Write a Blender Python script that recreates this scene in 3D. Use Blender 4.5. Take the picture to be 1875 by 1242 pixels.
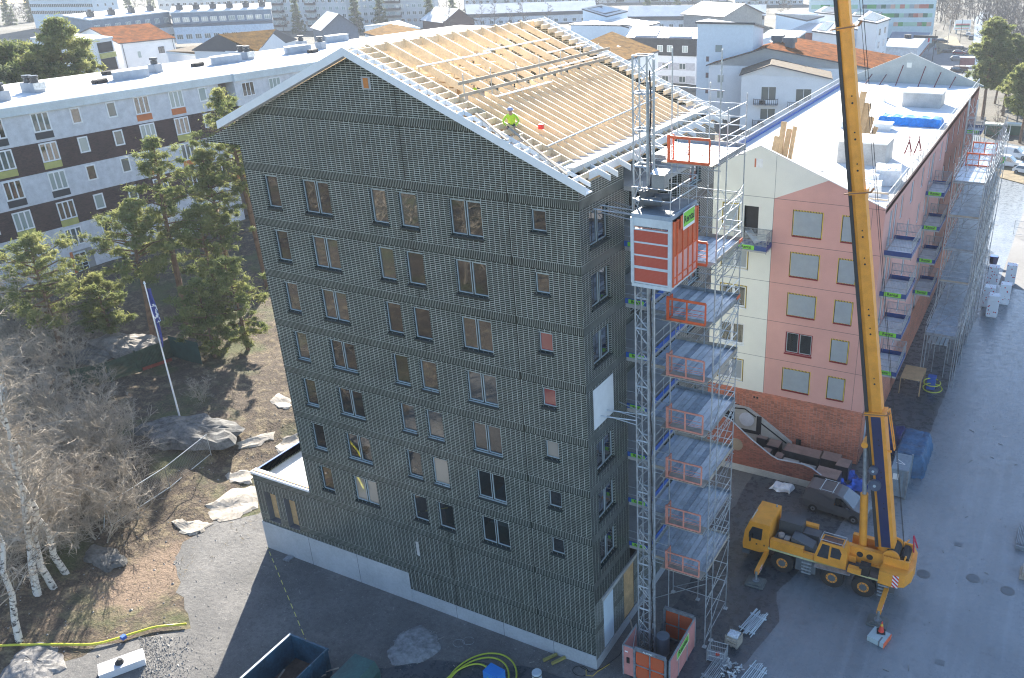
import bpy, math, random
import numpy as np
from mathutils import Vector
SC = bpy.context.scene
for o in list(bpy.data.objects): bpy.data.objects.remove(o)
COL = SC.collection
random.seed(7); RNG = np.random.default_rng(7)
PI = math.pi
# ---------------- camera, sky, sun, exposure ----------------
CX, CY, CZ, YAW, PITCH, ROLL, FPX, PPX = 17.976, -31.633, 37.015, -0.472, -0.430, -0.020, 1581.3, 196.5
_f = np.array([math.sin(YAW)*math.cos(PITCH), math.cos(YAW)*math.cos(PITCH), math.sin(PITCH)])
_r = np.array([math.cos(YAW), -math.sin(YAW), 0.0]); _u = np.cross(_r, _f)
_c, _s = math.cos(ROLL), math.sin(ROLL)
_r, _u = _c*_r + _s*_u, -_s*_r + _c*_u
cd = bpy.data.cameras.new('camera'); cam = bpy.data.objects.new('camera', cd); COL.objects.link(cam)
cd.sensor_width = 36.0; cd.lens = FPX/1875*36; cd.shift_x = -PPX/1875; cd.clip_start = 0.5; cd.clip_end = 3000
from mathutils import Matrix
cam.matrix_world = Matrix(((_r[0], _u[0], -_f[0], CX), (_r[1], _u[1], -_f[1], CY), (_r[2], _u[2], -_f[2], CZ), (0, 0, 0, 1)))
SC.camera = cam
SUN_EL, SUN_ROT = math.radians(27.5), math.radians(-32.7)   # sun stands beyond the tower, to the left
w = bpy.data.worlds.new('World'); SC.world = w; w.use_nodes = True
wn = w.node_tree.nodes; bg = wn['Background']
sky = wn.new('ShaderNodeTexSky'); sky.sky_type = 'NISHITA'; sky.sun_disc = False
sky.sun_elevation = SUN_EL; sky.sun_rotation = SUN_ROT; sky.air_density = 1.0; sky.dust_density = 0.6; sky.ozone_density = 3.2
w.node_tree.links.new(sky.outputs[0], bg.inputs[0]); bg.inputs[1].default_value = 0.088
sl = bpy.data.lights.new('sun', 'SUN'); sl.energy = 5.0; sl.angle = math.radians(0.53); sl.color = (1.0, 0.93, 0.82)
so = bpy.data.objects.new('sun', sl); COL.objects.link(so)
sd = Vector((math.sin(SUN_ROT)*math.cos(SUN_EL), math.cos(SUN_ROT)*math.cos(SUN_EL), math.sin(SUN_EL)))
so.rotation_euler = sd.to_track_quat('Z', 'Y').to_euler(); so.location = (-40, 60, 80)
SC.view_settings.view_transform = 'Standard'; SC.view_settings.look = 'None'
SC.view_settings.exposure = 2.0; SC.view_settings.gamma = 1
try:
    SC.cycles.filter_width = 1.15
    SC.cycles.max_bounces = 8; SC.cycles.diffuse_bounces = 3; SC.cycles.glossy_bounces = 3; SC.cycles.transparent_max_bounces = 12
except Exception: pass

# measured points: photo pixel + known height (or wall plane) -> place in the world
def ray(px, py): return _f + (px-937.5-PPX)/FPX*_r - (py-621)/FPX*_u
CAMP = np.array([CX, CY, CZ])
def at(px, py, z=0.0):
    d = ray(px, py); t = (z-CZ)/d[2]; p = CAMP+t*d; return (float(p[0]), float(p[1]), float(p[2]))
def atY(px, py, y):
    d = ray(px, py); t = (y-CY)/d[1]; p = CAMP+t*d; return (float(p[0]), float(p[1]), float(p[2]))
def proj(p):
    p = np.asarray(p, float)-CAMP; d = p@_f
    return (937.5+PPX+FPX*(p@_r)/d, 621-FPX*(p@_u)/d)

# ---------------- materials ----------------
class NT:
    def __init__(s, name):
        s.m = bpy.data.materials.new(name); s.m.use_nodes = True; s.t = s.m.node_tree; s.n = s.t.nodes; s.l = s.t.links
        s.b = s.n['Principled BSDF']; s._pos = None
    def set(s, k, v): s.b.inputs[k].default_value = v
    def link(s, a, b): s.l.new(a, b)
    def node(s, t, **kw):
        x = s.n.new(t)
        for k, v in kw.items(): setattr(x, k, v)
        return x
    def math(s, op, a, b=None, c=None, clamp=False):
        x = s.n.new('ShaderNodeMath'); x.operation = op; x.use_clamp = clamp
        for i, v in enumerate((a, b, c)):
            if v is None: continue
            if isinstance(v, (int, float)): x.inputs[i].default_value = v
            else: s.l.new(v, x.inputs[i])
        return x.outputs[0]
    def mix(s, f, a, b):
        x = s.n.new('ShaderNodeMix'); x.data_type = 'RGBA'
        for i, v in ((0, f), (6, a), (7, b)):
            if isinstance(v, (int, float)): x.inputs[i].default_value = v
            elif isinstance(v, tuple): x.inputs[i].default_value = (*v[:3], 1)
            else: s.l.new(v, x.inputs[i])
        return x.outputs[2]
    def pos(s):
        if not s._pos:
            g = s.n.new('ShaderNodeNewGeometry'); q = s.n.new('ShaderNodeSeparateXYZ'); s.l.new(g.outputs['Position'], q.inputs[0])
            s._pos = (g.outputs['Position'], q.outputs[0], q.outputs[1], q.outputs[2])
        return s._pos
    def noise(s, scale, detail=4, rough=.6, vec=None):
        x = s.n.new('ShaderNodeTexNoise'); x.inputs['Scale'].default_value = scale; x.inputs['Detail'].default_value = detail
        x.inputs['Roughness'].default_value = rough
        s.l.new(vec if vec else s.pos()[0], x.inputs['Vector']); return x.outputs[0]
    def ramp(s, v, a, b):
        x = s.n.new('ShaderNodeMapRange'); x.inputs[1].default_value = a; x.inputs[2].default_value = b; x.clamp = True
        s.l.new(v, x.inputs[0]); return x.outputs[0]
    def bump(s, h, dist=.02, strength=.5):
        x = s.n.new('ShaderNodeBump'); x.inputs['Distance'].default_value = dist; x.inputs['Strength'].default_value = strength
        s.l.new(h, x.inputs['Height']); s.l.new(x.outputs[0], s.b.inputs['Normal'])
    def color(s, c):
        if isinstance(c, tuple): s.b.inputs['Base Color'].default_value = (*c, 1)
        else: s.l.new(c, s.b.inputs['Base Color'])
MATS = {}
def mat(name, col, rough=.7, var=.12, scale=1.5, fine=18.0, metal=0.0, bump=0.0, spec=None):
    """plain surface: base colour with weathering at two scales"""
    if name in MATS: return MATS[name]
    n = NT(name)
    dark = tuple(max(0, c*(1-2.2*var)) for c in col); lite = tuple(min(1, c*(1+var)) for c in col)
    f = n.math('ADD', n.math('MULTIPLY', n.noise(scale, 5), .65), n.math('MULTIPLY', n.noise(fine, 3), .35))
    n.color(n.mix(n.ramp(f, .3, .66), dark, lite)); n.set('Roughness', rough); n.set('Metallic', metal)
    if spec is not None: n.set('Specular IOR Level', spec)
    if bump: n.bump(n.noise(fine*1.5, 4), bump, .6)
    MATS[name] = n.m; return n.m
def stripes(name, a, b, period, duty, axis='z', rough=.6, var=.1, diag=False):
    """painted or built-up stripes along one world axis"""
    n = NT(name); P = n.pos(); v = {'x': P[1], 'y': P[2], 'z': P[3], 'xy': n.math('ADD', P[1], P[2])}[axis]
    if diag: v = n.math('ADD', v, n.math('MULTIPLY', P[1], .8))
    k = n.math('LESS_THAN', n.math('FRACT', n.math('DIVIDE', v, period)), duty)
    f = n.ramp(n.noise(3, 4), .3, .7)
    ca = n.mix(f, tuple(c*(1-var) for c in a), a); cb = n.mix(f, tuple(c*(1-var) for c in b), b)
    n.color(n.mix(k, cb, ca)); n.set('Roughness', rough); MATS[name] = n.m; return n.m
def brick(name, bc, jc, pu, pv, ju, jv, z0, band, bh, psold=.08, rough=.4, step=3.0, seams=()):
    n = NT(name); P = n.pos(); u = n.math('ADD', P[1], P[2]); v = n.math('SUBTRACT', P[3], z0)
    nz = n.noise(6, 2); uu = n.math('ADD', u, n.math('MULTIPLY', nz, .002))
    cu, cv = n.math('DIVIDE', uu, pu), n.math('DIVIDE', v, pv)
    jU = n.math('LESS_THAN', n.math('FRACT', cu), ju); jV = n.math('LESS_THAN', n.math('FRACT', cv), jv)
    J = n.math('MAXIMUM', jU, jV)
    cid = n.node('ShaderNodeCombineXYZ'); n.link(n.math('FLOOR', cu), cid.inputs[0]); n.link(n.math('FLOOR', cv), cid.inputs[1])
    if band:
        sold = n.math('GREATER_THAN', n.math('FRACT', n.math('DIVIDE', v, step)), 1-bh/step)
        js = n.math('LESS_THAN', n.math('FRACT', n.math('DIVIDE', uu, psold)), .2)
        edge = n.math('LESS_THAN', n.math('FRACT', n.math('DIVIDE', v, step)), .004)
        J = n.math('ADD', n.math('MULTIPLY', sold, n.math('MULTIPLY', js, .75)), n.math('MULTIPLY', n.math('SUBTRACT', 1.0, sold), J), clamp=True)
    wn_ = n.node('ShaderNodeTexWhiteNoise'); n.link(cid.outputs[0], wn_.inputs['Vector'])
    c1 = n.mix(wn_.outputs[0], tuple(c*.6 for c in bc), tuple(c*1.35 for c in bc))
    jm = n.mix(n.ramp(n.noise(.9, 4), .3, .7), tuple(c*.62 for c in jc), jc)
    c1 = n.mix(n.math('MULTIPLY', n.ramp(n.noise(.35, 5, .7), .45, .75), .5), c1, tuple(c*2.2 for c in bc))
    c = n.mix(J, c1, jm)
    for s_ in seams:
        k = n.math('LESS_THAN', n.math('ABSOLUTE', n.math('SUBTRACT', u, s_)), .022)
        c = n.mix(k, c, tuple(x*.5 for x in bc))
    n.color(c); n.link(n.math('ADD', n.math('MULTIPLY', J, .35), rough), n.b.inputs['Roughness'])
    MATS[name] = n.m; return n.m
def glass(name, tint=(.02, .025, .025), metal=.0, refl=.35):
    n = NT(name); n.color(tint); n.set('Roughness', .03); n.set('IOR', 1.5)
    n.set('Metallic', 0.0); n.set('Coat Weight', 1.0); n.set('Coat IOR', 1.0+refl*3); n.set('Coat Roughness', .02)
    n.bump(n.noise(.8, 2), .03, .12); MATS[name] = n.m; return n.m
def mesh_screen(name, col, period=.06, duty=.4, rough=.5):
    """woven wire or perforated sheet: real holes cut by an alpha grid"""
    n = NT(name); P = n.pos(); u = n.math('ADD', P[1], P[2])
    a = n.math('LESS_THAN', n.math('FRACT', n.math('DIVIDE', u, period)), duty); b = n.math('LESS_THAN', n.math('FRACT', n.math('DIVIDE', P[3], period)), duty)
    n.color(col); n.set('Roughness', rough); n.link(n.math('MAXIMUM', a, b), n.b.inputs['Alpha']); MATS[name] = n.m; return n.m

# ---------------- mesh helpers ----------------
ORG = {}
def newobj(name, me): o = bpy.data.objects.new(name, me); COL.objects.link(o); return o
def norm(v): v = np.asarray(v, float); return v/max(1e-9, np.linalg.norm(v))
class MB:
    def __init__(s): s.v = []; s.f = []; s.m = []
    def add(s, vs, fs, mi=0):
        b = len(s.v); s.v.extend([tuple(map(float, p)) for p in vs]); s.f.extend([tuple(b+i for i in f) for f in fs]); s.m.extend([mi]*len(fs)); return s
    def box(s, x0, x1, y0, y1, z0, z1, mi=0):
        return s.add([(x0,y0,z0),(x1,y0,z0),(x1,y1,z0),(x0,y1,z0),(x0,y0,z1),(x1,y0,z1),(x1,y1,z1),(x0,y1,z1)],
                     [(3,2,1,0),(4,5,6,7),(0,1,5,4),(1,2,6,5),(2,3,7,6),(3,0,4,7)], mi)
    def fbox(s, O, U, V, N, u0, u1, v0, v1, n0, n1, mi=0):
        O, U, V, N = map(np.asarray, (O, U, V, N)); P = lambda a, b, c: tuple(O+U*a+V*b+N*c)
        return s.add([P(u0,v0,n0),P(u1,v0,n0),P(u1,v1,n0),P(u0,v1,n0),P(u0,v0,n1),P(u1,v0,n1),P(u1,v1,n1),P(u0,v1,n1)],
                     [(3,2,1,0),(4,5,6,7),(0,1,5,4),(1,2,6,5),(2,3,7,6),(3,0,4,7)], mi)
    def bar(s, p, q, w, h, up=(0,0,1), mi=0, w2=None, h2=None):
        p, q = np.asarray(p, float), np.asarray(q, float); d = norm(q-p); a = np.cross(d, up)
        if np.linalg.norm(a) < 1e-4: a = np.cross(d, (0,1,0))
        a = norm(a); b = norm(np.cross(a, d)); w2 = w2 or w; h2 = h2 or h
        vs = [p+a*w/2*i+b*h/2*j for i, j in ((-1,-1),(1,-1),(1,1),(-1,1))]+[q+a*w2/2*i+b*h2/2*j for i, j in ((-1,-1),(1,-1),(1,1),(-1,1))]
        return s.add(vs, [(3,2,1,0),(4,5,6,7),(0,1,5,4),(1,2,6,5),(2,3,7,6),(3,0,4,7)], mi)
    def tube(s, p, q, r, n=6, mi=0, r2=None, cap=True):
        p, q = np.asarray(p, float), np.asarray(q, float); d = norm(q-p); a = np.cross(d, (0,0,1))
        if np.linalg.norm(a) < 1e-4: a = np.array((1.0,0,0))
        a = norm(a); b = np.cross(d, a); r2 = r if r2 is None else r2
        A = [2*PI*i/n for i in range(n)]
        vs = [p+(a*math.cos(t)+b*math.sin(t))*r for t in A]+[q+(a*math.cos(t)+b*math.sin(t))*r2 for t in A]
        fs = [(i, (i+1)%n, n+(i+1)%n, n+i) for i in range(n)]
        if cap: fs += [tuple(range(n-1, -1, -1)), tuple(range(n, 2*n))]
        return s.add(vs, fs, mi)
    def path(s, pts, r, n=6, mi=0, closed=False):
        pts = [np.asarray(p, float) for p in pts]; m = len(pts); vs = []
        for i, p in enumerate(pts):
            d = norm(pts[(i+1) % m if closed else min(i+1, m-1)]-pts[(i-1) % m if closed else max(i-1, 0)])
            a = np.cross(d, (0,0,1)); a = norm(a) if np.linalg.norm(a) > 1e-4 else np.array((1.0,0,0)); b = np.cross(d, a)
            vs += [p+(a*math.cos(2*PI*k/n)+b*math.sin(2*PI*k/n))*r for k in range(n)]
        fs = [(i*n+k, i*n+(k+1)%n, ((i+1)%m)*n+(k+1)%n, ((i+1)%m)*n+k) for i in range(m if closed else m-1) for k in range(n)]
        if not closed: fs += [tuple(range(n-1, -1, -1)), tuple(range((m-1)*n, m*n))]
        return s.add(vs, fs, mi)
    def prism(s, poly, z0, z1, mi=0, mt=None):
        n = len(poly); a = sum(poly[i][0]*poly[(i+1)%n][1]-poly[(i+1)%n][0]*poly[i][1] for i in range(n))
        if a < 0: poly = poly[::-1]
        s.add([(x,y,z0) for x,y in poly]+[(x,y,z1) for x,y in poly], [tuple(range(n-1,-1,-1))]+[(i,(i+1)%n,n+(i+1)%n,n+i) for i in range(n)], mi)
        s.add([(x,y,z1) for x,y in poly], [tuple(range(n))], mi if mt is None else mt); return s
    def slab(s, pts, t, mi=0, mt=None):
        """3-D polygon with thickness t below it"""
        n = len(pts); pts = [tuple(p) for p in pts]
        nz = sum(pts[i][0]*pts[(i+1)%n][1]-pts[(i+1)%n][0]*pts[i][1] for i in range(n))
        if nz < 0: pts = pts[::-1]
        s.add(pts, [tuple(range(n))], mi if mt is None else mt)
        s.add([(x,y,z-t) for x,y,z in pts], [tuple(range(n-1,-1,-1))], mi)
        s.add(pts+[(x,y,z-t) for x,y,z in pts], [(i,n+i,n+(i+1)%n,(i+1)%n) for i in range(n)], mi); return s
    def poly(s, pts, mi=0): return s.add(pts, [tuple(range(len(pts)))], mi)
    def cyl(s, x, y, z0, z1, r, n=16, mi=0, r2=None): return s.tube((x,y,z0), (x,y,z1), r, n, mi, r2)
    def wheel(s, c, axis, r, wd, n=24, mi=0, mr=1):
        c = np.asarray(c, float); ax = norm(axis); s.tube(c-ax*wd/2*.8, c+ax*wd/2*.8, r, n, mi)
        s.tube(c-ax*wd/2, c+ax*wd/2, r*.93, n, mi); s.tube(c-ax*(wd/2+.01), c+ax*(wd/2+.01), r*.5, n, mr); s.tube(c-ax*(wd/2+.03), c+ax*(wd/2+.03), r*.22, 8, mi); return s
    def arr(s, V, F, mi=0):
        b = len(s.v); s.v.extend(map(tuple, V.tolist())); s.f.extend(map(tuple, (F+b).tolist())); s.m.extend([mi]*len(F)); return s
    def each(s, name, mats, parent, world=True):
        """every loose piece becomes an object of its own"""
        P = list(range(len(s.v)))
        def find(a):
            while P[a] != a: P[a] = P[P[a]]; a = P[a]
            return a
        for f in s.f:
            for i in f[1:]: P[find(i)] = find(f[0])
        G = {}
        for f, m_ in zip(s.f, s.m): G.setdefault(find(f[0]), []).append((f, m_))
        for k, fs in G.items():
            q = MB(); ids = sorted({i for f, _ in fs for i in f}); mp = {i: j for j, i in enumerate(ids)}; q.v = [s.v[i] for i in ids]; q.f = [tuple(mp[i] for i in f) for f, _ in fs]; q.m = [m_ for _, m_ in fs]; o = q.build(name, mats, parent, world=world)
        return o
    def build(s, name, mats, parent=None, smooth=False, world=True):
        me = bpy.data.meshes.new(name); mats = mats if isinstance(mats, (list, tuple)) else [mats]
        V = np.array(s.v, float)
        if parent is not None: off = np.array(ORG.get(parent.name, (0,0,0))) if world else np.zeros(3)
        else: off = np.array([(V[:,0].min()+V[:,0].max())/2, (V[:,1].min()+V[:,1].max())/2, V[:,2].min()]) if world else np.zeros(3)
        V = V-off
        me.from_pydata(V.tolist(), [], s.f)
        for m_ in mats: me.materials.append(m_)
        if len(mats) > 1: me.polygons.foreach_set('material_index', s.m)
        if smooth: me.polygons.foreach_set('use_smooth', [True]*len(s.f))
        me.update(); o = newobj(name, me)
        if parent is not None: o.parent = parent; ORG[o.name] = tuple(ORG.get(parent.name, (0,0,0))) if world else (0,0,0)
        else: o.location = tuple(off); ORG[o.name] = tuple(off)
        return o
def tag(o, label=None, cat=None, group=None, kind=None):
    for k, v in (('label', label), ('category', cat), ('group', group), ('kind', kind)):
        if v: o[k] = v
    return o
def thing(name, label, cat, loc=(0,0,0), rz=0, group=None):
    o = bpy.data.objects.new(name, None); COL.objects.link(o); o.location = loc; o.rotation_euler = (0,0,rz); o.empty_display_size = .3
    ORG[o.name] = tuple(loc); return tag(o, label, cat, group)
def dup(root, loc, rz=0, label=None, group=None, scale=1.0):
    r = root.copy(); COL.objects.link(r); r.location = loc; r.rotation_euler = (0,0,rz)
    s = scale if isinstance(scale, tuple) else (scale,)*3
    r.scale = tuple(a*b for a, b in zip(root.scale, s))
    if label: r['label'] = label
    if group: r['group'] = group
    def rec(a, b):
        for ch in list(a.children):
            c = ch.copy(); COL.objects.link(c); c.parent = b; rec(ch, c)
    rec(root, r); return r
Zv = np.array((0,0,1.0))
def wall(mb, O, U, V, N, w, h, holes=(), depth=.15, mi=0, mr=None, us=()):
    O, U, V, N = (np.asarray(a, float) for a in (O, U, V, N)); mr = mi if mr is None else mr
    us = sorted({0, w, *us, *[a for q in holes for a in (q[0], q[2])]}); vs = sorted({0, h, *[a for q in holes for a in (q[1], q[3])]})
    flip = np.dot(np.cross(U, V), N) < 0
    def Q(ps, m): mb.poly(ps[::-1] if flip else ps, m)
    for i in range(len(us)-1):
        for j in range(len(vs)-1):
            cu, cv = (us[i]+us[i+1])/2, (vs[j]+vs[j+1])/2
            if any(a < cu < c and b < cv < d for a, b, c, d in holes): continue
            Q([O+U*us[i]+V*vs[j], O+U*us[i+1]+V*vs[j], O+U*us[i+1]+V*vs[j+1], O+U*us[i]+V*vs[j+1]], mi)
    for a, b, c, d in holes:
        k = [O+U*a+V*b, O+U*c+V*b, O+U*c+V*d, O+U*a+V*d]; kk = [p-N*depth for p in k]
        for i in range(4): Q([k[i], kk[i], kk[(i+1)%4], k[(i+1)%4]][::-1], mr)
def ribbed(mb, O, U, N, w, z0, z1, holes=(), depth=.13, clip=None, d=.011, base=5.906, step=3.0, bh=.4, mr=0):
    """brick wall with raked bed joints: every course stands d proud of the mortar; holes are (u0, z0, u1, z1)"""
    O, U, N = (np.asarray(a, float) for a in (O, U, N)); flip = np.dot(np.cross(U, Zv), N) < 0
    def Q(ps, m=0): mb.poly(ps[::-1] if flip else ps, m)
    P = lambda u, z, n: O+U*u+Zv*z-N*n
    def spans(zm):
        a, b = (0, w) if clip is None else clip(zm)
        if b <= a: return []
        iv = [(a, b)]
        for h in holes:
            if h[1] < zm < h[3]: iv = [q for x, y in iv for q in ((x, min(y, h[0])), (max(x, h[2]), y)) if q[1] > q[0]+1e-6]
        return iv
    k0 = math.floor((z0-base)/.1)-1; k1 = math.ceil((z1-base)/.1)+1; he = {round(x, 4) for h in holes for x in (h[1], h[3])}
    for k in range(k0, k1):
        zc = base+.1*k; sold = ((zc+.05-base)/step) % 1 > 1-bh/step
        parts = [(zc-.0005, zc+.0995, 0)] if sold else [(zc-.0005, zc+.0245, d), (zc+.0245, zc+.0995, 0)]
        for a, b, n in parts:
            a, b = max(a, z0), min(b, z1)
            if b <= a: continue
            zs = [a]+sorted(x for x in he if a < x < b)+[b]
            for za, zb in zip(zs, zs[1:]):
                for x, y in spans((za+zb)/2): Q([P(x, za, n), P(y, za, n), P(y, zb, n), P(x, zb, n)])
            if n:
                for x, y in spans((a+b)/2): Q([P(x, a, 0), P(y, a, 0), P(y, a, d), P(x, a, d)]); Q([P(x, b, d), P(y, b, d), P(y, b, 0), P(x, b, 0)])
    for a, b, c, e in holes:
        k = [P(a, b, 0), P(c, b, 0), P(c, e, 0), P(a, e, 0)]; kk = [P(a, b, depth), P(c, b, depth), P(c, e, depth), P(a, e, depth)]
        for i in range(4): Q([k[i], kk[i], kk[(i+1)%4], k[(i+1)%4]][::-1], mr)
def window(parent, O, U, N, w, h, fm, em, gm, panes=2, depth=.12, fw=.07, sill=True, sm=None, mull=.09, label=None, fan=False):
    """window unit set in an opening of size w x h whose lower-left corner on the wall face is O"""
    O, U, N = (np.asarray(a, float) for a in (O, U, N)); mb = MB(); n0, n1 = -depth-.06, -depth+.0
    mb.fbox(O,U,Zv,N, 0, w, 0, fw, n0, n1); mb.fbox(O,U,Zv,N, 0, w, h-fw, h, n0, n1)
    mb.fbox(O,U,Zv,N, 0, fw, fw, h-fw, n0, n1); mb.fbox(O,U,Zv,N, w-fw, w, fw, h-fw, n0, n1)
    iw = (w-2*fw-(panes-1)*mull)/panes
    g = MB(); e = .035
    for k in range(panes):
        a = fw+k*(iw+mull)
        if k: mb.fbox(O,U,Zv,N, a-mull, a, fw, h-fw, n0, n1)
        mb.fbox(O,U,Zv,N, a, a+e, fw, h-fw, n0, n1+.004, 1); mb.fbox(O,U,Zv,N, a+iw-e, a+iw, fw, h-fw, n0, n1+.004, 1)
        mb.fbox(O,U,Zv,N, a+e, a+iw-e, fw, fw+e, n0, n1+.004, 1); mb.fbox(O,U,Zv,N, a+e, a+iw-e, h-fw-e, h-fw, n0, n1+.004, 1)
        q = [O+U*(a+e)+Zv*(fw+e), O+U*(a+iw-e)+Zv*(fw+e), O+U*(a+iw-e)+Zv*(h-fw-e), O+U*(a+e)+Zv*(h-fw-e)]
        g.poly([p+N*(n0+.02) for p in (q if np.dot(np.cross(U, Zv), N) > 0 else q[::-1])])
    wo = mb.build('window', [fm, em], parent); g.build('pane', gm, wo)
    if sill:
        s_ = MB(); s_.fbox(O,U,Zv,N, -.03, w+.03, -.10, -.002, -depth, .07); s_.build('sill', sm or fm, wo)
    if label: wo['label'] = label
    return wo
def flatwin(parent, O, U, N, w, h, fm, gm, panes=2, name='window', f=.09):
    """small far window: frame proud of the wall, panes set into it, one mesh"""
    O, U, N = (np.asarray(a, float) for a in (O, U, N)); mb = MB()
    mb.fbox(O,U,Zv,N, 0,w,0,f,.0,.05); mb.fbox(O,U,Zv,N, 0,w,h-f,h,.0,.05); iw = (w-f)/panes
    for k in range(panes+1): mb.fbox(O,U,Zv,N, k*iw, k*iw+f, f, h-f, .0,.05)
    q = [O+U*f+Zv*f, O+U*(w-f)+Zv*f, O+U*(w-f)+Zv*(h-f), O+U*f+Zv*(h-f)]
    mb.poly([p+N*.02 for p in (q if np.dot(np.cross(U, Zv), N) > 0 else q[::-1])], 1)
    return mb.build(name, [fm, gm], parent)
def text(s, size, mtl, parent, O, U, V, name='lettering', depth=.004):
    """letters as a mesh lying in the plane O + uU + vV"""
    cu = bpy.data.curves.new('t', 'FONT'); cu.body = s; cu.size = size; cu.align_x = 'CENTER'; cu.align_y = 'CENTER'; cu.extrude = depth; cu.offset = size*.02
    t = bpy.data.objects.new('t', cu); COL.objects.link(t); bpy.context.view_layer.update()
    me = bpy.data.meshes.new_from_object(t.evaluated_get(bpy.context.evaluated_depsgraph_get())); bpy.data.objects.remove(t)
    U, V = norm(U), norm(V); N = np.cross(U, V)
    off = np.array(O, float)-np.array(ORG.get(parent.name, (0,0,0))) if parent else np.array(O, float)
    me.transform(Matrix(((U[0],V[0],N[0],off[0]),(U[1],V[1],N[1],off[1]),(U[2],V[2],N[2],off[2]),(0,0,0,1))))
    me.materials.clear(); me.materials.append(mtl); o = newobj(name, me); o.parent = parent; ORG[o.name] = ORG.get(parent.name, (0,0,0)); return o
def sstep(a, b, x): t = min(1, max(0, (x-a)/(b-a))); return t*t*(3-2*t)
def hsh(x, y): return math.sin(x*.9+1.3)*math.cos(y*.7+.4)+.5*math.sin(x*2.1+y*1.7)+.3*math.sin(x*4.3-y*3.9+2)
def terr(x, y):
    """height of the natural ground: flat site, rocky wooded rise to the left"""
    e = -27.3+.45*hsh(y*.5, 0)-3.9*math.exp(-((y+1.2)/4.2)**2)-.5*sstep(-10, -14, y)
    h = 2.0*sstep(0, 15, e-x)+2.0*sstep(18, 45, e-x)
    if x < e: h += .22*hsh(x*.6, y*.6)*sstep(0, 3, e-x)*sstep(90, 60, -x)
    return h-.04
# ---------------- shared materials ----------------
GREENBRICK = brick('dark green glazed brick', (.0075,.016,.012), (.68,.71,.65), .305, .1, .06, .24, 5.906, True, .40, .1, .28, seams=(-9.45, -3.7))
SIDEBRICK = GREENBRICK
REDBRICK = brick('red brick', (.42,.13,.07), (.42,.34,.30), .26, .075, .05, .16, 4.5, True, .34, .09, .6, step=60.0)
DKREDBRICK = brick('dark red brick', (.22,.065,.045), (.30,.18,.14), .26, .075, .05, .16, 4.5, False, .3, .08, .7)
BROWNBRICK = brick('brown brick', (.055,.03,.026), (.09,.06,.055), .26, .08, .05, .14, 0, False, .3, .08, .8)
CONC = mat('concrete', (.42,.42,.41), .85, .14, .7, 9, bump=.01); CONCW = mat('pale concrete', (.60,.60,.58), .85, .10, .4, 6)
WHITE = mat('white paint', (.80,.80,.79), .5, .05); WOOD = mat('spruce timber', (.82,.65,.44), .65, .16, 1.2, 10); WOODW = mat('primed white timber', (.82,.82,.80), .6, .06)
OLDWOOD = mat('weathered plank', (.42,.36,.29), .8, .2, 2, 25); PLY = mat('plywood', (.55,.36,.18), .7, .15, 2, 14)
DKFRAME = mat('dark green window frame', (.018,.03,.032), .4, .1); EDGE = mat('pale metal edge', (.45,.53,.56), .35, .08, metal=.2)
GLASSR = glass('window glass', (.018,.02,.02), refl=.28); GLASSD = glass('dark glass', (.02,.022,.025), refl=.3)
GALV = mat('galvanised steel', (.50,.53,.55), .42, .2, 3, 30, metal=.55); GALVD = mat('worn steel', (.32,.34,.36), .5, .25, 3, 30, metal=.4)
ORANGE = mat('orange paint', (.72,.12,.035), .5, .14, 2, 12); SALMON = mat('faded orange paint', (.66,.27,.20), .6, .14, 2, 12)
YELLOW = mat('crane yellow', (.92,.36,.04), .42, .12, 1.4, 22); NAVY = mat('navy paint', (.02,.03,.10), .4, .15)
GREY = mat('grey steel', (.12,.13,.14), .5, .15); BLACK = mat('black rubber', (.02,.02,.022), .8, .1); DECK = mat('aluminium deck', (.50,.57,.63), .45, .2, 1.5, 14, metal=.35)
BLUE = mat('blue board', (.03,.11,.42), .5, .12); SIGNG = mat('lime sign', (.22,.62,.06), .5, .04); SIGNT = mat('sign lettering', (.01,.03,.02), .6, .02); WHITEL = mat('white marking', (.85,.85,.83), .6, .03)
TARP = mat('blue tarpaulin', (.03,.22,.62), .45, .25, 1.0, 6, bump=.03); PLASTIC = mat('white plastic wrap', (.72,.74,.76), .3, .12, 2, 10, bump=.02)
RENDER = mat('white render', (.78,.78,.78), .85, .05, .3, 5); ROOFW = mat('pale roofing felt', (.66,.66,.65), .8, .10, .25, 3); ROOFD = mat('dark roofing felt', (.07,.075,.085), .8, .2, .5, 5)
METALR = mat('light sheet metal', (.56,.63,.67), .4, .10, .5, 6, metal=.15); SEDUM = mat('sedum roof', (.20,.062,.012), .95, .45, .6, 2.2, bump=.1, spec=.02); SEDUMY = mat('dry sedum', (.17,.09,.02), .95, .4, .7, 2.5, bump=.1, spec=.02)
PEBBLE = mat('grey rendered wall', (.62,.62,.64), .9, .12, 1.5, 20); DKMETAL = mat('dark trim', (.05,.055,.07), .5, .1)
CREAM = mat('cream facade panel', (.76,.75,.67), .85, .05, .4, 20); PINK = mat('pink facade panel', (.64,.345,.295), .85, .06, .4, 25)
REDF = mat('maroon frame', (.22,.012,.02), .45, .1); FILM = mat('plastic sheet over window', (.33,.37,.40), .22, .05, 1.0, 3)
TAPE = stripes('hazard tape', (.75,.55,.05), (.03,.03,.03), .11, .5, 'xy', .6, diag=False); HAZ = stripes('red white stripes', (.75,.03,.03), (.82,.82,.80), .26, .5, 'z', .4, diag=True)
WIRE = mesh_screen('wire mesh', (.35,.38,.40), .10, .16); PERFO = mesh_screen('perforated orange sheet', (.62,.13,.05), .05, .66); NETR = mesh_screen('red screen', (.50,.085,.05), .06, .72)
ROCK = mat('bare rock', (.15,.145,.135), .95, .38, .9, 5, bump=.05); FABRIC = mat('pale ground sheet', (.40,.355,.295), .9, .26, .7, 5, bump=.012)

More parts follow.
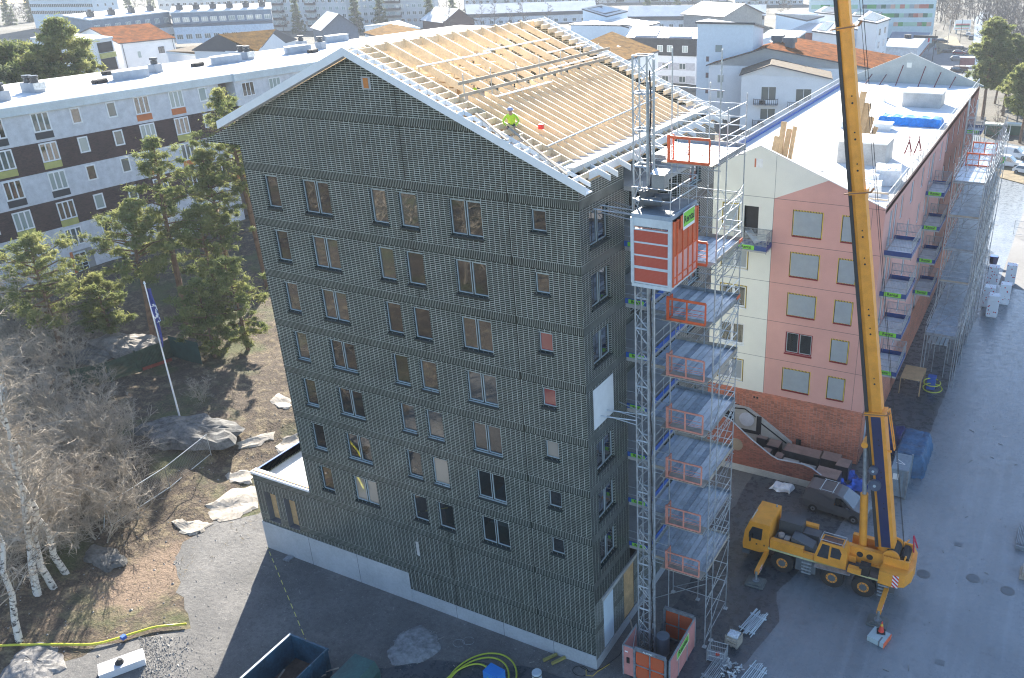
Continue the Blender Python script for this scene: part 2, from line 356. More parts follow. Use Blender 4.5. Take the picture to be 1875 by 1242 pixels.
def ground_mat():
    n = NT('forest floor'); a = n.noise(.16, 6, .62); b = n.noise(1.1, 6, .7); c = n.noise(7, 4, .7); P = n.pos()
    soil = n.mix(n.ramp(c, .35, .65), (.042,.031,.022), (.115,.082,.055))
    dry = n.mix(n.ramp(c, .3, .7), (.13,.105,.06), (.29,.225,.135))
    moss = n.mix(n.ramp(c, .3, .7), (.045,.055,.02), (.11,.115,.045))
    k = n.mix(n.ramp(b, .50, .66), soil, dry); k = n.mix(n.ramp(a, .50, .62), k, moss)
    # ochre excavated soil by the edge of the yard
    d = n.math('ADD', n.math('POWER', n.math('MULTIPLY', n.math('ADD', P[1], 29.9), .40), 2.0), n.math('POWER', n.math('MULTIPLY', n.math('SUBTRACT', P[2], -5.4), .24), 2.0))
    d = n.math('ADD', d, n.math('MULTIPLY', b, 1.6)); oc = n.mix(n.ramp(c, .3, .7), (.12,.085,.06), (.25,.175,.12))
    k = n.mix(n.ramp(d, 2.1, 1.3), k, oc)
    far = n.ramp(n.math('ADD', P[2], n.math('MULTIPLY', P[1], -.6)), 130, 190); fc = n.mix(n.ramp(n.noise(.05, 4), .4, .6), (.055,.054,.042), (.11,.10,.08)); k = n.mix(far, k, fc)
    n.color(k); n.set('Roughness', .95); n.bump(n.math('ADD', b, n.math('MULTIPLY', c, .5)), .25, .8); return n.m
def yard_mat():
    n = NT('gravel yard'); a = n.noise(.25, 5, .6); b = n.noise(3, 5, .7); c = n.noise(26, 3, .8)
    k = n.mix(n.ramp(a, .38, .62), (.115,.112,.108), (.185,.178,.168)); k = n.mix(n.ramp(b, .45, .75), k, (.095,.092,.09))
    k = n.mix(n.ramp(c, .55, .75), k, (.34,.33,.31)); k = n.mix(n.ramp(n.noise(5.5, 4, .8), .62, .72), k, (.36,.35,.33))
    n.color(k); n.set('Roughness', .95); n.bump(n.math('ADD', c, n.math('MULTIPLY', b, 2.0)), .05, .8); return n.m
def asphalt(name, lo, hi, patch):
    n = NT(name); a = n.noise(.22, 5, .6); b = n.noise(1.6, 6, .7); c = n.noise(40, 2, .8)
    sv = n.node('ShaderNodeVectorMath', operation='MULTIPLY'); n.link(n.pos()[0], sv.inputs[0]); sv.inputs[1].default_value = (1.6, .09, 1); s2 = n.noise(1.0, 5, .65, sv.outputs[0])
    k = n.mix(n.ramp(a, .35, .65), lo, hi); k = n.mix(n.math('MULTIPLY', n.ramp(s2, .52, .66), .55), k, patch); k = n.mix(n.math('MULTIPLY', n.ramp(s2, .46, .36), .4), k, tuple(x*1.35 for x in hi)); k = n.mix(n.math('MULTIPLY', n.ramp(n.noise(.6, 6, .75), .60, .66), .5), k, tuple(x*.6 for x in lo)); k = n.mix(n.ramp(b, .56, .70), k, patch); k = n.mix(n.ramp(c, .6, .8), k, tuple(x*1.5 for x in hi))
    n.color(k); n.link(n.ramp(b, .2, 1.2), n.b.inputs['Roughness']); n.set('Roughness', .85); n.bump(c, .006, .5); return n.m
# ---------------- terrain, yard, roads ----------------
def terrain():
    def axis(lo, hi, near, far, step, big):
        v = [lo]; 
        while v[-1] < hi:
            x = v[-1]; v.append(x+(step if near <= x < far else big))
        return v
    xs = axis(-700, 500, -64, 32, .8, 18); ys = axis(-110, 1300, -20, 40, .8, 18)
    V = [(x, y, terr(x, y)) for y in ys for x in xs]; n = len(xs)
    F = [(j*n+i, j*n+i+1, (j+1)*n+i+1, (j+1)*n+i) for j in range(len(ys)-1) for i in range(n-1)]
    m = MB(); m.v = V; m.f = F; m.m = [0]*len(F); o = m.build('ground', ground_mat(), None, smooth=True); tag(o, kind='structure')
terrain()
def sheet(name, pts, z, m, kind='structure', jit=0.0, seed=1):
    """flat ground sheet; edges may be roughened"""
    rr = random.Random(seed); P = []
    for i, (x, y) in enumerate(pts):
        x2, y2 = pts[(i+1) % len(pts)]; L = math.hypot(x2-x, y2-y); k = max(1, int(L/.7)) if jit and L < 60 else 1
        for t in range(k):
            q = (x+(x2-x)*t/k, y+(y2-y)*t/k); P.append((q[0]+rr.uniform(-jit, jit)*(t > 0), q[1]+rr.uniform(-jit, jit)*(t > 0)))
    b = MB(); a = sum(P[i][0]*P[(i+1)%len(P)][1]-P[(i+1)%len(P)][0]*P[i][1] for i in range(len(P)))
    if a < 0: P = P[::-1]
    b.poly([(x, y, z) for x, y in P]); o = b.build(name, m); return tag(o, kind=kind)
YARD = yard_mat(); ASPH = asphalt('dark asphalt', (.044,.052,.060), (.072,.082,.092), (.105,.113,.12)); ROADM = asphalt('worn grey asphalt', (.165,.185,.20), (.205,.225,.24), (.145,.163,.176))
FARASPH = mat('far asphalt', (.20,.20,.20), .9, .12, .08, 1.5)
sheet('gravel_yard', [(-60,-60),(-31,-20),(-30.2,-13.4),(-25.2,-9.2),(-23.6,-7.7),(-25.4,-6.7),(-27.2,-5.9),(-29.3,-4.2),(-31.2,-2.2),(-31.6,0),(-30.6,2.8),(-28.8,5.0),(-27.5,14),(-26,30),(14,30),(14,-60)], -.030, YARD, jit=.35, seed=3)
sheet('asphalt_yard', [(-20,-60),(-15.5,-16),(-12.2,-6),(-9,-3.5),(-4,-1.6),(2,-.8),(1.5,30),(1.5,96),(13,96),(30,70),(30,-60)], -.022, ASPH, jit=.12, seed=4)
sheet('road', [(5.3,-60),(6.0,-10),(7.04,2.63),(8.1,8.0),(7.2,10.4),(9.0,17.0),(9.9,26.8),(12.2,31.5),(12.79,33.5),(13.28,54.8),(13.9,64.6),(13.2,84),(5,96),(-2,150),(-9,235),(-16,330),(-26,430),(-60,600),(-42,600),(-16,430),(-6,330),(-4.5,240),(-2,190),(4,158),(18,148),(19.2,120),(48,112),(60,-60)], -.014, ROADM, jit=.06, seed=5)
sheet('pavement', [(-9,96),(-2,96),(-5,150),(-9.2,232),(-14,300),(-20,330),(-32,335),(-34,250),(-24,150)], -.018, FARASPH)
sheet('car_park', [(14.8,72),(60,60),(60,136),(16,136)], -.010, FARASPH)
# dead-grass traffic island by the car park and verge under the pines
GRASSD = mat('dry verge', (.20,.155,.085), .95, .35, .8, 9, bump=.05)
tag(MB().prism([at(1800,318)[:2], at(1875,338)[:2], at(1875,318)[:2], at(1850,295)[:2], at(1812,296)[:2]], -.02, .12).build('verge', GRASSD), kind='structure')
tag(MB().prism([at(1716,100)[:2], at(1760,86)[:2], at(1752,70)[:2], at(1712,58)[:2]], -.02, .12).build('verge', GRASSD), kind='structure')
# gravel heap spread in the yard
def heap():
    cx, cy = -10.45, -3.05; V = [(cx, cy, .14)]; n = 40; rr = random.Random(2)
    for ring, (rad, h) in enumerate(((.45,.14),(.8,.09),(1.0,-.03))):
        for i in range(n):
            t = 2*PI*i/n; k = rad*(1+.09*math.sin(3*t+1)+.05*math.sin(7*t)+(rr.uniform(-.04,.04)))
            V.append((cx+1.42*k*math.cos(t), cy+1.55*k*math.sin(t), h+rr.uniform(-.01,.02)*(ring < 2)))
    F = [(0, 1+i, 1+(i+1)%n) for i in range(n)]+[(1+r*n+i, 1+(r+1)*n+i, 1+(r+1)*n+(i+1)%n, 1+r*n+(i+1)%n) for r in range(2) for i in range(n)]
    m = MB(); m.add(V, F)
    for _ in range(500):
        t, q = rr.uniform(0, 2*PI), math.sqrt(rr.random())*1.3; x, y = cx+q*1.1*math.cos(t), cy+q*1.2*math.sin(t); s = rr.uniform(.02,.055)
        z = .12*(1-q/1.5); m.add([(x-s,y,z),(x,y-s,z),(x+s,y,z),(x,y+s,z),(x,y,z+s*1.2)], [(0,1,4),(1,2,4),(2,3,4),(3,0,4)])
    tag(m.build('gravel_heap', mat('crushed grey stone', (.30,.30,.30), .9, .3, 3, 40, bump=.03)), 'low round heap of crushed grey gravel in the dark yard', 'gravel heap')
heap()
# ---------------- the green brick tower ----------------
Z0, W, D, AX, AZ, SL = 5.906, 20.29, 16.45, -11.64, 32.94, .422
TW = thing('apartment_tower', 'tall dark green glazed brick gable tower with open timber roof frame', 'building', (-10, 8, 0))
def rz(x): return AZ-SL*abs(x-AX)     # roof line
E_, Nf, Ne = np.array((1.,0,0)), np.array((0,-1.,0)), np.array((1.,0,0))
cols = [(-18.95,-18.12,1),(-16.27,-14.59,2),(-11.78,-10.91,1),(-9.99,-9.04,1),(-6.97,-5.28,2)]
g = .09; holes = []; wins = []
for k in range(7):
    zb = 6.62+3*k
    for a, b, n in cols: holes.append((a-g+W, zb-g, b+g+W, zb+1.6+g)); wins.append((a-g, zb-g, b-a+2*g, 1.6+2*g, n))
    holes.append((-2.45-g+W, zb+.72-g, -1.80+g+W, zb+1.6+g)); wins.append((-2.45-g, zb+.72-g, .65+2*g, .88+2*g, 1))
holes.append((-12.12+W, 3.76, -11.86+W, 4.85))
mb = MB(); base = .9
H_ = [(a, b-base, c, d-base) for a, b, c, d in holes]
ztop = 27.6
ribbed(mb, (-W,0,0), E_, Nf, W, base, AZ-.36, holes, .13, clip=lambda z: (0, W) if z < 27.75 else (W+AX-max(0, (AZ-.40-z)/SL), W+AX+max(0, (AZ-.40-z)/SL)))
zl, zr = rz(-W)-.30, rz(0)-.30
mb.poly([(-W,.02,ztop),(0,.02,ztop),(0,.02,zr),(AX,.02,AZ-.36),(-W,.02,max(zl,ztop+.01))])
mb.build('gable_wall', GREENBRICK, TW)
GLBE = glass('glass over beige board', (.30,.26,.215), refl=.25); GLRE = glass('glass over red board', (.24,.03,.025), refl=.3); GLW = glass('paler window glass', (.045,.042,.036), refl=.48)
for i, (x, z, w_, h_, n) in enumerate(wins):
    ci, k = i % 6, i//6; gm_ = GLBE if (ci, k) in ((3,1),(1,0),(5,2)) else GLRE if (ci, k) in ((5,4),(5,3)) else GLW if (ci*5+k*3) % 4 < 2 and k > 1 else GLASSR
    window(TW, (x,0,z), E_, Nf, w_, h_, DKFRAME, EDGE, gm_, n, depth=.12, fw=.055)
v = MB(); v.box(-11.35,-10.8,-.012,.0,31.05,31.62); v.build('gable_vent', CONC, TW); MB().box(-11.22,-10.93,-.03,-.0125,31.1,31.56).build('gable_hatch', mat('orange board',(.62,.22,.05),.6), TW)
MB().box(-12.1,-11.88,.02,.06,3.78,4.83).build('slot_panel', CONC, TW)
# side wall with the paired windows near the corner
mb = MB(); sh = []
for k in range(7): sh.append((.86, 6.62+3*k-.12, 2.72, 6.62+3*k+1.56))
for k in range(7):
    pass
SB = 4.45
ribbed(mb, (0,0,0), np.array((0,1.,0)), Ne, 4.35, SB, 27.55, sh, .13)
wall(mb, (0,0,.6), np.array((0,1.,0)), Zv, Ne, 1.0, SB-.6, [], .13)
wall(mb, (-.02,2.25,.6), np.array((0,1.,0)), Zv, Ne, 1.3, SB-.6, [], .13); wall(mb, (-.02,4.9,.6), np.array((0,1.,0)), Zv, Ne, 11.5, SB-.6, [], .13)
# far part of the side wall beyond the balconies, with its own windows
fh = [(1.2, 6.62+3*k-SB-.1, 2.9, 6.62+3*k-SB+1.6) for k in range(7)]
wall(mb, (0,11.4,SB), np.array((0,1.,0)), Zv, Ne, D-11.4, 27.55-SB, fh, .13)
wall(mb, (-1.8,4.35,SB), np.array((0,1.,0)), Zv, Ne, 7.05, 27.55-SB, [(.8, 6.0+3*k-SB, 3.0, 8.2+3*k-SB) for k in range(7)]+[(4.2, 6.0+3*k-SB, 6.4, 8.2+3*k-SB) for k in range(7)], .1)
mb.poly([(0,4.35,SB),(-1.8,4.35,SB),(-1.8,4.35,27.55),(0,4.35,27.55)]); mb.poly([(-1.8,11.4,SB),(0,11.4,SB),(0,11.4,27.55),(-1.8,11.4,27.55)])
mb.poly([(0,D,0),(-W,D,0),(-W,D,28.8),(AX,D,AZ-.36),(0,D,27.55)]); mb.poly([(-W,D,0),(-W,0,base),(-W,0,28.9),(-W,D,28.9)])
mb.build('side_wall', SIDEBRICK, TW)
Uy = np.array((0,1.,0))
for k in range(7):
    zb = 6.62+3*k
    if k != 3: window(TW, (0,.86,zb-.12), Uy, Ne, 1.86, 1.68, DKFRAME, EDGE, GLASSD, 2, depth=.12, fw=.06)
    window(TW, (0,12.6,zb-.1), Uy, Ne, 1.7, 1.7, DKFRAME, EDGE, GLASSD, 2, depth=.12, fw=.06)
    window(TW, (-1.8,5.15,6.0+3*k), Uy, Ne, 2.2, 2.2, DKFRAME, EDGE, GLASSD, 2, depth=.1, sill=False); window(TW, (-1.8,8.55,6.0+3*k), Uy, Ne, 2.2, 2.2, DKFRAME, EDGE, GLASSD, 2, depth=.1, sill=False)
zb = 15.62
m = MB(); m.box(.02,.05,.62,2.72,zb-.45,zb+1.75); m.build('cover_board', mat('pale insulation board', (.70,.74,.77), .6, .05), TW)
# balconies with toe boards and hire signs
def rental(parent, O, U, V, w, h, size=None):
    O, U, V = (np.asarray(a, float) for a in (O, U, V)); U = norm(U); V = norm(V); N = np.cross(U, V)
    b = MB(); b.fbox(O, U, V, N, -w/2, w/2, -h/2, h/2, 0, .012); s_ = b.build('hire_sign', SIGNG, parent)
    text('Rental', size or h*.95, SIGNT, s_, O+N*.0155, U, V); return s_
for k in range(8):
    z = 5.55+3*k
    m = MB(); m.box(-1.79,1.15,4.36,10.6,z-.22,z); b = m.build('balcony_slab', CONC, TW)
    if k < 7:
        t = MB(); t.box(-.05,1.15,4.30,4.33,z+.02,z+.30); t.box(1.16,1.19,4.3,10.6,z+.02,z+.30); t.each('toe_board', BLUE, b)
        if k > 0 or 1: rental(b, (.62,4.288,z+.16), (1,0,0), (0,0,1), .85, .22)
        r_ = MB()
        for y in (4.3, 6.4, 8.5, 10.6): r_.tube((1.2,y,z),(1.2,y,z+1.1),.02)
        for x in (-.1,): r_.tube((x,4.3,z),(x,4.3,z+1.1),.02)
        for h in (.55,1.05): r_.tube((1.2,4.3,z+h),(1.2,10.6,z+h),.02); r_.tube((-.1,4.3,z+h),(1.2,4.3,z+h),.02)
        r_.build('guard_rail', GALV, b)
# ground floor: lintel, doors, plinth
MB().box(-.05,.10,.85,11.0,4.2,SB).build('lintel', CONC, TW)
m = MB(); m.box(-.10,-.02,1.02,2.22,.62,4.2); m.build('door', mat('white door leaf', (.55,.66,.74), .5, .05), TW)
m = MB(); m.box(-.12,-.03,3.6,4.85,.62,4.2); m.build('boarded_opening', PLY, TW)
m = MB(); m.box(-W,0,-.035,-.002,-.3,.93); m.box(0,.035,-.035,D,-.3,.62); m.build('plinth', mat('plinth concrete',(.40,.42,.44),.85,.10,.5,8), TW)
m = MB()
for x in (-12.95+3.4*i for i in range(1, 4)): m.box(x-.012,x+.012,-.0385,-.0355,-.2,.93)
m.each('plinth_joint', DKMETAL, TW)
m = MB(); m.box(-25.33,-12.95,-.055,-.0365,-.3,2.2); m.box(-25.36,-25.33,-.055,3.5,-.3,2.2); m.build('plinth', mat('plinth concrete',(.40,.42,.44)), TW, )
m = MB()
for x in (-21.2,-17.1): m.box(x-.012,x+.012,-.059,-.0555,-.2,2.2)
m.build('plinth_joint', DKMETAL, TW)
# low annex on the left with its flat roof
mb = MB(); ah = [(25.33-24.55,2.45-2.2,25.33-23.55,4.75-2.2),(25.33-22.85,2.45-2.2,25.33-21.85,4.75-2.2)]
ribbed(mb, (-25.33,0,0), E_, Nf, 25.33-W, 2.2, 5.95, [(a, b+2.2, c, d_+2.2) for a, b, c, d_ in ah], .45, mr=1)
mb.poly([(-25.33,9,0),(-25.33,0,0),(-25.33,0,5.95),(-25.33,9,5.95)][::-1][::-1]); 
ANX = mb.build('annex', [GREENBRICK, mat('reveal board', (.16,.16,.17), .7)], TW)
m = MB(); m.box(-25.39,-W,-.06,.42,5.95,6.11); m.build('parapet', WHITE, ANX); m = MB(); m.box(-25.3,-W,-.01+.1,.22,6.112,6.15); m.build('parapet_board', PLY, ANX)
m = MB(); m.box(-25.3,-W,.43,9,5.1,5.3); m.build('flat_roof', ROOFW, ANX); m = MB(); m.box(-25.45,-25.33,.45,9.2,5.4,5.98); m.build('edge_board', BLUE, ANX)
m = MB()
for x0 in (-24.55,-22.85): m.box(x0+.0,x0+1.0,.40,.44,2.45,4.75,0); m.box(x0+.47,x0+.53,.37,.40,2.45,4.75)
m.build('boarded_opening', PLY, ANX)
# ---- open timber roof ----
def slope_pt(x, y, dz=0): return (x, y, rz(x)+dz)
TH = math.atan(SL); EX, WX = .69, -W-.66
def raft(x0, x1, y, dep=.36, wd=.07, dz=0): 
    m = MB(); a, b = rz(x0)+dz, rz(x1)+dz; h = dep/math.cos(TH)
    m.add([(x0,y-wd/2,a-h),(x1,y-wd/2,b-h),(x1,y+wd/2,b-h),(x0,y+wd/2,a-h),(x0,y-wd/2,a),(x1,y-wd/2,b),(x1,y+wd/2,b),(x0,y+wd/2,a)],
          [(3,2,1,0),(4,5,6,7),(0,1,5,4),(1,2,6,5),(2,3,7,6),(3,0,4,7)]); return m
RF = thing('roof_frame', None, None); del_ = RF
RF.parent = None
bpy.data.objects.remove(RF)
mainy = [1.06+1.33*i for i in range(11)]
for i, y in enumerate(mainy):
    raft(AX, .05, y, .34).build('rafter', WOOD, TW); raft(WX+.6, AX, y, .34).build('rafter', WOOD, TW)
    m = MB(); 
    for x in (-16.5, -13.4, -9.9, -6.6): m.bar((x, y+.06, 28.32), (x, y+.06, rz(x)-.36), .045, .12, (1,0,0))
    m.bar((-15.5,y+.06,rz(-15.5)-.5),(-7.8,y+.06,rz(-15.5)-.5),.045,.16); m.build('truss_web', WOOD, TW)
for i in range(10):
    y = 1.06+.665+1.33*i
    raft(-6.6, .05, y, .34).build('rafter', WOOD, TW); raft(WX+.6, -16.6, y, .34).build('rafter', WOOD, TW)
# white painted tails at the eaves
for y in [1.68]+[2.42+1.33*i for i in range(11)]:
    raft(-.28, EX, y, .24, .062, .004).build('rafter_tail', WOODW, TW)
m = MB(); m.box(-.02,.06,.9,D-.6,27.66,rz(.02)-.0); m.build('eave_board', WOODW, TW)
m = MB(); m.box(-.30,.02,0,D,27.55,27.66); m.build('wall_plate', PLY, TW)
# gable ladders with barge boards at both ends
def ladder(y0, y1, side):
    n = 26
    for s in (1, -1):
        xe = EX if s > 0 else WX
        m = MB(); L = abs(xe-AX)
        for i in range(n):
            x = AX+(xe-AX)*(i+.6)/n
            if s > 0 and x > .1: continue
            ya, yc = (y0+.05, -.02) if side == 0 else (D+.02, y1-.05); m.bar((x,ya,rz(x)-.105),(x,yc,rz(x)-.105),.05,.20,(0,0,1))
            ya, yc = (.06, y1-.04) if side == 0 else (y0+.04, D-.06); m.bar((x,ya,rz(x)-.125),(x,yc,rz(x)-.125),.05,.24,(0,0,1),1)
        m.each('ladder_rung', [WOODW, WOOD], TW)
        for yy in (0.02,) if side == 0 else (D-.02,):
            raft(min(AX,xe-.1*s), max(AX,xe-.1*s), yy, .18, .045, .003).build('ladder_rail', WOODW, TW)
        yb = y0 if side == 0 else y1
        b = raft(min(AX,xe), max(AX,xe), yb, .36, .045, .02); b.build('barge_board', WHITE, TW)
ladder(-.6, 1.04, 0); ladder(D-1.1, D+.6, 1)
# soffit boards under the front overhang
m = MB(); 
for s in (1, -1):
    xe = EX if s > 0 else WX
    m.add([(AX,-.58,AZ-.33),(xe,-.58,rz(xe)-.33),(xe,-.02,rz(xe)-.33),(AX,-.02,AZ-.33),(AX,-.58,AZ-.30),(xe,-.58,rz(xe)-.30),(xe,-.02,rz(xe)-.30),(AX,-.02,AZ-.30)],
          [(0,1,2,3),(7,6,5,4),(0,4,5,1),(1,5,6,2),(2,6,7,3),(3,7,4,0)])
m.build('soffit', WHITE, TW)
m = MB(); m.box(AX-.05,AX+.05,-.5,D+.5,AZ-.45,AZ-.1); m.build('ridge_beam', WOOD, TW)
# purlins laid across the rafters
for x, y0, y1 in ((-9.2,1.5,7.5),(-9.4,7.2,13.8),(-6.9,9.5,16.2),(-13.7,2,9),(-5.9,3,8.0),(-8.2,11.5,16)):
    m = MB(); m.bar((x,y0,rz(x)+.035),(x,y1,rz(x)+.035),.12,.05); m.build('batten', WOODW, TW)
# attic floor, low inner walls
m = MB(); m.box(-W+.2,-.3,.2,D-.2,28.05,28.3); m.build('attic_floor', CONCW, TW)
m = MB(); m.box(-6.75,-6.62,.6,D-.6,28.3,29.9); m.box(-16.7,-16.57,.6,D-.6,28.3,29.9); m.each('knee_wall', PLY, TW)
for x, y, w_, l_, h_, c in ((-12.5,9,1.3,1.7,.9,PLASTIC),(-9.5,12.5,1.0,1.2,.7,TARP),(-10.5,5.5,1.5,1.0,.5,PLASTIC)):
    pass
# temporary edge protection on the slope
for x, y0, y1 in ((-6.5,.9,15.6),):
    for (a, b, dy, nm) in ((.9,6.0,0,0),(5.7,10.8,.06,1),(10.5,15.8,0,0)):
        m = MB(); z = rz(x)
        for h in (.08,.62): m.bar((x+dy,a,z+h),(x+dy,b,z+h),.04,.14,(0,0,1))
        m.each('guard_plank', OLDWOOD, TW)
m = MB()
for i in range(7): y = 1.4+2.2*i; m.tube((-6.58,y,rz(-6.58)-.3),(-6.58,y,rz(-6.58)+.95),.03)
m.each('guard_post', GALV, TW)
tag(MB().tube((-2.0,.9,rz(-2.0)+.07),(-2.4,13.6,rz(-2.4)+.07),.045,8).build('scaffold_tube', GALV), 'long bright metal tube laid across the roof rafters', 'tube')
for (p, q) in (((-5.2,.25),(-3.1,-.52)),((-3.75,.62),(-.25,-.5))):
    pa, pb = (p[0],p[1],rz(p[0])+.06),(q[0],q[1],rz(q[0])+.06)
    tag(MB().bar(pa,pb,.12,.045).build('loose_plank', OLDWOOD), 'short loose plank lying across the gable ladder by the worker' if p[0] < -4 else 'long loose plank in the hand of the kneeling roof worker', 'plank')
for i, (x, y, s, c, l) in enumerate(((-9.9,10.0,(1.4,1.0,.45),TARP,'blue wrapped bundle on the attic floor of the tower'),(-10.3,7.2,(1.8,1.2,.5),PLASTIC,'white wrapped bundle on the attic floor of the tower'))):
    m = MB(); m.prism([(x,y),(x+s[0],y+.1),(x+s[0]-.1,y+s[1]),(x+.1,y+s[1]-.1)],28.3,28.3+s[2]); tag(m.build('wrapped_bundle', c), l, 'bundle')
# ---------------- hoist scaffold beside the tower ----------------
SX0, SX1, SY0, SY1 = 1.35, 4.82, 4.15, 7.65
LV = [5.45+3*k for k in range(7)]+[28.1]
ST = thing('scaffold_tower', 'tall galvanised scaffold with a plank landing and gate at every storey, behind the hoist', 'scaffold', (3.1, 5.9, 0))
for x, y, top in ((SX1,SY0,32.9),(SX1,SY1,30.6),(2.55,SY0,32.9),(SX0,SY1,30.0),(3.0,SY1,31.0),(4.95,SY0+.65,30.4),(1.5,SY0+.2,29.5)):
    m = MB(); m.tube((x,y,.05),(x,y,top),.036 if top > 32 else .030); m.box(x-.12,x+.12,y-.12,y+.12,0,.05)
    z = 2.0
    while z < top: m.tube((x,y,z),(x,y,z+.06),.045); z += 2.0
    m.build('standard', GALV, ST)
for k, z in enumerate(LV):
    dk = MB(); x = SX0
    while x < SX1-.1: dk.box(x,x+.29,SY0-.05,SY1+.02,z-.06,z-random.choice((.0,.0,.012)),random.choice((0,0,1,2))); x += .318
    d_ = dk.build('deck', [DECK, mat('scuffed deck', (.36,.42,.48), .6, .2, 2, 12, metal=.2), mat('newer deck', (.62,.68,.73), .45, .1, 2, 12, metal=.3)], ST)
    m = MB(); m.box(2.35,SX1-.05,SY0-.72,SY0-.06,z-.05,z-.005); m.build('landing_board', OLDWOOD, d_)
    m = MB(); m.box(SX1+.03,SX1+.055,SY0,SY1,z-.02,z+.17); m.box(SX0,SX1,SY1+.03,SY1+.055,z-.02,z+.17); m.box(SX0,2.3,SY0-.09,SY0-.06,z-.02,z+.15); m.each('toe_board', GALVD if k % 2 else OLDWOOD, d_)
    if k in (6, 5): m = MB(); m.box(SX1+.06,SX1+.08,SY1-.5,SY1,z+.02,z+.2); m.build('board_end', ORANGE, d_)
    gm_ = ORANGE if k >= 5 else SALMON; g_ = MB(); y = SY0-.66; a, b = 2.72, 4.62
    for zz in (z+.06, z+1.12): g_.bar((a,y,zz),(b,y,zz),.05,.09 if k < 5 else .12)
    for xx in (a, (a+b)/2, b): g_.bar((xx,y,z+.06),(xx,y,z+1.12),.07,.07,(0,1,0))
    for zz in (z+.42, z+.52, z+.72): g_.tube((a,y,zz),(b,y,zz),.014)
    g_.bar((a-.04,y+.02,z+.03),(a-.04,y+.55,z+.03),.06,.06); g_.bar((a-.04,y+.55,z),(a-.04,y+.55,z+1.15),.06,.06,(0,1,0)); g_.bar((a-.04,y,z),(a-.04,y,z+1.22),.10,.10,(0,1,0)); g_.bar((a-.04,y,z+1.1),(a-.04,y+.55,z+1.1),.05,.09)
    g_.build('landing_gate', gm_, ST)
    m = MB()
    for h in (.5, 1.0): m.tube((SX1,SY0,z+h),(SX1,SY1,z+h),.024); m.tube((SX0,SY1,z+h),(SX1,SY1,z+h),.024); m.tube((SX0,SY0,z+h),(2.5,SY0,z+h),.024)
    for h in (-.12,-.35): m.tube((SX0-.2,SY0-.02,z+h),(SX1+.1,SY0-.02,z+h),.024); m.tube((SX0,SY1,z+h),(SX1+.1,SY1,z+h),.024); m.tube((SX1,SY0-.7,z-.1),(SX1,SY1+.1,z-.1),.024)
    m.build('guard_rail', GALV, ST)
    if k < 7:
        m = MB(); zt = LV[k+1]
        m.tube((SX1+.03,SY0,z+.1),(SX1+.03,SY1,z+2.4),.02); m.tube((SX1+.03,SY0,z+1.9 if k%2 else z+1.4),(SX1+.03,SY1,z+2.9),.02); m.tube((2.55,SY1,z+.1),(SX1,SY1,z+2.8),.02)
        for h in (2.0, 2.45): m.tube((SX0,SY1,z+h),(SX1,SY1,z+h),.02); m.tube((SX1,SY0,z+h),(SX1,SY1,z+h),.02)
        for i in range(6): y0 = SY0+(SY1-SY0)*i/6; m.tube((SX1,y0,z+2.0+.45*(i%2)),(SX1,y0+(SY1-SY0)/6,z+2.0+.45*((i+1)%2)),.012); x0 = 2.55+(SX1-2.55)*i/6; m.tube((x0,SY1,z+2.0+.45*(i%2)),(x0+(SX1-2.55)/6,SY1,z+2.0+.45*((i+1)%2)),.012)
        m.build('diagonal_brace', GALVD if k % 2 else GALV, ST)
m = MB()
for z in (.5, 2.1, 3.4):
    m.tube((SX1,SY0,z),(SX1,SY1,z+.05),.022); m.tube((SX0,SY1,z),(SX1,SY1,z),.022)
m.tube((SX1,SY0,.4),(SX1,SY1,2.6),.02); m.tube((SX1,SY0,2.8),(SX1,SY1,5.0),.02); m.tube((SX0,SY1,.4),(SX1,SY1,2.6),.02); m.tube((SX0,SY0,2.2),(SX1,SY0,4.6),.02)
m.build('base_ledger', GALV, ST)
m = MB()
for z in (29.6, 30.2): m.tube((SX1,SY0,z),(SX1,SY1,z),.024); m.tube((SX0,SY1,z-.1),(SX1,SY1,z-.1),.024)
m.tube((2.2,SY0,31.3),(SX1+.15,SY0,31.2),.03); m.tube((2.0,3.0,31.9),(2.55,SY0,32.3),.024); m.build('top_rail', GALV, ST)
# ---------------- hoist mast, car and base enclosure ----------------
MX, MY, MS, MT = 1.60, 2.15, .66, 32.75
HM = thing('hoist_mast', 'square lattice hoist mast rising past the tower roof edge', 'mast', (MX+MS/2, MY+MS/2, 0))
m = MB(); c4 = [(MX,MY),(MX+MS,MY),(MX+MS,MY+MS),(MX,MY+MS)]
for x, y in c4: m.tube((x,y,.0),(x,y,MT),.045,8)
m.build('mast_tube', GALV, HM)
nsec = 21
for i in range(nsec):
    z0 = .25+i*1.55; z1 = min(z0+1.5, MT); m = MB()
    for j in range(4):
        p, q = c4[j], c4[(j+1)%4]
        for z in (z0, z1): m.tube((*p,z),(*q,z),.026)
        if i % 2: p, q = q, p
        m.tube((*p,z0),(*q,(z0+z1)/2),.018); m.tube((*q,(z0+z1)/2),(*p,z1),.018)
    m.build('mast_section', GALV, HM)
m = MB(); m.box(MX+MS+.03,MX+MS+.10,MY-.02,MY+.05,0,MT-1.0); m.build('rack', GALVD, HM)
m = MB(); m.tube((MX+MS+.30,MY+.05,0),(MX+MS+.30,MY+.05,MT-.1),.05,8); m.build('cable_pole', GALV, HM)
m = MB(); pts = [(MX+MS+.17+.03*math.sin(z*2.3), MY-.02+.02*math.cos(z*3), z) for z in np.arange(.2, MT-.1, .5)]; m.path(pts, .035, 6); m.build('power_cable', BLACK, HM)
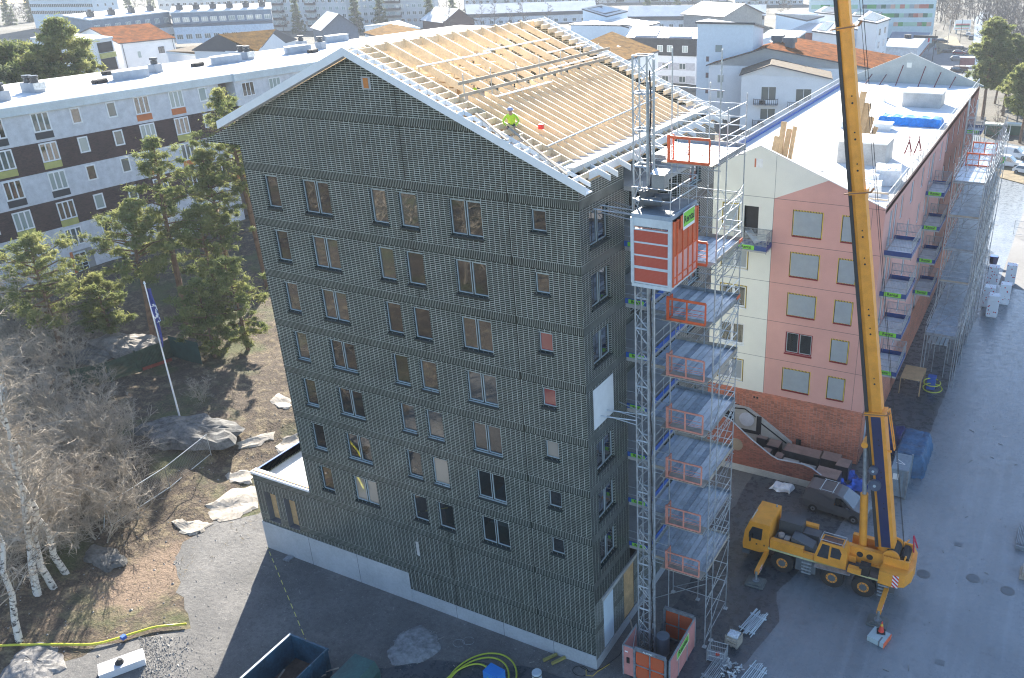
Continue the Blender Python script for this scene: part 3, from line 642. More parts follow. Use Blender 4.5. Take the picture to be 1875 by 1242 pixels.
for zt in (15.3, 25.9):
    m = MB()
    for x, y in ((MX,MY),(MX,MY+MS)): m.tube((x,y,zt),(.02,y-.9,zt+.35),.035); m.tube((x,y,zt-.25),(.02,y-.2,zt),.03)
    m.tube((MX+MS,MY+MS,zt),(.02,MY+1.2,zt+.1),.03); m.each('wall_tie', GALV, HM)
CX0, CX1, CY0, CY1, CZ0, CZ1 = 2.32, 4.08, .5, 3.42, 23.38, 26.42
HC = thing('hoist_car', 'red and grey caged hoist car stopped at the sixth landing of the mast', 'hoist car', ((CX0+CX1)/2, CY0, CZ0))
m = MB(); m.box(CX0-.05,CX1+.05,CY0-.05,CY1+.05,CZ0-.16,CZ0); m.build('car_floor', METALR, HC); m = MB(); m.box(CX0-.03,CX1+.03,CY0-.03,CY1+.03,CZ1-.06,CZ1+.12); m.build('car_roof', mat('car roof grey', (.30,.36,.42), .5, .12), HC)
m = MB(); m.box(CX0+.05,CX1-.05,CY0+.05,CY1-.05,CZ1+.121,CZ1+.14); m.build('roof_plate', mat('dark roof plate', (.13,.16,.18), .6, .2), HC)
m = MB()
for x, y in ((CX0,CY0),(CX1,CY0),(CX1,CY1),(CX0,CY1)): m.box(x-.075,x+.075,y-.075,y+.075,CZ0,CZ1-.06)
m.box(CX0,CX1,CY0-.03,CY0-.0,CZ1-.42,CZ1-.06)
for z in (CZ0+.02, CZ0+.70, CZ0+1.28, CZ0+1.86, CZ0+2.44): m.box(CX0+.075,CX1-.075,CY0-.045,CY0+.0,z,z+.07 if z != CZ0+.70 else z+.12)
m.each('car_frame', METALR, HC)
m = MB(); m.box(CX0+.075,CX1-.075,CY0-.02,CY0-.012,CZ0+.08,CZ1-.55); m.build('front_mesh', NETR, HC); m = MB(); m.box(CX0+.075,CX1-.075,CY0+.06,CY0+.07,CZ0+.05,CZ1-.5); m.build('front_panel', SALMON, HC)
m = MB(); xx = CX1+.08
ys = [CY0+.12, CY0+.52, CY0+1.15, CY0+1.75, CY0+2.3, CY1-.1]
for y in ys: m.box(xx,xx+.06,y-.045,y+.045,CZ0+.0,CZ1-.1)
for z in (CZ0+.02, CZ0+.35, CZ0+1.35, CZ1-.2): m.box(xx,xx+.05,ys[0],ys[-1],z,z+.05)
m.build('door_frame', ORANGE, HC)
m = MB(); m.box(xx+.01,xx+.02,ys[0],ys[-1],CZ0+.02,CZ0+1.35); m.build('door_panel', mat('pink door panel',(.70,.36,.32),.55,.1), HC)
m = MB(); m.box(xx+.01,xx+.02,ys[0],ys[-1],CZ0+1.4,CZ1-.15); m.build('door_mesh', PERFO, HC); m = MB(); m.box(CX1-.2,CX1-.15,CY0+.1,CY1-.1,CZ0,CZ1-.1); m.build('inner_lining', mat('dark interior',(.12,.06,.05),.8), HC)
m = MB(); m.box(xx+.07,xx+.09,CY0+.75,CY0+2.55,CZ1-.62,CZ1-.02); sb = m.build('sign_board', ORANGE, HC)
m = MB(); m.box(xx+.091,xx+.10,CY0+1.0,CY0+2.3,CZ1-.72,CZ1+.08); sw = m.build('sign', WHITEL, HC); m = MB(); m.box(xx+.101,xx+.106,CY0+1.04,CY0+2.26,CZ1-.58,CZ1+.04); m.build('sign_face', SIGNG, sw)
text('Rental', .46, SIGNT, sw, (xx+.110, CY0+1.65, CZ1-.29), (0,1,0), (0,0,1))
m = MB(); zt = CZ1+.2
for h in (.55, 1.05):
    for p, q in (((CX0,CY0),(CX1,CY0)),((CX1,CY0),(CX1,CY1)),((CX1,CY1),(CX0+.4,CY1))): m.tube((*p,zt+h),(*q,zt+h),.022)
for x, y in ((CX0,CY0),(CX1,CY0),(CX1,CY0+1),(CX1,CY0+2),(CX1,CY1),(CX0+.4,CY1),(CX0,CY0+1)): m.tube((x,y,zt),(x,y,zt+1.05),.022)
m.build('roof_rail', GALV, HC)
m = MB(); m.box(CX0+.35,CX0+.95,CY0+1.2,CY0+1.6,zt+.75,zt+1.35); m.build('control_box', mat('control box grey',(.30,.30,.285),.5), HC); m = MB(); m.add([(CX0+.3,CY0+1.1,zt+1.36),(CX0+1.0,CY0+1.1,zt+1.36),(CX0+1.0,CY0+1.7,zt+1.5),(CX0+.3,CY0+1.7,zt+1.5)],[(0,1,2,3)]); m.build('box_lid', METALR, HC)
m = MB(); m.tube((CX0+.2,CY0+.75,zt+.25),(CX0+.95,CY0+.95,zt+.25),.2,10); m.tube((CX0+.3,CY0+1.6,zt+.22),(CX0+1.0,CY0+1.9,zt+.22),.17,10); m.box(CX0+.0,CX0+.3,CY0+.7,CY0+2.0,zt,zt+.7); m.build('drive_motor', mat('motor grey', (.10,.105,.11), .6), HC)
ENX0, ENX1, ENY0, ENY1, ENH = 1.5, 4.28, .35, 3.95, 2.1
EN = thing('hoist_enclosure', 'orange and grey gated fence enclosing the foot of the hoist', 'enclosure', (2.9, 2.1, 0))
def gate(y, x0, x1, face):
    m = MB(); 
    for x in (x0, x1): m.box(x-.06,x+.06,y-.06,y+.06,0,ENH)
    m.box(x0,x1,y-.07,y+.07,ENH-.05,ENH+.14); m.box(x0,x1,y-.05,y+.05,0,.08); m.box(x0,x1,y-.05,y+.05,1.0,1.08); m.box((x0+x1)/2-.04,(x0+x1)/2+.04,y-.05,y+.05,0,ENH); g1 = m.build('gate_frame', GALVD, EN)
    m = MB()
    for a, b in ((x0+.1,(x0+x1)/2-.06),((x0+x1)/2+.06,x1-.1)):
        for c, d in ((.12,.95),(1.12,ENH-.1)):
            for q in ((a,b,c,c+.06),(a,b,d-.06,d),(a,a+.06,c,d),(b-.06,b,c,d)): m.box(q[0],q[1],y-.045,y-.02,q[2],q[3])
    m.build('gate_rim', ORANGE, g1)
    m = MB(); m.box(x0+.1,x1-.1,y-.03,y-.024,.12,ENH-.1); m.build('gate_mesh', PERFO, g1); m = MB(); m.box(x0+.08,x1-.08,y+.02,y+.03,.1,ENH-.08); m.build('gate_lining', mat('rust red sheet',(.30,.10,.05),.8), g1); return g1
g1 = gate(ENY0, 2.2, 4.05, -1); text('ALIMAK', .16, WHITEL, g1, (3.0, ENY0-.075, ENH+.05), (1,0,0), (0,0,1)); gate(ENY1, 2.4, 4.2, 1)
m = MB(); m.box(ENX1-.02,ENX1+.02,ENY0,ENY1,.05,ENH); m.box(ENX0,2.14,ENY0-.02,ENY0+.02,.05,ENH); m.box(ENX0-.02,ENX0+.02,ENY0,ENY0+1.7,.05,ENH); m.each('fence_panel', mat('pink fence panel',(.60,.25,.22),.6,.1), EN)
m = MB()
for x, y in ((ENX0,ENY0),(ENX1,ENY0),(ENX1,ENY1),(ENX0,ENY0+1.7),(ENX0,ENY1)): m.box(x-.04,x+.04,y-.04,y+.04,0,ENH+.05)
for y in (ENY0+1.2, ENY0+2.4): m.box(ENX1+.021,ENX1+.05,y-.03,y+.03,0,ENH)
m.box(ENX1-.04,ENX1+.04,ENY0,ENY1,ENH,ENH+.05); m.box(ENX0,2.14,ENY0-.04,ENY0+.04,ENH,ENH+.05); m.box(ENX0-.04,ENX0+.04,ENY0,ENY0+1.7,ENH,ENH+.05); m.tube((ENX0+.02,ENY0+1.7,ENH),(2.1,ENY0,ENH+.02),.02); m.each('fence_post', GALV, EN)
m = MB(); m.box(ENX1+.052,ENX1+.06,1.2,2.9,1.35,1.95); s_ = m.build('sign', WHITEL, EN); m = MB(); m.box(ENX1+.061,ENX1+.066,1.24,2.86,1.42,1.93); m.build('sign_face', SIGNG, s_); text('Rental', .5, SIGNT, s_, (ENX1+.07,2.05,1.68), (0,1,0), (0,0,1))
m = MB(); m.box(1.62,1.8,ENY0-.035,ENY0-.021,1.7,1.78); m.build('label_plate', WHITEL, EN); m = MB(); m.box(1.72,1.9,ENY0-.05,ENY0-.021,.95,1.35); m.build('switch_box', BLACK, EN)
tag(MB().cyl(2.85,2.7,.02,1.3,.38,20).build('cable_drum', mat('grey cable drum', (.22,.25,.28), .6)), 'grey round cable drum standing inside the hoist enclosure', 'cable drum')

# ---------------- mobile crane ----------------
CR = thing('mobile_crane', 'yellow three axle mobile crane standing on outriggers with its boom raised', 'crane', (4.15, 12.45, 0), math.radians(-1.0))
def cb(name, m, mt, par=None): return m.build(name, mt, par or CR, world=False)
m = MB(); m.box(1.6,9.6,.62,2.05,.75,1.35); m.box(2.1,2.2,.3,2.4,.6,.9); m.box(3.6,4.9,.02,2.65,.35,1.35); m.box(8.6,9.7,.25,2.4,.5,1.4); cb('chassis', m, GREY)
m = MB(); m.box(1.75,9.5,.0,2.67,1.351,1.42); cb('deck_plate', m, mat('chequer plate',(.22,.23,.24),.5,.2,2,30,metal=.3))
m = MB(); m.box(1.75,9.5,-.015,-.001,1.30,1.43); cb('edge_stripe', m, mat('pale yellow stripe',(.62,.58,.30),.5))
m = MB() # carrier cab, sloping windscreen
P = [(0.05,.75),(0,1.15),(.12,2.2),(.42,3.0),(1.75,3.0),(1.78,1.0),(1.2,.75)]
for i in range(len(P)):
    (x0,z0),(x1,z1) = P[i], P[(i+1)%len(P)]; m.poly([(x0,.1,z0),(x0,2.55,z0),(x1,2.55,z1),(x1,.1,z1)])
m.poly([(x,.1,z) for x,z in P][::-1]); m.poly([(x,2.55,z) for x,z in P]); cabm = cb('cab', m, YELLOW)
m = MB(); m.poly([(.40,.09,1.72),(1.25,.09,1.72),(1.30,.09,2.62),(.62,.09,2.62),(.40,.09,2.1)]); m.poly([(.40,2.56,1.72),(1.25,2.56,1.72),(1.3,2.56,2.6),(.6,2.56,2.6)]); m.poly([(.03,.25,1.55),(.11,.25,2.15),(.34,.25,2.85),(.34,2.4,2.85),(.11,2.4,2.15),(.03,2.4,1.55)]); m.each('cab_window', GLASSD, cabm, world=False)
m = MB(); m.box(-.08,.0,.25,2.4,.45,.85); m.box(.0,.5,.05,2.6,.42,.7); cb('bumper', m, GREY, cabm)
m = MB(); m.tube((.5,.3,3.12),(.5,1.3,3.12),.035); m.tube((.5,.3,3.0),(.5,.3,3.12),.02); m.tube((.5,1.3,3.0),(.5,1.3,3.12),.02); m.tube((1.5,2.3,3.0),(1.5,2.3,3.16),.06,8); m.each('roof_rail', GALV, cabm, world=False)
m = MB(); m.box(.52,.6,-.16,.0,1.6,1.95); cb('mirror', m, BLACK, cabm)
m = MB(); m.box(.9,1.0,.07,.09,1.3,1.4); m.box(1.42,1.5,.065,.09,1.35,1.45); cb('door_handle', m, BLACK, cabm)
m = MB(); m.box(1.85,4.0,.02,.35,1.42,2.05); m.box(4.0,4.7,.02,.3,1.42,1.75); m.box(1.85,4.3,2.3,2.62,1.42,2.3); m.each('fender_panel', YELLOW, CR, world=False)
m = MB(); m.box(2.0,3.5,1.35,2.3,1.42,2.75); m.box(2.1,2.9,.45,1.2,1.42,1.95); cb('air_cleaner_box', m, mat('charcoal box', (.07,.075,.08), .6))
m = MB(); m.add([(3.1,.45,2.35),(4.5,.45,1.95),(4.5,1.3,1.95),(3.1,1.3,2.35),(3.1,.45,1.42),(4.6,.45,1.42),(4.6,1.3,1.42),(3.1,1.3,1.42)],[(0,1,2,3)[::-1],(0,4,5,1),(1,5,6,2),(2,6,7,3),(3,7,4,0)]); m.box(3.55,4.6,1.5,2.25,1.42,2.15); cb('engine_cover', m, mat('dark engine cover', (.09,.1,.11), .5))
m = MB(); m.cyl(2.35,.8,1.95,2.15,.2,14); m.box(2.6,2.95,.5,.9,1.95,2.05); cb('cap', m, mat('pale rusty metal', (.42,.36,.32), .6))
HUB = YELLOW
for x in (2.75, 5.95, 7.9):
    for y, s in ((.17,-1),(2.5,1)):
        m = MB(); m.tube((0,-.25,0),(0,.25,0),.68,28); m.tube((0,-.2,0),(0,.2,0),.74,28); m.tube((0,-.262,0),(0,.262,0),.36,24,1); m.tube((0,-.275,0),(0,.275,0),.24,20,2)
        for i in range(10): t = 2*PI*i/10; m.tube((.3*math.cos(t),s*.25,.3*math.sin(t)),(.3*math.cos(t),s*.29,.3*math.sin(t)),.03,6,2)
        o = m.build('wheel', [BLACK, HUB, GREY], CR, world=False); o.location = (x, y, .74)
m = MB()
for x0 in (4.0, 8.75):
    for i in range(4): m.box(x0,x0+.62,-.06,.02,.45+.25*i,.56+.25*i)
m.each('step', GALV, CR, world=False)
def orig(x, y0, y1, pad=True, cat='o'):
    m = MB(); s = -1 if y1 < y0 else 1
    m.bar((x,y0,1.0),(x,y1,.80),.26,.30); b = cb('outrigger_beam', m, YELLOW); m = MB(); m.bar((x,y1-s*.75,.83+.0),(x,y1-s*.25,.81),.275,.31); cb('warning_stripe', m, HAZ, b)
    m = MB(); m.tube((x,y1,.9),(x,y1,.28),.08,10); m.cyl(x,y1,.22,.28,.22,14); cb('outrigger_foot', m, GALVD, b)
orig(1.62,.3,-1.75); orig(9.25,.3,-1.9); orig(1.62,2.3,4.3); orig(9.25,2.3,4.3)
for (x, y, l) in ((5.74,10.66,'stacked square outrigger mat under the front left foot of the crane'),(13.37,10.40,'square outrigger mat under the rear left foot of the crane, behind the traffic cone'),(5.85,16.72,'outrigger mat under the front right foot of the crane beside the van'),(13.47,16.6,'outrigger mat under the rear right foot of the crane')):
    m = MB(); m.prism([(x+a*c, y+b*c) for a, b in ((-.55,-.5),(.55,-.5),(.6,-.42),(.6,.42),(.5,.5),(-.5,.5),(-.6,.42),(-.6,-.42)) for c in (1,)],0,.11); m.box(x-.4,x+.4,y-.36,y+.36,.111,.215); tag(m.build('outrigger_mat', mat('grey composite mat', (.16,.17,.16), .8, .2)), l, 'outrigger mat')
# superstructure
m = MB(); m.cyl(7.3,1.35,1.42,1.72,.95,24); cb('slewing_ring', m, GREY)
m = MB(); m.box(6.6,9.6,.75,1.05,1.72,2.75); m.box(6.6,9.6,1.95,2.25,1.72,2.75); m.box(6.4,9.6,.7,2.3,1.70,1.85); m.box(6.3,7.2,.5,.9,1.75,2.2); cb('turntable', m, YELLOW)
m = MB()
for x in (7.35, 7.95): m.tube((x,.735,2.3),(x,.751,2.3),.2,14)
cb('turntable_hole', m, BLACK)
m = MB(); P = [(4.75,1.5),(4.75,1.9),(5.05,3.1),(6.6,3.1),(6.75,2.7),(6.75,1.5)]; y0, y1 = -.12, .72
for i in range(len(P)):
    (xa,za),(xb,zb) = P[i], P[(i+1)%len(P)]; m.poly([(xa,y0,za),(xa,y1,za),(xb,y1,zb),(xb,y0,zb)])
m.poly([(x,y0,z) for x,z in P][::-1]); m.poly([(x,y1,z) for x,z in P]); oc = cb('operator_cab', m, YELLOW)
m = MB(); m.poly([(4.93,y0-.01,1.95),(5.62,y0-.01,1.95),(5.66,y0-.01,2.98),(5.2,y0-.01,2.98)]); m.poly([(5.75,y0-.01,2.15),(6.35,y0-.01,2.15),(6.42,y0-.01,2.6),(6.25,y0-.01,2.92),(5.78,y0-.01,2.92)]); m.poly([(4.76,y0+.06,1.9),(5.03,y0+.06,3.02),(5.03,y1-.06,3.02),(4.76,y1-.06,1.9)]); m.poly([(5.15,y0+.08,3.11),(6.35,y0+.08,3.11),(6.35,y1-.08,3.11),(5.15,y1-.08,3.11)]); m.each('cab_window', GLASSD, oc, world=False)
m = MB()
for p, q in (((5.05,-.1),(6.5,-.1)),((6.5,-.1),(6.5,.7)),((6.5,.7),(5.05,.7)),((5.05,.7),(5.05,-.1))): m.tube((*p,3.28),(*q,3.28),.02)
for p in ((5.05,-.1),(6.5,-.1),(6.5,.7),(5.05,.7)): m.tube((*p,3.1),(*p,3.28),.02)
cb('roof_guard', m, GALV, oc)
m = MB(); m.bar((4.9,-.42,1.45),(7.1,-.32,1.50),.4,.05); cb('walkway', m, GALVD)
m = MB(); m.box(6.9,7.7,-.35,-.0,1.6,1.95); cb('front_box', m, YELLOW); m = MB(); m.box(7.55,8.15,-.15,.35,1.5,2.2); cb('tank', m, BLACK)
# counterweight: curved rear
P = [(8.75,-.35),(9.6,-.38),(10.25,-.1),(10.55,.6),(10.6,1.5),(10.5,2.4),(10.2,3.0),(9.6,3.2),(8.8,3.15),(8.8,2.4),(9.4,2.3),(9.4,.5),(8.75,.5)]
m = MB(); m.prism(P, 1.45, 2.35); cw = cb('counterweight', m, YELLOW); m = MB(); m.bar((9.75,-.40,1.5),(9.75,-.40,2.36),.36,.03,(0,1,0)); cb('warning_panel', m, HAZ, cw)
m = MB(); m.tube((9.2,.75,2.75),(9.2,2.0,2.75),.42,20); m.tube((9.9,1.0,2.55),(9.9,2.2,2.55),.3,18); m.each('winch_drum', BLACK, CR, world=False); m = MB()
for y in (.62,.70,2.05,2.13): m.tube((9.2,y,2.75),(9.2,y+.04,2.75),.52,20)
m.box(8.8,10.3,.45,.55,2.35,2.9); m.box(8.8,10.3,2.3,2.4,2.35,2.9); m.box(10.1,10.3,.55,2.3,2.35,2.6); m.tube((9.9,.6,2.35),(10.05,.6,3.2),.06); m.tube((9.5,2.2,2.5),(9.9,2.6,3.0),.05); cb('winch_frame', m, YELLOW)
m = MB(); m.tube((10.3,2.0,2.6),(10.15,2.15,3.7),.05); m.tube((10.15,2.15,3.7),(10.45,2.4,2.7),.05); cb('red_hook_bracket', m, mat('magenta paint',(.5,.03,.08),.5))
for ch in CR.children:
    if not ch.name.startswith(('wheel','outrigger','step')): ch.location.z += .17
# boom in telescoping sections, leaning over the cab
bp = np.array((8.80, 1.45, 3.0)); bt = np.array((2.80, 1.55, 36.9)); bd = norm(bt-bp); Lb = np.linalg.norm(bt-bp)
side = norm(np.cross(bd, (0,1,0))); BY = np.array((0,1.,0))
def bsec(t0, t1, wd, dp, mi_, nm, under=None):
    m = MB(); a, b = bp+bd*t0, bp+bd*t1
    pr = [(-wd/2,-dp/2),(wd/2,-dp/2),(wd/2,dp*.2),(wd*.3,dp/2),(-wd*.3,dp/2),(-wd/2,dp*.2)]
    vs = [a+BY*p[0]+side*p[1] for p in pr]+[b+BY*p[0]+side*p[1] for p in pr]
    m.add(vs, [(i,(i+1)%6,6+(i+1)%6,6+i) for i in range(6)]+[tuple(range(5,-1,-1)), tuple(range(6,12))]); o = cb(nm, m, mi_)
    return o
def tz(z): return (z-bp[2])/bd[2]
b1 = bsec(-.6, tz(12.2), .84, 1.04, YELLOW, 'boom_section'); bsec(tz(12.0), tz(24.9), .62, .78, YELLOW, 'boom_section'); bsec(tz(24.7), tz(33.0), .52, .66, YELLOW, 'boom_section'); bsec(tz(32.8), Lb, .46, .58, YELLOW, 'boom_section')
def face(t0, t1, a0, a1, yoff, nm, mt, par):   # strip painted on the side face of the boom
    m = MB(); p, q = bp+bd*t0, bp+bd*t1
    m.add([p+BY*yoff+side*a0, p+BY*yoff+side*a1, q+BY*yoff+side*a1, q+BY*yoff+side*a0], [(0,1,2,3)]); m.add([p+BY*(yoff-.002)+side*a0, p+BY*(yoff-.002)+side*a1, q+BY*(yoff-.002)+side*a1, q+BY*(yoff-.002)+side*a0], [(3,2,1,0)]); return cb(nm, m, mt, par)
face(.3, tz(12.0), -.32, .24, -.4245, 'side_panel', NAVY, b1)
m = MB(); p, q = bp+bd*.2, bp+bd*(Lb)
m.add([p+side*.64+BY*.2, q+side*.42+BY*.14, q+side*.42-BY*.22, p+side*.64-BY*.34, p+side*.44+BY*.2, q+side*.25+BY*.14, q+side*.25-BY*.22, p+side*.44-BY*.34], [(0,1,2,3),(7,6,5,4),(0,4,5,1),(1,5,6,2),(2,6,7,3),(3,7,4,0)]); cb('boom_spine', m, mat('dark boom underside', (.03,.032,.035), .6))
for z, wd, dp in ((12.15,.94,1.18),(24.85,.70,.90),(33.0,.60,.76)):
    m = MB(); c = bp+bd*tz(z)
    m.add([c+BY*a+side*b+bd*k for k in (-.09,.09) for a, b in ((-wd/2,-dp/2),(wd/2,-dp/2),(wd/2,dp/2),(-wd/2,dp/2))], [(3,2,1,0),(4,5,6,7),(0,1,5,4),(1,2,6,5),(2,3,7,6),(3,0,4,7)]); cb('boom_collar', m, YELLOW)
    m = MB(); m.tube(c-BY*wd*.5+side*-.7, c-BY*wd*.5+side*.7, .04); m.tube(c-BY*wd*.5+side*-.7, c-BY*wd*.5+side*-.88+bd*.2, .06); cb('collar_arm', m, mat('rusty arm',(.35,.16,.07),.7))
m = MB()
for z in (6,8.1,10.2,14,17,18.1,21,22.5,26,27.6,29.4):
    c = bp+bd*tz(z); w_ = .43 if z < 12 else .315 if z < 24.9 else .265
    m.tube(c-BY*w_-side*.1, c-BY*(w_+.02)-side*.1, .055, 8); m.tube(c-BY*w_-side*.1+bd*.35, c-BY*(w_+.02)-side*.1+bd*.35, .04, 8)
cb('boom_pin_hole', m, BLACK)
m = MB(); a = bp+bd*tz(12.3)-side*.75-BY*.2; 
for dd in (-.0, .35): m.bar(a+BY*dd+side*0, a+BY*dd-bd*2.5-side*.15, .06, .06)
m.bar(a, a+BY*.35, .06,.06); m.bar(a-bd*2.5-side*.15, a-bd*2.5-side*.15+BY*.35, .06,.06); m.bar(a-bd*2.6, a-bd*2.6+side*.5, .1,.1); cb('side_bracket', m, YELLOW)
m = MB(); c = bp+bd*tz(7.6)+side*.3-BY*.43
m.tube(c, c-BY*.2, .36, 20); c2 = bp+bd*tz(8.6)+side*.3-BY*.43; m.tube(c2, c2-BY*.25, .27, 18); cb('sheave', m, mat('sheave grey',(.10,.12,.17),.4)); m = MB(); m.tube(c-BY*.2,c-BY*.24,.09,10); m.tube(c2-BY*.25,c2-BY*.29,.08,10); cb('sheave_hub', m, METALR)
cyl0 = np.array((11.55-4.15,1.35,2.2)); cyl1 = bp+bd*tz(10.1)+side*.75
mid = cyl0+(cyl1-cyl0)*.55; m = MB(); m.tube(cyl0, mid, .24, 16); cb('lift_cylinder', m, YELLOW); m = MB(); m.tube(mid, cyl1, .13, 12); cb('lift_rod', m, GALV); m = MB(); m.tube(cyl1-BY*.4, cyl1+BY*.4, .2, 12); cb('lift_pin', m, YELLOW)
m = MB(); m.tube(bp+np.array((.9,.2,.6)), bt+side*-.9, .018, 5); m.tube(np.array((9.9,1.2,2.9)), bt+side*-.75, .014, 5); cb('hoist_rope', m, BLACK)
# ---------------- van ----------------
def car(name, label, loc, rz_, body, L=4.4, wd=1.8, h=1.5, van=False, rack=False, group=None, cat='car'):
    t = thing(name, label, cat, loc, rz_, group); B = body
    if van: pr = [(-L/2,.35),(-L/2-.02,.95),(-L/2+.08,h-.14),(-L/2+.3,h),(.05,h),(.45,h-.10),(1.32,1.14),(L/2-.25,.98),(L/2-.02,.78),(L/2,.3)]; belt = 1.10
    else: pr = [(-L/2,.4),(-L/2,.8),(-L/2+.3,.98),(-L/2+.75,h-.08),(-L/2+1.1,h),(.35,h-.03),(1.15,.98),(L/2-.2,.82),(L/2,.62),(L/2,.3)]; belt = .95
    m = MB(); n = len(pr); ins = lambda z: .0 if z <= belt else (z-belt)*.28
    A = [(x, -wd/2+ins(z), z) for x, z in pr]; Bq = [(x, wd/2-ins(z), z) for x, z in pr]
    m.add(A+Bq, [(i, n+i, n+(i+1)%n, (i+1)%n) for i in range(n)]+[tuple(range(n))]+[tuple(range(2*n-1, n-1, -1))])
    m.build('body', B, t, world=False)
    def onface(x0, x1, x2, x3, z0, z1, s): 
        y = lambda z: s*(wd/2-ins(z)+.012); q = [(x0,y(z0),z0),(x1,y(z0),z0),(x2,y(z1),z1),(x3,y(z1),z1)]; return q if s < 0 else q[::-1]
    for s in (-1, 1):
        m = MB()
        if van: m.poly(onface(-.05,1.12,.42,.0,belt+.02,h-.20,s))
        else: m.poly(onface(-L/2+.55,1.0,.42,-L/2+.9,belt+.03,h-.1,s))
        m.build('side_window', GLASSD, t, world=False)
        m = MB(); m.box(.85,1.0,wd/2-.02,wd/2+.14,1.02,1.16) if s > 0 else m.box(.85,1.0,-(wd/2+.14),-(wd/2-.02),1.02,1.16); m.build('mirror', B, t, world=False)
    a, b = (pr[5], pr[6]); m = MB(); nx = .03
    y0, y1 = wd/2-ins(a[1])-.08, wd/2-ins(b[1])-.06
    m.poly([(b[0]+nx,-y1,b[1]+.02),(b[0]+nx,y1,b[1]+.02),(a[0]+nx,y0,a[1]),(a[0]+nx,-y0,a[1])]); m.build('windscreen', GLASSD, t, world=False)
    if not van: a, b = pr[3], pr[2]; m = MB(); m.poly([(b[0]-.02,.6,b[1]+.02),(b[0]-.02,-.6,b[1]+.02),(a[0]-.02,-.55,a[1]),(a[0]-.02,.55,a[1])]); m.build('rear_window', GLASSD, t, world=False)
    for x in (-L/2+.75, L/2-.85):
        for s in (-1, 1):
            m = MB(); m.wheel((0,0,0),(0,1,0),.33,.2,18,0,1); o = m.build('wheel', [BLACK, GALVD], t, world=False); o.location = (x, s*(wd/2-.08), .33)
    m = MB()
    for s in (-1, 1): m.box(L/2-.06,L/2+.02,s*.62-.15,s*.62+.15,.62,.76)
    m.each('headlight', METALR, t, world=False)
    if rack:
        m = MB()
        for x in (-1.15, -.25): m.tube((x,-.7,h+.1),(x,.7,h+.1),.03)
        for y in (-.68,.68): m.tube((-1.25,y,h+.1),(-.15,y,h+.1),.02)
        for x in (-1.15,-.25):
            for y in (-.68,.68): m.tube((x,y,h-.02),(x,y,h+.1),.02)
        m.build('roof_rack', METALR, t, world=False)
    return t
car('parked_van', 'dark silver delivery van with a roof rack parked behind the crane', (8.55,20.35,0), math.radians(-4), mat('silver grey paint', (.15,.15,.155), .32, .06, metal=.3), 4.5, 1.85, 1.85, True, True, cat='van')
# ---------------- site clutter ----------------
def one(m, name, mt, label, cat, group=None, kind=None, smooth=False): return tag(m.build(name, mt, None, smooth), label, cat, group, kind)
cn = thing('traffic_cone', 'red traffic cone with a yellow band on a white weighted box', 'traffic cone', (13.75,9.35,.34), .2)
m = MB(); m.prism([(-.24,-.24),(.24,-.24),(.24,.24),(-.24,.24)],0,.05); m.build('cone_base', BLACK, cn, world=False); m = MB(); m.tube((0,0,.05),(0,0,.45),.17,16,0,.08); m.tube((0,0,.6),(0,0,.75),.055,16,0,.03); m.build('cone_body', mat('cone red',(.75,.06,.04),.5), cn, world=False)
m = MB(); m.tube((0,0,.45),(0,0,.6),.08,16,0,.055); m.build('cone_band', mat('cone yellow',(.8,.5,.05),.5), cn, world=False)
bx = thing('weighted_box', 'white box with an orange edge carrying the traffic cone', 'box', (13.72,9.1,0), -.25)
m = MB(); m.box(-.5,.5,-.55,.45,0,.34); m.build('box_body', mat('pale grey plastic',(.42,.50,.50),.6), bx, world=False); m = MB(); m.box(.502,.54,-.55,.45,0,.345); m.build('orange_edge', mat('fluorescent orange',(.9,.16,.06),.5), bx, world=False); m = MB(); m.box(.18,.27,-.552,-.1,.0,.343); m.build('dark_strip', GREY, bx, world=False)
ct = thing('steel_container', 'small corrugated grey steel container with a white arrow painted on its roof', 'container', (11.95,25.0,0), .03)
m = MB(); m.box(-.57,.57,-1.15,1.15,.1,2.35)
for i in range(7): m.box(.57,.60,-1.0+i*.3,-.85+i*.3,.2,2.25); m.box(-.60,-.57,-1.0+i*.3,-.85+i*.3,.2,2.25); m.box(-.54,.54,-1.05+.32*i,-.95+.32*i,2.35,2.37)
m.build('container_body', mat('weathered container grey',(.24,.30,.35),.5,.15), ct, world=False); m = MB()
for x in (-.6,.6):
    for y in (-1.17,1.17): m.box(x-.06,x+.06,y-.06,y+.06,0,2.42)
m.build('corner_post', GALVD, ct, world=False); m = MB(); m.bar((-.35,.2,2.378),(.25,-.32,2.378),.05,.01); m.bar((-.38,-.3,2.378),(.25,-.34,2.378),.05,.01); m.build('painted_mark', WHITEL, ct, world=False); m = MB(); m.box(-.4,.0,-1.175,-1.165,1.5,2.0); m.build('notice', WHITEL, ct, world=False)
m = MB()
for x in (-.1,.15,.4): m.tube((x,-1.18,.2),(x,-1.18,2.25),.02)
m.build('door_bar', GALVD, ct, world=False)
rr = random.Random(11)
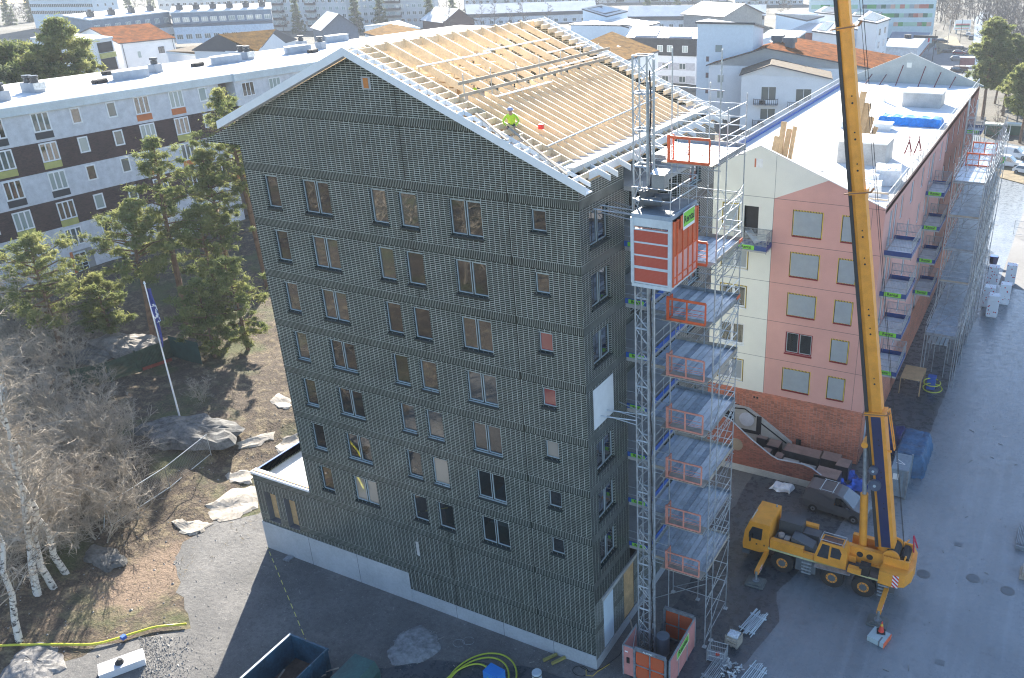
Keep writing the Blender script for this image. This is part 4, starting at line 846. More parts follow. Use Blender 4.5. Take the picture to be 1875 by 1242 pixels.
def drape(x0, x1, y0, y1, h, n, mt, name, label, cat, spread=.6, seed=1, rot=0, z=0.0):
    """cloth thrown over a box: flat crumpled top, folded skirts reaching the ground"""
    r2 = random.Random(seed); nx, ny = n, max(6, int(n*(y1-y0)/(x1-x0))); cx, cy = (x0+x1)/2, (y0+y1)/2; V = []; hx, hy = (x1-x0)/2, (y1-y0)/2
    for j in range(ny+1):
        for i in range(nx+1):
            u, v = -1+2*i/nx, -1+2*j/ny; px, py = u*(hx+spread), v*(hy+spread)
            d = max(abs(px)-hx, abs(py)-hy, 0); zz = h*(1-sstep(0, spread*.75, d))+.03*math.sin(5*px+seed)+.03*math.sin(6*py+2*seed)+r2.uniform(-.03,.03)
            if d > 0: k = 1-.35*sstep(0, spread, d); px = math.copysign(min(abs(px), hx+(abs(px)-hx)*k*.8), px) if abs(px) > hx else px; py = math.copysign(min(abs(py), hy+(abs(py)-hy)*k*.8), py) if abs(py) > hy else py; t_ = .09*math.sin(9*(u*hx)+3*seed)*sstep(0,.3,d)+.09*math.sin(8*(v*hy))*sstep(0,.3,d); px += t_; py += t_
            c_, s_ = math.cos(rot), math.sin(rot); V.append((cx+px*c_-py*s_, cy+px*s_+py*c_, max(.01, zz)+z))
    F = [(j*(nx+1)+i, j*(nx+1)+i+1, (j+1)*(nx+1)+i+1, (j+1)*(nx+1)+i) for j in range(ny) for i in range(nx)]
    m = MB(); m.add(V, F); return one(m, name, mt, label, cat)
TARPD = mat('faded blue tarpaulin', (.045,.13,.25), .55, .3, 1.0, 5, bump=.03)
drape(11.3,13.0,27.3,31.2,1.75,22,TARPD,'tarpaulin_cover','faded blue tarpaulin draped over a stack behind the grey container','tarpaulin',.8,3,.0)
drape(9.7,10.9,30.0,33.4,.5,16,mat('crumpled navy cloth',(.03,.04,.16),.7,.3),'crumpled_sheet','crumpled dark navy sheet on the ground under the pink balconies','sheet',.5,5)
drape(3.6,4.9,21.1,21.8,.35,12,PLASTIC,'wrapped_bundle','white plastic wrapped bundle on the asphalt by the low brick wall','bundle',.3,6)
# poles in bundles on the asphalt
def bundle(x, y, ang, n, L, label, mt=GALV, name='pole_bundle', spread=.9):
    r2 = random.Random(int(x*10)); m = MB(); d = np.array((math.cos(ang), math.sin(ang), 0)); s = np.array((-d[1], d[0], 0))
    for i in range(n):
        o = np.array((x, y, .06+.06*(i%3)))+s*(i/n-.5)*spread+d*r2.uniform(-.15,.15); a = r2.uniform(-.05,.05); dd = np.array((math.cos(ang+a), math.sin(ang+a), 0)); m.tube(o-dd*L/2, o+dd*L/2, .03)
    for k in (-.35, .35): m.bar(np.array((x,y,.03))+d*L*k-s*spread*.6, np.array((x,y,.03))+d*L*k+s*spread*.6, .09,.05)
    return one(m, name, mt, label, 'poles')
p = at(1378,1142); bundle(p[0], p[1], 1.38, 16, 2.0, 'bundle of bright metal props beyond the mesh crate', METALR)
p = at(1330,1225); bundle(p[0]-.5, p[1]-.3, 1.45, 14, 2.0, 'loose bundle of galvanised scaffold tubes in front of the mesh crate')
p = at(1378,1232); bundle(p[0]+.1, p[1]-.3, 1.4, 12, 1.8, 'bundle of pale tubes at the bottom edge, right of the couplers', METALR)
p = at(1338,1232); m = MB(); r2 = random.Random(5)
for i in range(60): q = (p[0]+r2.uniform(-.4,.5), p[1]+r2.uniform(-.5,.5), r2.uniform(.05,.3)); m.tube(q, (q[0]+r2.uniform(-.2,.2), q[1]+r2.uniform(-.2,.2), q[2]+.05), .04, 6)
one(m, 'coupler_heap', GALV, 'heap of scaffold couplers on the ground at the bottom edge', 'couplers')
p = at(1313,1205)
mc = thing('mesh_crate', 'open grey metal mesh crate with a red item in it', 'crate', (p[0],p[1],0), .1); m = MB(); m.box(-.5,.5,-.4,.4,.1,.14); m.build('crate_floor', GALVD, mc, world=False)
m = MB()
for a, b in (((-.5,-.4),(.5,-.4)),((.5,-.4),(.5,.4)),((.5,.4),(-.5,.4)),((-.5,.4),(-.5,-.4))):
    for z in (.1,.45,.8): m.tube((*a,z),(*b,z),.018)
    m.tube((*a,0),(*a,.85),.025)
    for i in range(1, 10): q = (a[0]+(b[0]-a[0])*i/10, a[1]+(b[1]-a[1])*i/10); m.tube((*q,.1),(*q,.8),.006,4)
m.build('crate_frame', GALV, mc, world=False)
one(MB().box(p[0]-.1,p[0]+.12,p[1],p[1]+.15,.15,.3), 'red_tool_box', mat('red plastic',(.6,.06,.03),.5), 'small red box lying in the grey mesh crate', 'box')
p = at(1343,1178)
wc = thing('wooden_crate', 'wooden crate holding a white bag beside the metal props', 'crate', (p[0],p[1],0), -.15); m = MB()
m.box(-.4,.4,-.35,.35,.08,.12)
for y in (-.35,.33):
    for z in (.14,.34,.54): m.box(-.4,.4,y,y+.025,z,z+.15)
for x in (-.4,.375):
    for z in (.14,.34,.54): m.box(x,x+.025,-.32,.32,z,z+.15)
for x in (-.35,0,.35): m.box(x-.05,x+.05,-.35,.35,0,.08)
m.build('crate_boards', OLDWOOD, wc, world=False)
drape(p[0]-.33,p[0]+.33,p[1]-.28,p[1]+.28,.45,12,PLASTIC,'white_bag','white plastic bag bulging out of the wooden crate','bag',.05,8,0,.3)
# wrapped pallets and foil behind the low curved wall
DKW = mat('dark wrapped pallet', (.035,.036,.045), .35, .3, 1, 6, bump=.02); DKT = mat('brown pallet top', (.26,.19,.165), .4, .15)
def pallet(x, y, z, w_, l_, h_, label, rot=.0, top=None, mt=None, grp=None):
    t = thing('wrapped_pallet', label, 'pallet', (x,y,z), rot, grp); m = MB(); n = 8; r2 = random.Random(int(x*7+y*3))
    m.prism([(-w_/2,-l_/2),(w_/2,-l_/2),(w_/2,l_/2),(-w_/2,l_/2)],.0,h_); m.build('wrapping', mt or DKW, t, world=False); m = MB(); m.prism([(-w_/2+.02,-l_/2+.02),(w_/2-.02,-l_/2+.02),(w_/2-.02,l_/2-.02),(-w_/2+.02,l_/2-.02)],h_+.003,h_+.035); m.build('top_sheet', top or DKT, t, world=False); return t
PP = [(1399,798,'small dark crate leaning high on the stair ramp, farthest left behind the brick wall',.7,.9,.7),(1418,812,'dark wrapped pallet second from the left behind the brick wall',.8,.9,.8),(1404,825,'low dark crate against the inner face of the sloping brick wall',.6,.6,.6),(1455,822,'brown topped wrapped pallet left of the pair standing in the middle',1.2,1.0,.9),(1488,830,'brown topped wrapped pallet in the middle of the back row',1.2,1.0,.9),(1521,836,'wrapped pallet right of the middle in the back row',1.2,1.0,.9),(1545,848,'tall wrapped pallet nearest the pink building corner',.8,1.0,1.0),(1427,834,'small brown box between the back row and the sloping wall coping',.5,.7,.6),(1447,845,'long low pallet with a pale ribbed top just inside the wall',1.0,.6,.45),(1478,855,'second low pallet with a pale ribbed top just inside the wall',1.0,.6,.45),(1516,866,'large wrapped pallet at the open end of the low wall, next to the blue foil',1.4,1.1,1.1)]
for px, py, l, w_, l_, h_ in PP: q = at(px, py, h_*1.15); pallet(q[0], q[1], 0, w_*1.25, l_*1.2, h_*1.15, l+'', -.03, None if 'ribbed' not in l else mat('pale ribbed sheet', (.34,.33,.31), .6))
FOIL = mat('blue foil', (.06,.14,.50), .16, .35, 2, 5, metal=.6, bump=.05)
for i, (px, py, s, l) in enumerate(((1537,880,.55,'bright blue foil bundle left of the rest beside the parked van'),(1556,866,.65,'pale blue foil bundle catching light at the end of the low wall'),(1570,884,.8,'blue foil bundle in front of the grey container'),(1553,893,.5,'small blue foil bundle closest to the parked van bonnet'))):
    q = at(px, py, .4); m = MB(); m.tube((q[0]-s*.5,q[1],.3),(q[0]+s*.5,q[1]+.2,.35),s*.55,5,0,s*.45); m.add([(q[0]-s,q[1]-s*.7,0),(q[0]+s,q[1]-s*.6,0),(q[0]+s*.9,q[1]+s*.7,0),(q[0]-s*.8,q[1]+s*.7,0),(q[0],q[1],s*1.1)],[(0,1,4),(1,2,4),(2,3,4),(3,0,4)]); one(m, 'foil_bundle', FOIL, l, 'foil bundle')
# low curved red brick wall with coping and round opening
lw = thing('low_brick_wall', 'low red brick wall with a swooping white coping and round opening', 'wall', (3.5,22.3,0))
wy = 22.4; prof = [(-5.0,6.0)]+[(lambda g: (g[0], g[2]))(atY(px, py, 22.4)) for px, py in ((1338,770),(1376,806),(1412,835),(1424,842),(1470,851),(1486,858),(1528,890))]
m = MB()
for (xa,za),(xb,zb_) in zip(prof, prof[1:]): m.add([(xa,wy,.55),(xb,wy,.55),(xb,wy,zb_),(xa,wy,za),(xa,wy+.08,.55),(xb,wy+.08,.55),(xb,wy+.08,zb_),(xa,wy+.08,za)],[(0,1,2,3),(7,6,5,4),(1,5,6,2),(4,0,3,7),(3,2,6,7)])
m.build('wall_face', DKREDBRICK, lw)
m = MB()
for (xa,za),(xb,zb_) in zip(prof, prof[1:]): m.add([(xa,wy-.02,za),(xb,wy-.02,zb_),(xb,wy-.02,zb_+.05),(xa,wy-.02,za+.05),(xa,wy+.10,za),(xb,wy+.10,zb_),(xb,wy+.10,zb_+.05),(xa,wy+.10,za+.05)],[(0,1,2,3),(7,6,5,4),(3,2,6,7),(0,4,5,1),(3,7,4,0),(1,5,6,2)])
m.build('coping', mat('coping grey', (.42,.45,.47), .6, .1), lw); m = MB(); m.box(-5,7.4,wy-.03,wy+.27,0,.55); m.build('footing', CONC, lw)
q = atY(1348,814,wy-.03); m = MB(); m.tube((q[0],wy-.02,q[2]),(q[0],wy+.0,q[2]),.52,24); m.build('round_opening', mat('timber seen through opening',(.26,.20,.15),.8), lw)
# plastic wrapped white block stacks with red dots on the right of the street
DOT = NT('white wrap with red dots'); Pq = DOT.pos(); vor = DOT.node('ShaderNodeTexVoronoi'); vor.inputs['Scale'].default_value = 3.2; DOT.link(Pq[0], vor.inputs['Vector'])
DOT.color(DOT.mix(DOT.math('LESS_THAN', vor.outputs['Distance'], .24), (.74,.76,.80), (.42,.03,.06))); DOT.set('Roughness', .5)
for px, py, h_, l in ((1816,520,2.1,'white block stack with red dots, rear left of the five'),(1848,520,2.3,'white block stack with red dots, rear right of the five'),(1808,560,2.2,'white block stack with red dots, front left beside the scaffold'),(1837,555,2.2,'white block stack with red dots, middle of the five'),(1815,578,2.3,'white block stack with red dots, nearest the camera')):
    q = at(px, py); m = MB(); t = .12
    for i in range(4): m.box(q[0]-.55,q[0]+.55,q[1]-.55,q[1]+.55,.12+i*h_/4,.11+(i+1)*h_/4)
    m.box(q[0]-.5,q[0]+.5,q[1]-.5,q[1]+.5,0,.12); one(m, 'block_stack', DOT.m, l, 'block stack', 'white block stacks on the road')
q = at(1818,485); t = thing('wheelie_bin', 'navy blue wheeled bin standing behind the white block stacks', 'bin', (q[0],q[1],0)); m = MB(); m.tube((0,0,.1),(0,0,1.1),.42,4,0,.55); m.build('bin_body', NAVY, t, world=False); m = MB(); m.box(-.42,.42,-.42,.42,1.1,1.17); m.build('bin_lid', BLUE, t, world=False)
# manhole covers and the square drain
for i, (px, py, sq, l) in enumerate(((1691,1051,0,'rusty round manhole cover nearest the crane counterweight'),(1782,1059,0,'round manhole cover in the middle of the road right of the crane'),(1845,1082,0,'faint round manhole cover closest to the right edge of the picture'),(1755,997,1,'small dark drain cover above the middle manhole cover'),(1721,1213,1,'small square drain cover at the bottom right of the road'),(1825,412,1,'pale square drain cover on the sunlit road beyond the stacks'))):
    q = at(px, py); m = MB()
    if sq: m.box(q[0]-.25,q[0]+.25,q[1]-.2,q[1]+.2,-.012,.004)
    else: m.cyl(q[0],q[1],-.012,.003,.42,26,1); m.cyl(q[0],q[1],.0,.008,.30,26,0)
    tag(m.build('manhole_cover', [mat('iron cover',(.16,.175,.185),.85,.2), mat('stained ring',(.16,.165,.165),.9,.2)]), l, 'manhole cover')
# left foreground: skips, hose, cabinet
def skip(x0, x1, y0, y1, h, label, name, closed, rot, mt):
    cx, cy = (x0+x1)/2, (y0+y1)/2; t = thing(name, label, 'skip', (cx,cy,0), rot); a, b = (x1-x0)/2, (y1-y0)/2; th = .06
    m = MB()
    if closed: m.add([(-a,-b,.2),(a,-b,.2),(a,b,.2),(-a,b,.2),(-a,-b,h*.72),(a,-b,h*.72),(a,b,h*.72),(-a,b,h*.72),(-a*.55,-b,h),(a*.75,-b,h),(a*.75,b,h),(-a*.55,b,h)],[(3,2,1,0),(0,1,5,4),(1,2,6,5),(2,3,7,6),(3,0,4,7),(4,5,9,8),(5,6,10,9),(6,7,11,10),(7,4,8,11),(8,9,10,11)])
    else:
        m.box(-a,a,-b,b,.15,.22); m.box(-a,a,-b,-b+th,.22,h); m.box(-a,a,b-th,b,.22,h); m.box(-a,-a+th,-b+th,b-th,.22,h); m.box(a-th,a,-b+th,b-th,.22,h)
        for i in range(6): y = -b+.3+i*(2*b-.6)/5; m.box(a,a+.07,y-.05,y+.05,.2,h); m.box(-a-.07,-a,y-.05,y+.05,.2,h)
        m.box(-a-.05,a+.05,b,b+.05,h-.12,h)
    m.build('skip_body', mt, t, world=False)
    if not closed: m = MB(); m.box(-a-.05,-a+th,-b,b,h+.002,h+.05); m.build('bright_rim', METALR, t, world=False); m = MB(); m.box(-a+th,a-th,-b+th,b-th,.222,.30); m.build('skip_floor', mat('rusty floor',(.14,.09,.065),.9,.3), t, world=False)
    return t
SKG = mat('dark green skip',(.03,.10,.095),.5,.25,1,8); SKB = mat('blue green skip',(.03,.09,.14),.5,.3,1,8)
skip(-15.75,-13.05,-12.6,-6.85,2.0,'open skip with scraps of timber in it at the bottom edge','open_skip',False,.02,SKB)
sg = skip(-12.0,-9.9,-10.4,-6.35,1.9,'closed dark green skip with a white notice beside the open skip','closed_skip',True,.02,SKG)
n_ = MB(); n_.add([(1.055,1.25,1.35),(1.055,1.45,1.15),(1.055,1.25,.95),(1.055,1.05,1.15)],[(0,3,2,1)]); n_.build('notice', WHITEL, sg, world=False)
m = MB()
for i in range(9): a = rr.uniform(-.5,.9); q = (-14.4+rr.uniform(-.8,.8), -8.8+rr.uniform(-1.4,1.2), .38+.05*i); m.bar(q, (q[0]+math.cos(1.2+a)*1.4, q[1]+math.sin(1.2+a)*1.4, q[2]+.1), .10, .03)
one(m, 'scrap_timber', OLDWOOD, 'scrap boards lying inside the open skip', 'scrap timber', kind='stuff')
HOSE = mat('yellow green hose', (.50,.55,.05), .4, .1)
def loop(cx, cy, rx, ry, a0, a1, z, n=40): return [(cx+rx*math.cos(a0+(a1-a0)*i/n), cy+ry*math.sin(a0+(a1-a0)*i/n), z) for i in range(n+1)]
m = MB(); pts = loop(-5.35,-3.55,1.75,2.0,-.6,PI+.9,.06)+loop(-5.45,-3.6,1.5,1.75,PI+.9+.3,2*PI+PI-.1,.09)[::1]; m.path(loop(-5.3,-3.7,1.85,2.25,-.9,PI+.7,.06), .05, 8); m.path(loop(-5.4,-3.95,1.6,2.1,-.7,PI+.5,.08), .05, 8); m.path(loop(-5.9,-4.6,1.25,2.0,.6,PI+.3,.10), .05, 8)
one(m, 'hose_coil', HOSE, 'yellow green hose lying in wide loops round the blue cabinet', 'hose', smooth=True)
t = thing('site_cabinet', 'bright blue distribution cabinet inside the yellow hose loops', 'cabinet', (-4.5,-3.45,0), -.12); m = MB(); m.box(-.5,.5,-.35,.35,.15,1.1); m.build('cabinet_body', mat('bright blue paint',(.03,.22,.62),.4,.08), t, world=False); m = MB(); m.box(-.2,.2,-.358,-.352,.55,.8); s_ = m.build('hire_sign', SIGNG, t, world=False)
text('Rental', .13, SIGNT, s_, (0,-.363,.68), (1,0,0), (0,0,1))
m = MB(); 
for x in (-.45,.45): m.box(x-.03,x+.03,-.3,.3,0,.15)
m.build('cabinet_foot', GREY, t, world=False)
q = at(983,1235,.6); t = thing('gas_bottle', 'squat white metal container with a handle near the hose', 'container', (q[0],q[1],0)); m = MB(); m.cyl(0,0,0,.75,.28,16); m.cyl(0,0,.75,.8,.25,16); m.build('bottle_body', METALR, t, world=False); m = MB(); m.cyl(0,0,.62,.68,.29,16); m.build('dark_ring', BLACK, t, world=False)
q = at(995,1212); 
for i, dx in enumerate((0, .55)): one(MB().bar((q[0]+dx,q[1],.1),(q[0]+dx+.45,q[1]+.75,.1),.14,.14), 'timber_offcut', mat('olive timber', (.30,.26,.08), .8), ('left' if i == 0 else 'right')+' one of the two short olive timbers by the white container', 'timber')
# power leads at the tower corner
m = MB(); m.path(loop(-.75,-.55,.45,.35,.3,5.8,.03), .02, 5); m.path([(-.9,-.3,.04),(-.2,-.4,.05),(.3,.2,.05),(.7,1.4,.05),(.6,3.0,.05),(.9,4.5,.04)], .022, 5); one(m, 'power_lead', BLACK, 'black power leads curled at the foot of the tower corner', 'cable'); one(MB().path([(-.5,-.35,.05),(-.3,-.7,.05),(.05,-.6,.05),(.15,-.2,.06),(.5,.6,.05)], .022, 5), 'orange_lead', mat('yellow lead', (.55,.40,.05), .5), 'yellow power lead tangled with the black ones at the tower corner', 'cable')
m = MB(); m.path(loop(-8.2,-1.75,.35,.3,0,6.1,.02), .012, 4); m.path(loop(-7.8,-1.35,.35,.3,1,6.6,.02), .012, 4); one(m, 'wire_coil', GALVD, 'thin wire loops lying on the dark ground near the plinth', 'wire')
# striped barrier tape from the annex corner to the skip
m = MB(); a, b = np.array(at(490,1003,.9)), np.array(at(560,1172,1.9)); m.bar(a, b, .03, .05); one(m, 'barrier_tape', stripes('yellow black tape', (.7,.65,.1), (.04,.04,.04), .5, .6, 'y', .5), 'yellow and black barrier tape stretched from the annex corner to the open skip', 'tape')
q = at(528,1024); one(MB().box(q[0]-.25,q[0]+.25,q[1]-.25,q[1]+.25,0,.08), 'drain_frame', GALVD, 'small square metal drain frame at the foot of the grey plinth', 'drain')
m = MB(); m.bar((1.15,2.7,.02),(.6,3.0,1.5),.08,.03); one(m, 'leaning_board', OLDWOOD, 'narrow board leaning on the tower by the white door', 'board')

rd = np.random.default_rng(77); m = MB()
for i in range(420):
    x, y = (rd.uniform(-22,6), rd.uniform(-8,-.6)) if i % 2 else (rd.uniform(5,20), rd.uniform(3,40)); s_ = rd.uniform(.015,.05); a = rd.uniform(0,3.1)
    if i % 9 == 0: L_ = rd.uniform(.15,.5); m.bar((x,y,.01),(x+L_*math.cos(a),y+L_*math.sin(a),.012), .04, .02)
    else: m.add([(x-s_,y,-.01),(x,y-s_*.7,-.01),(x+s_,y+s_*.3,-.01),(x,y+s_,-.01),(x,y,s_*.7)], [(0,1,4),(1,2,4),(2,3,4),(3,0,4)])
one(m, 'site_debris', mat('grit and splinters', (.26,.25,.23), .9, .3, 1, 8), 'small stones and splinters scattered over the asphalt', 'debris', kind='stuff')
# ---------------- pink and cream building ----------------
PBX0, PBX1, PBY0, PBY1 = -7.4, 8.45, 27.0, 85.6
PB = thing('pink_building', 'long half finished building with cream and pink gable, pale flat roof slab', 'building', (0, 56, 0))
EZ, AXP, AZP = 20.32, -.53, 23.87
def prz(x): return AZP-(AZP-EZ)/(PBX1-AXP)*(x-AXP) if x > AXP else AZP-(AZP-20.5)/(AXP-PBX0)*(AXP-x)
Y0 = PBY0
rows = [(17.71,19.53),(14.61,16.39),(11.50,13.22),(8.38,10.13),(5.23,7.04)]
HP = []
for a, b in rows: HP += [(2.17,a,4.24,b),(5.66,a,6.90,b)]
for i, (a, b) in enumerate(rows):
    HP.append((-3.13,a,-1.95,b) if i == 0 else (-3.13,a,-1.10,b))
HP.append((-1.52,16.72,-.42,19.50)); 
FO = np.array((PBX0, Y0, 4.55))
mb = MB(); zt = 20.25
wall(mb, FO, E_, Zv, Nf, PBX1-PBX0, zt-4.55, [(a-PBX0,b-4.55,c-PBX0,d-4.55) for a,b,c,d in HP], .12, 0, None, us=[.68-PBX0])
# recolour: faces right of the split are pink
for i, f in enumerate(mb.f):
    c = sum(mb.v[j][0] for j in f)/len(f); mb.m[i] = 1 if c > .68 else 0
# gable top, split along the rising diagonal
mb.poly([(PBX0,Y0,zt),(.7,Y0,zt),(4.46,Y0,prz(4.46)),(AXP,Y0,AZP),(PBX0,Y0,prz(PBX0))], 0); mb.poly([(.7,Y0,zt),(PBX1,Y0,zt),(PBX1,Y0,EZ),(4.46,Y0,prz(4.46))], 1)
mb.poly([(PBX1,Y0+.25,20.2),(PBX0,Y0+.25,20.2),(PBX0,Y0+.25,prz(PBX0)),(AXP,Y0+.25,AZP),(PBX1,Y0+.25,EZ)], 2)
mb.build('gable_wall', [CREAM, PINK, CONCW], PB)
m = MB(); 
for xa, xb in ((PBX0, AXP), (AXP, PBX1)): m.add([(xa,Y0-.01,prz(xa)),(xb,Y0-.01,prz(xb)),(xb,Y0+.27,prz(xb)),(xa,Y0+.27,prz(xa)),(xa,Y0-.01,prz(xa)+.05),(xb,Y0-.01,prz(xb)+.05),(xb,Y0+.27,prz(xb)+.05),(xa,Y0+.27,prz(xa)+.05)],[(0,1,5,4),(3,7,6,2),(4,5,6,7)])
m.build('gable_cap', CONCW, PB)
m = MB(); m.box(-.9,-.30,Y0-.006,Y0-.002,22.36,22.98); m.build('gable_hatch', mat('bright opening', (.8,.8,.78), .8), PB); m = MB(); m.box(-.9,-.78,Y0-.012,Y0-.0065,22.36,22.98); m.build('gable_hatch_reveal', mat('terracotta', (.6,.2,.1), .7), PB)
m = MB()
for z in (20.25,16.98,13.9,10.8,7.65): m.box(PBX0,PBX1,Y0-.004,Y0-.001,z-.012,z+.012)
m.box(.668,.692,Y0-.0045,Y0-.0015,4.6,20.25); m.box(7.6,7.62,Y0-.0045,Y0-.0015,4.6,20.25); m.box(.69,.71,Y0-.0045,Y0-.0015,20.3,23.3); m.build('panel_joint', DKMETAL, PB)
WFRAME = mat('white window frame', (.72,.74,.75), .4, .05)
for i, (a, b) in enumerate(rows):
    h = b-a
    for x0, w_, n in ((2.17,2.07,2),(5.66,1.24,1)):
        open_ = (i == 3 and n == 2)
        wo = window(PB, (x0,Y0,a), E_, Nf, w_, h, REDF, EDGE if open_ else REDF, GLASSD if open_ else GLASSD, n, depth=.08, fw=.09, mull=.12, label='uncovered maroon window' if open_ else None)
        if not open_:
            m = MB(); k = 6; ww = w_-.06
            V = [(x0+.03+ww*ii/k, Y0-.02+.018*math.sin(ii*1.3+jj*.9+x0*3+a), a+.03+(h-.06)*jj/k) for jj in range(k+1) for ii in range(k+1)]
            F = [(jj*(k+1)+ii, jj*(k+1)+ii+1, (jj+1)*(k+1)+ii+1, (jj+1)*(k+1)+ii) for jj in range(k) for ii in range(k)]; m.add(V, F); m.build('plastic_sheet', FILM, wo, smooth=True)
            m = MB(); e = .09
            for q in ((x0-.07,x0+w_+.07,a-.07,a-.07+e),(x0-.07,x0+w_+.07,b-.02,b-.02+e),(x0-.07,x0-.07+e,a-.07+e,b-.02),(x0+w_-.02,x0+w_-.02+e,a-.07+e,b-.02)): m.box(q[0],q[1],Y0-.012,Y0-.006,q[2],q[3])
            m.build('hazard_tape', TAPE, wo)
    x0, w_ = -3.13, (1.18 if i == 0 else 2.03)
    wo = window(PB, (x0,Y0,a), E_, Nf, w_, h, WFRAME, WFRAME, GLASSD if i in (2, 3) else FILM, 1 if i == 0 else 2, depth=.08, fw=.09, mull=.14)
    if i != 3:
        m = MB(); e = .09
        for q in ((x0-.07,x0+w_+.07,a-.07,a-.07+e),(x0-.07,x0+w_+.07,b-.02,b-.02+e),(x0-.07,x0-.07+e,a-.07+e,b-.02),(x0+w_-.02,x0+w_-.02+e,a-.07+e,b-.02)): m.box(q[0],q[1],Y0-.012,Y0-.006,q[2],q[3])
        m.build('hazard_tape', TAPE, wo)
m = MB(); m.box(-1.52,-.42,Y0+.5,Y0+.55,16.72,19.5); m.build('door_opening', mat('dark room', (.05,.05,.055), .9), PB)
m = MB(); m.bar((-1.2,Y0+.2,17.6),(-.3,Y0-.3,16.9),.6,.05); m.build('tilted_board', METALR, PB)
# brick ground floor, front
HB = [(-7.2,.0,-1.2,3.1)]
mb = MB(); wall(mb, (PBX0,Y0-.04,0), E_, Zv, Nf, PBX1-PBX0, 4.55, [(.2,.02,6.2,3.1)], .3); 
mb.box(PBX0,PBX1,Y0-.039,Y0,4.55,4.552); mb.build('brick_base', REDBRICK, PB)
m = MB(); m.box(PBX0,-1.0,Y0+.1,Y0+.14,0,3.2); m.build('entrance_panel', BLACK, PB)
m = MB(); m.prism([(0,0),(1,0),(1,1),(0,1)],0,.01) if False else None
# stair landing of pale concrete sweeping down in front of the brick
CS = mat('pale stair concrete', (.46,.45,.41), .85, .1); zP = [(-4.4,3.1),(-.4,3.02),(.8,2.35),(3.3,.75),(3.4,.0)]
m = MB()
for (xa,za),(xb,zb_) in zip(zP, zP[1:]):
    m.add([(xa,Y0-.30,0),(xb,Y0-.30,0),(xb,Y0-.30,zb_),(xa,Y0-.30,za),(xa,Y0-.05,0),(xb,Y0-.05,0),(xb,Y0-.05,zb_),(xa,Y0-.05,za)],[(0,1,2,3),(3,2,6,7),(1,5,6,2),(4,0,3,7)])
m.build('stair_wall', CS, PB)
yd = Y0-.31; c_ = atY(1367,768,yd); m = MB(); m.tube((c_[0],yd-.03,c_[2]),(c_[0],yd,c_[2]),.62,28); m.build('round_window', mat('milky dome', (.62,.64,.68), .4), PB)
m = MB()
for (x0,y0,x1,y1) in ((1326,750,1344,780),(1386,762,1393,796)): p, q = atY(x0,y0,yd), atY(x1,y1,yd); m.box(p[0],q[0],yd-.02,yd,q[2],p[2])
for (x0,y0,x1,y1) in ((1344,784,1390,794),(1344,747,1364,749),(1364,749,1384,764),(1393,775,1440,812)): m.bar(np.array(atY(x0,y0,yd-.03)), np.array(atY(x1,y1,yd-.03)), .03, .10 if y0 != 784 else .28, (0,0,1))
m.each('black_render', BLACK, PB)
m = MB()
for x in (-2.05,-1.8,.25,.0): m.tube((x,Y0-.055,4.02),(x,Y0-.042,4.02),.09,12)
m.each('vent_hole', BLACK, PB); m = MB(); m.box(3.6,4.0,Y0-.1,Y0-.045,.2,1.1); m.build('door', BLACK, PB)
# east face: pink, then dark red brick
Ye = np.array((0,1.,0)); mb = MB(); wins_e = []
ycols = [(29.2,1.2,1),(31.0,1.0,1),(33.6,1.0,0),(38.0,1.3,0),(43.2,1.2,0),(46.8,.9,0),(48.6,1.6,1),(54.0,1.2,0),(58.0,1.2,0),(62.5,1.0,0),(67.0,1.2,0),(71.0,1.0,0),(76.0,1.2,0),(80.5,1.2,0)]
for i, (a, b) in enumerate(rows):
    for y, w_, door in ycols: wins_e.append((y, a-(.95 if door else 0), w_, (b-a)+(.95 if door else 0)))
wall(mb, (PBX1,Y0,4.55), Ye, Zv, Ne, PBY1-Y0, EZ-4.55, [(y-Y0,z-4.55,y-Y0+w_,z-4.55+h) for y,z,w_,h in wins_e], .14, us=[57.6-Y0])
for i, f in enumerate(mb.f):
    c = sum(mb.v[j][1] for j in f)/len(f); mb.m[i] = 1 if c > 57.6 else 0
mb.build('street_wall', [PINK, DKREDBRICK], PB)
mb = MB(); wall(mb, (PBX1+.03,Y0-.04,0), Ye, Zv, Ne, PBY1-Y0, 4.55, [(1.5,.6,3.2,3.4)], .3); mb.build('brick_base', REDBRICK, PB)
m = MB(); m.box(PBX1-.2,PBX1-.1,28.3,30.3,.6,3.4); m.build('shop_window', METALR, PB)
for y, z, w_, h in wins_e:
    if proj((PBX1,y,z))[0] > 0: m = MB(); m.poly([(PBX1-.12,y,z),(PBX1-.12,y+w_,z),(PBX1-.12,y+w_,z+h),(PBX1-.12,y,z+h)]); m.box(PBX1-.11,PBX1-.06,y,y+.07,z,z+h,1); m.box(PBX1-.11,PBX1-.06,y+w_-.07,y+w_,z,z+h,1); m.box(PBX1-.11,PBX1-.06,y+.07,y+w_-.07,z,z+.07,1); m.build('window', [FILM if int(y*3+z)%3 else GLASSD, WFRAME], PB)
m = MB(); m.poly([(PBX0,Y0,0),(PBX0,Y0,20.5),(PBX0,PBY1,20.5),(PBX0,PBY1,0)]); m.poly([(PBX0,PBY1,0),(PBX0,PBY1,20.3),(PBX1,PBY1,20.3),(PBX1,PBY1,0)]); m.build('rear_wall', CONC, PB)
RSL = mat('pale concrete roof slab', (.72,.72,.71), .8, .07, .35, 4)
m = MB(); m.box(PBX0,PBX1,Y0+.27,PBY1-.25,19.9,20.2); m.build('roof_slab', RSL, PB)
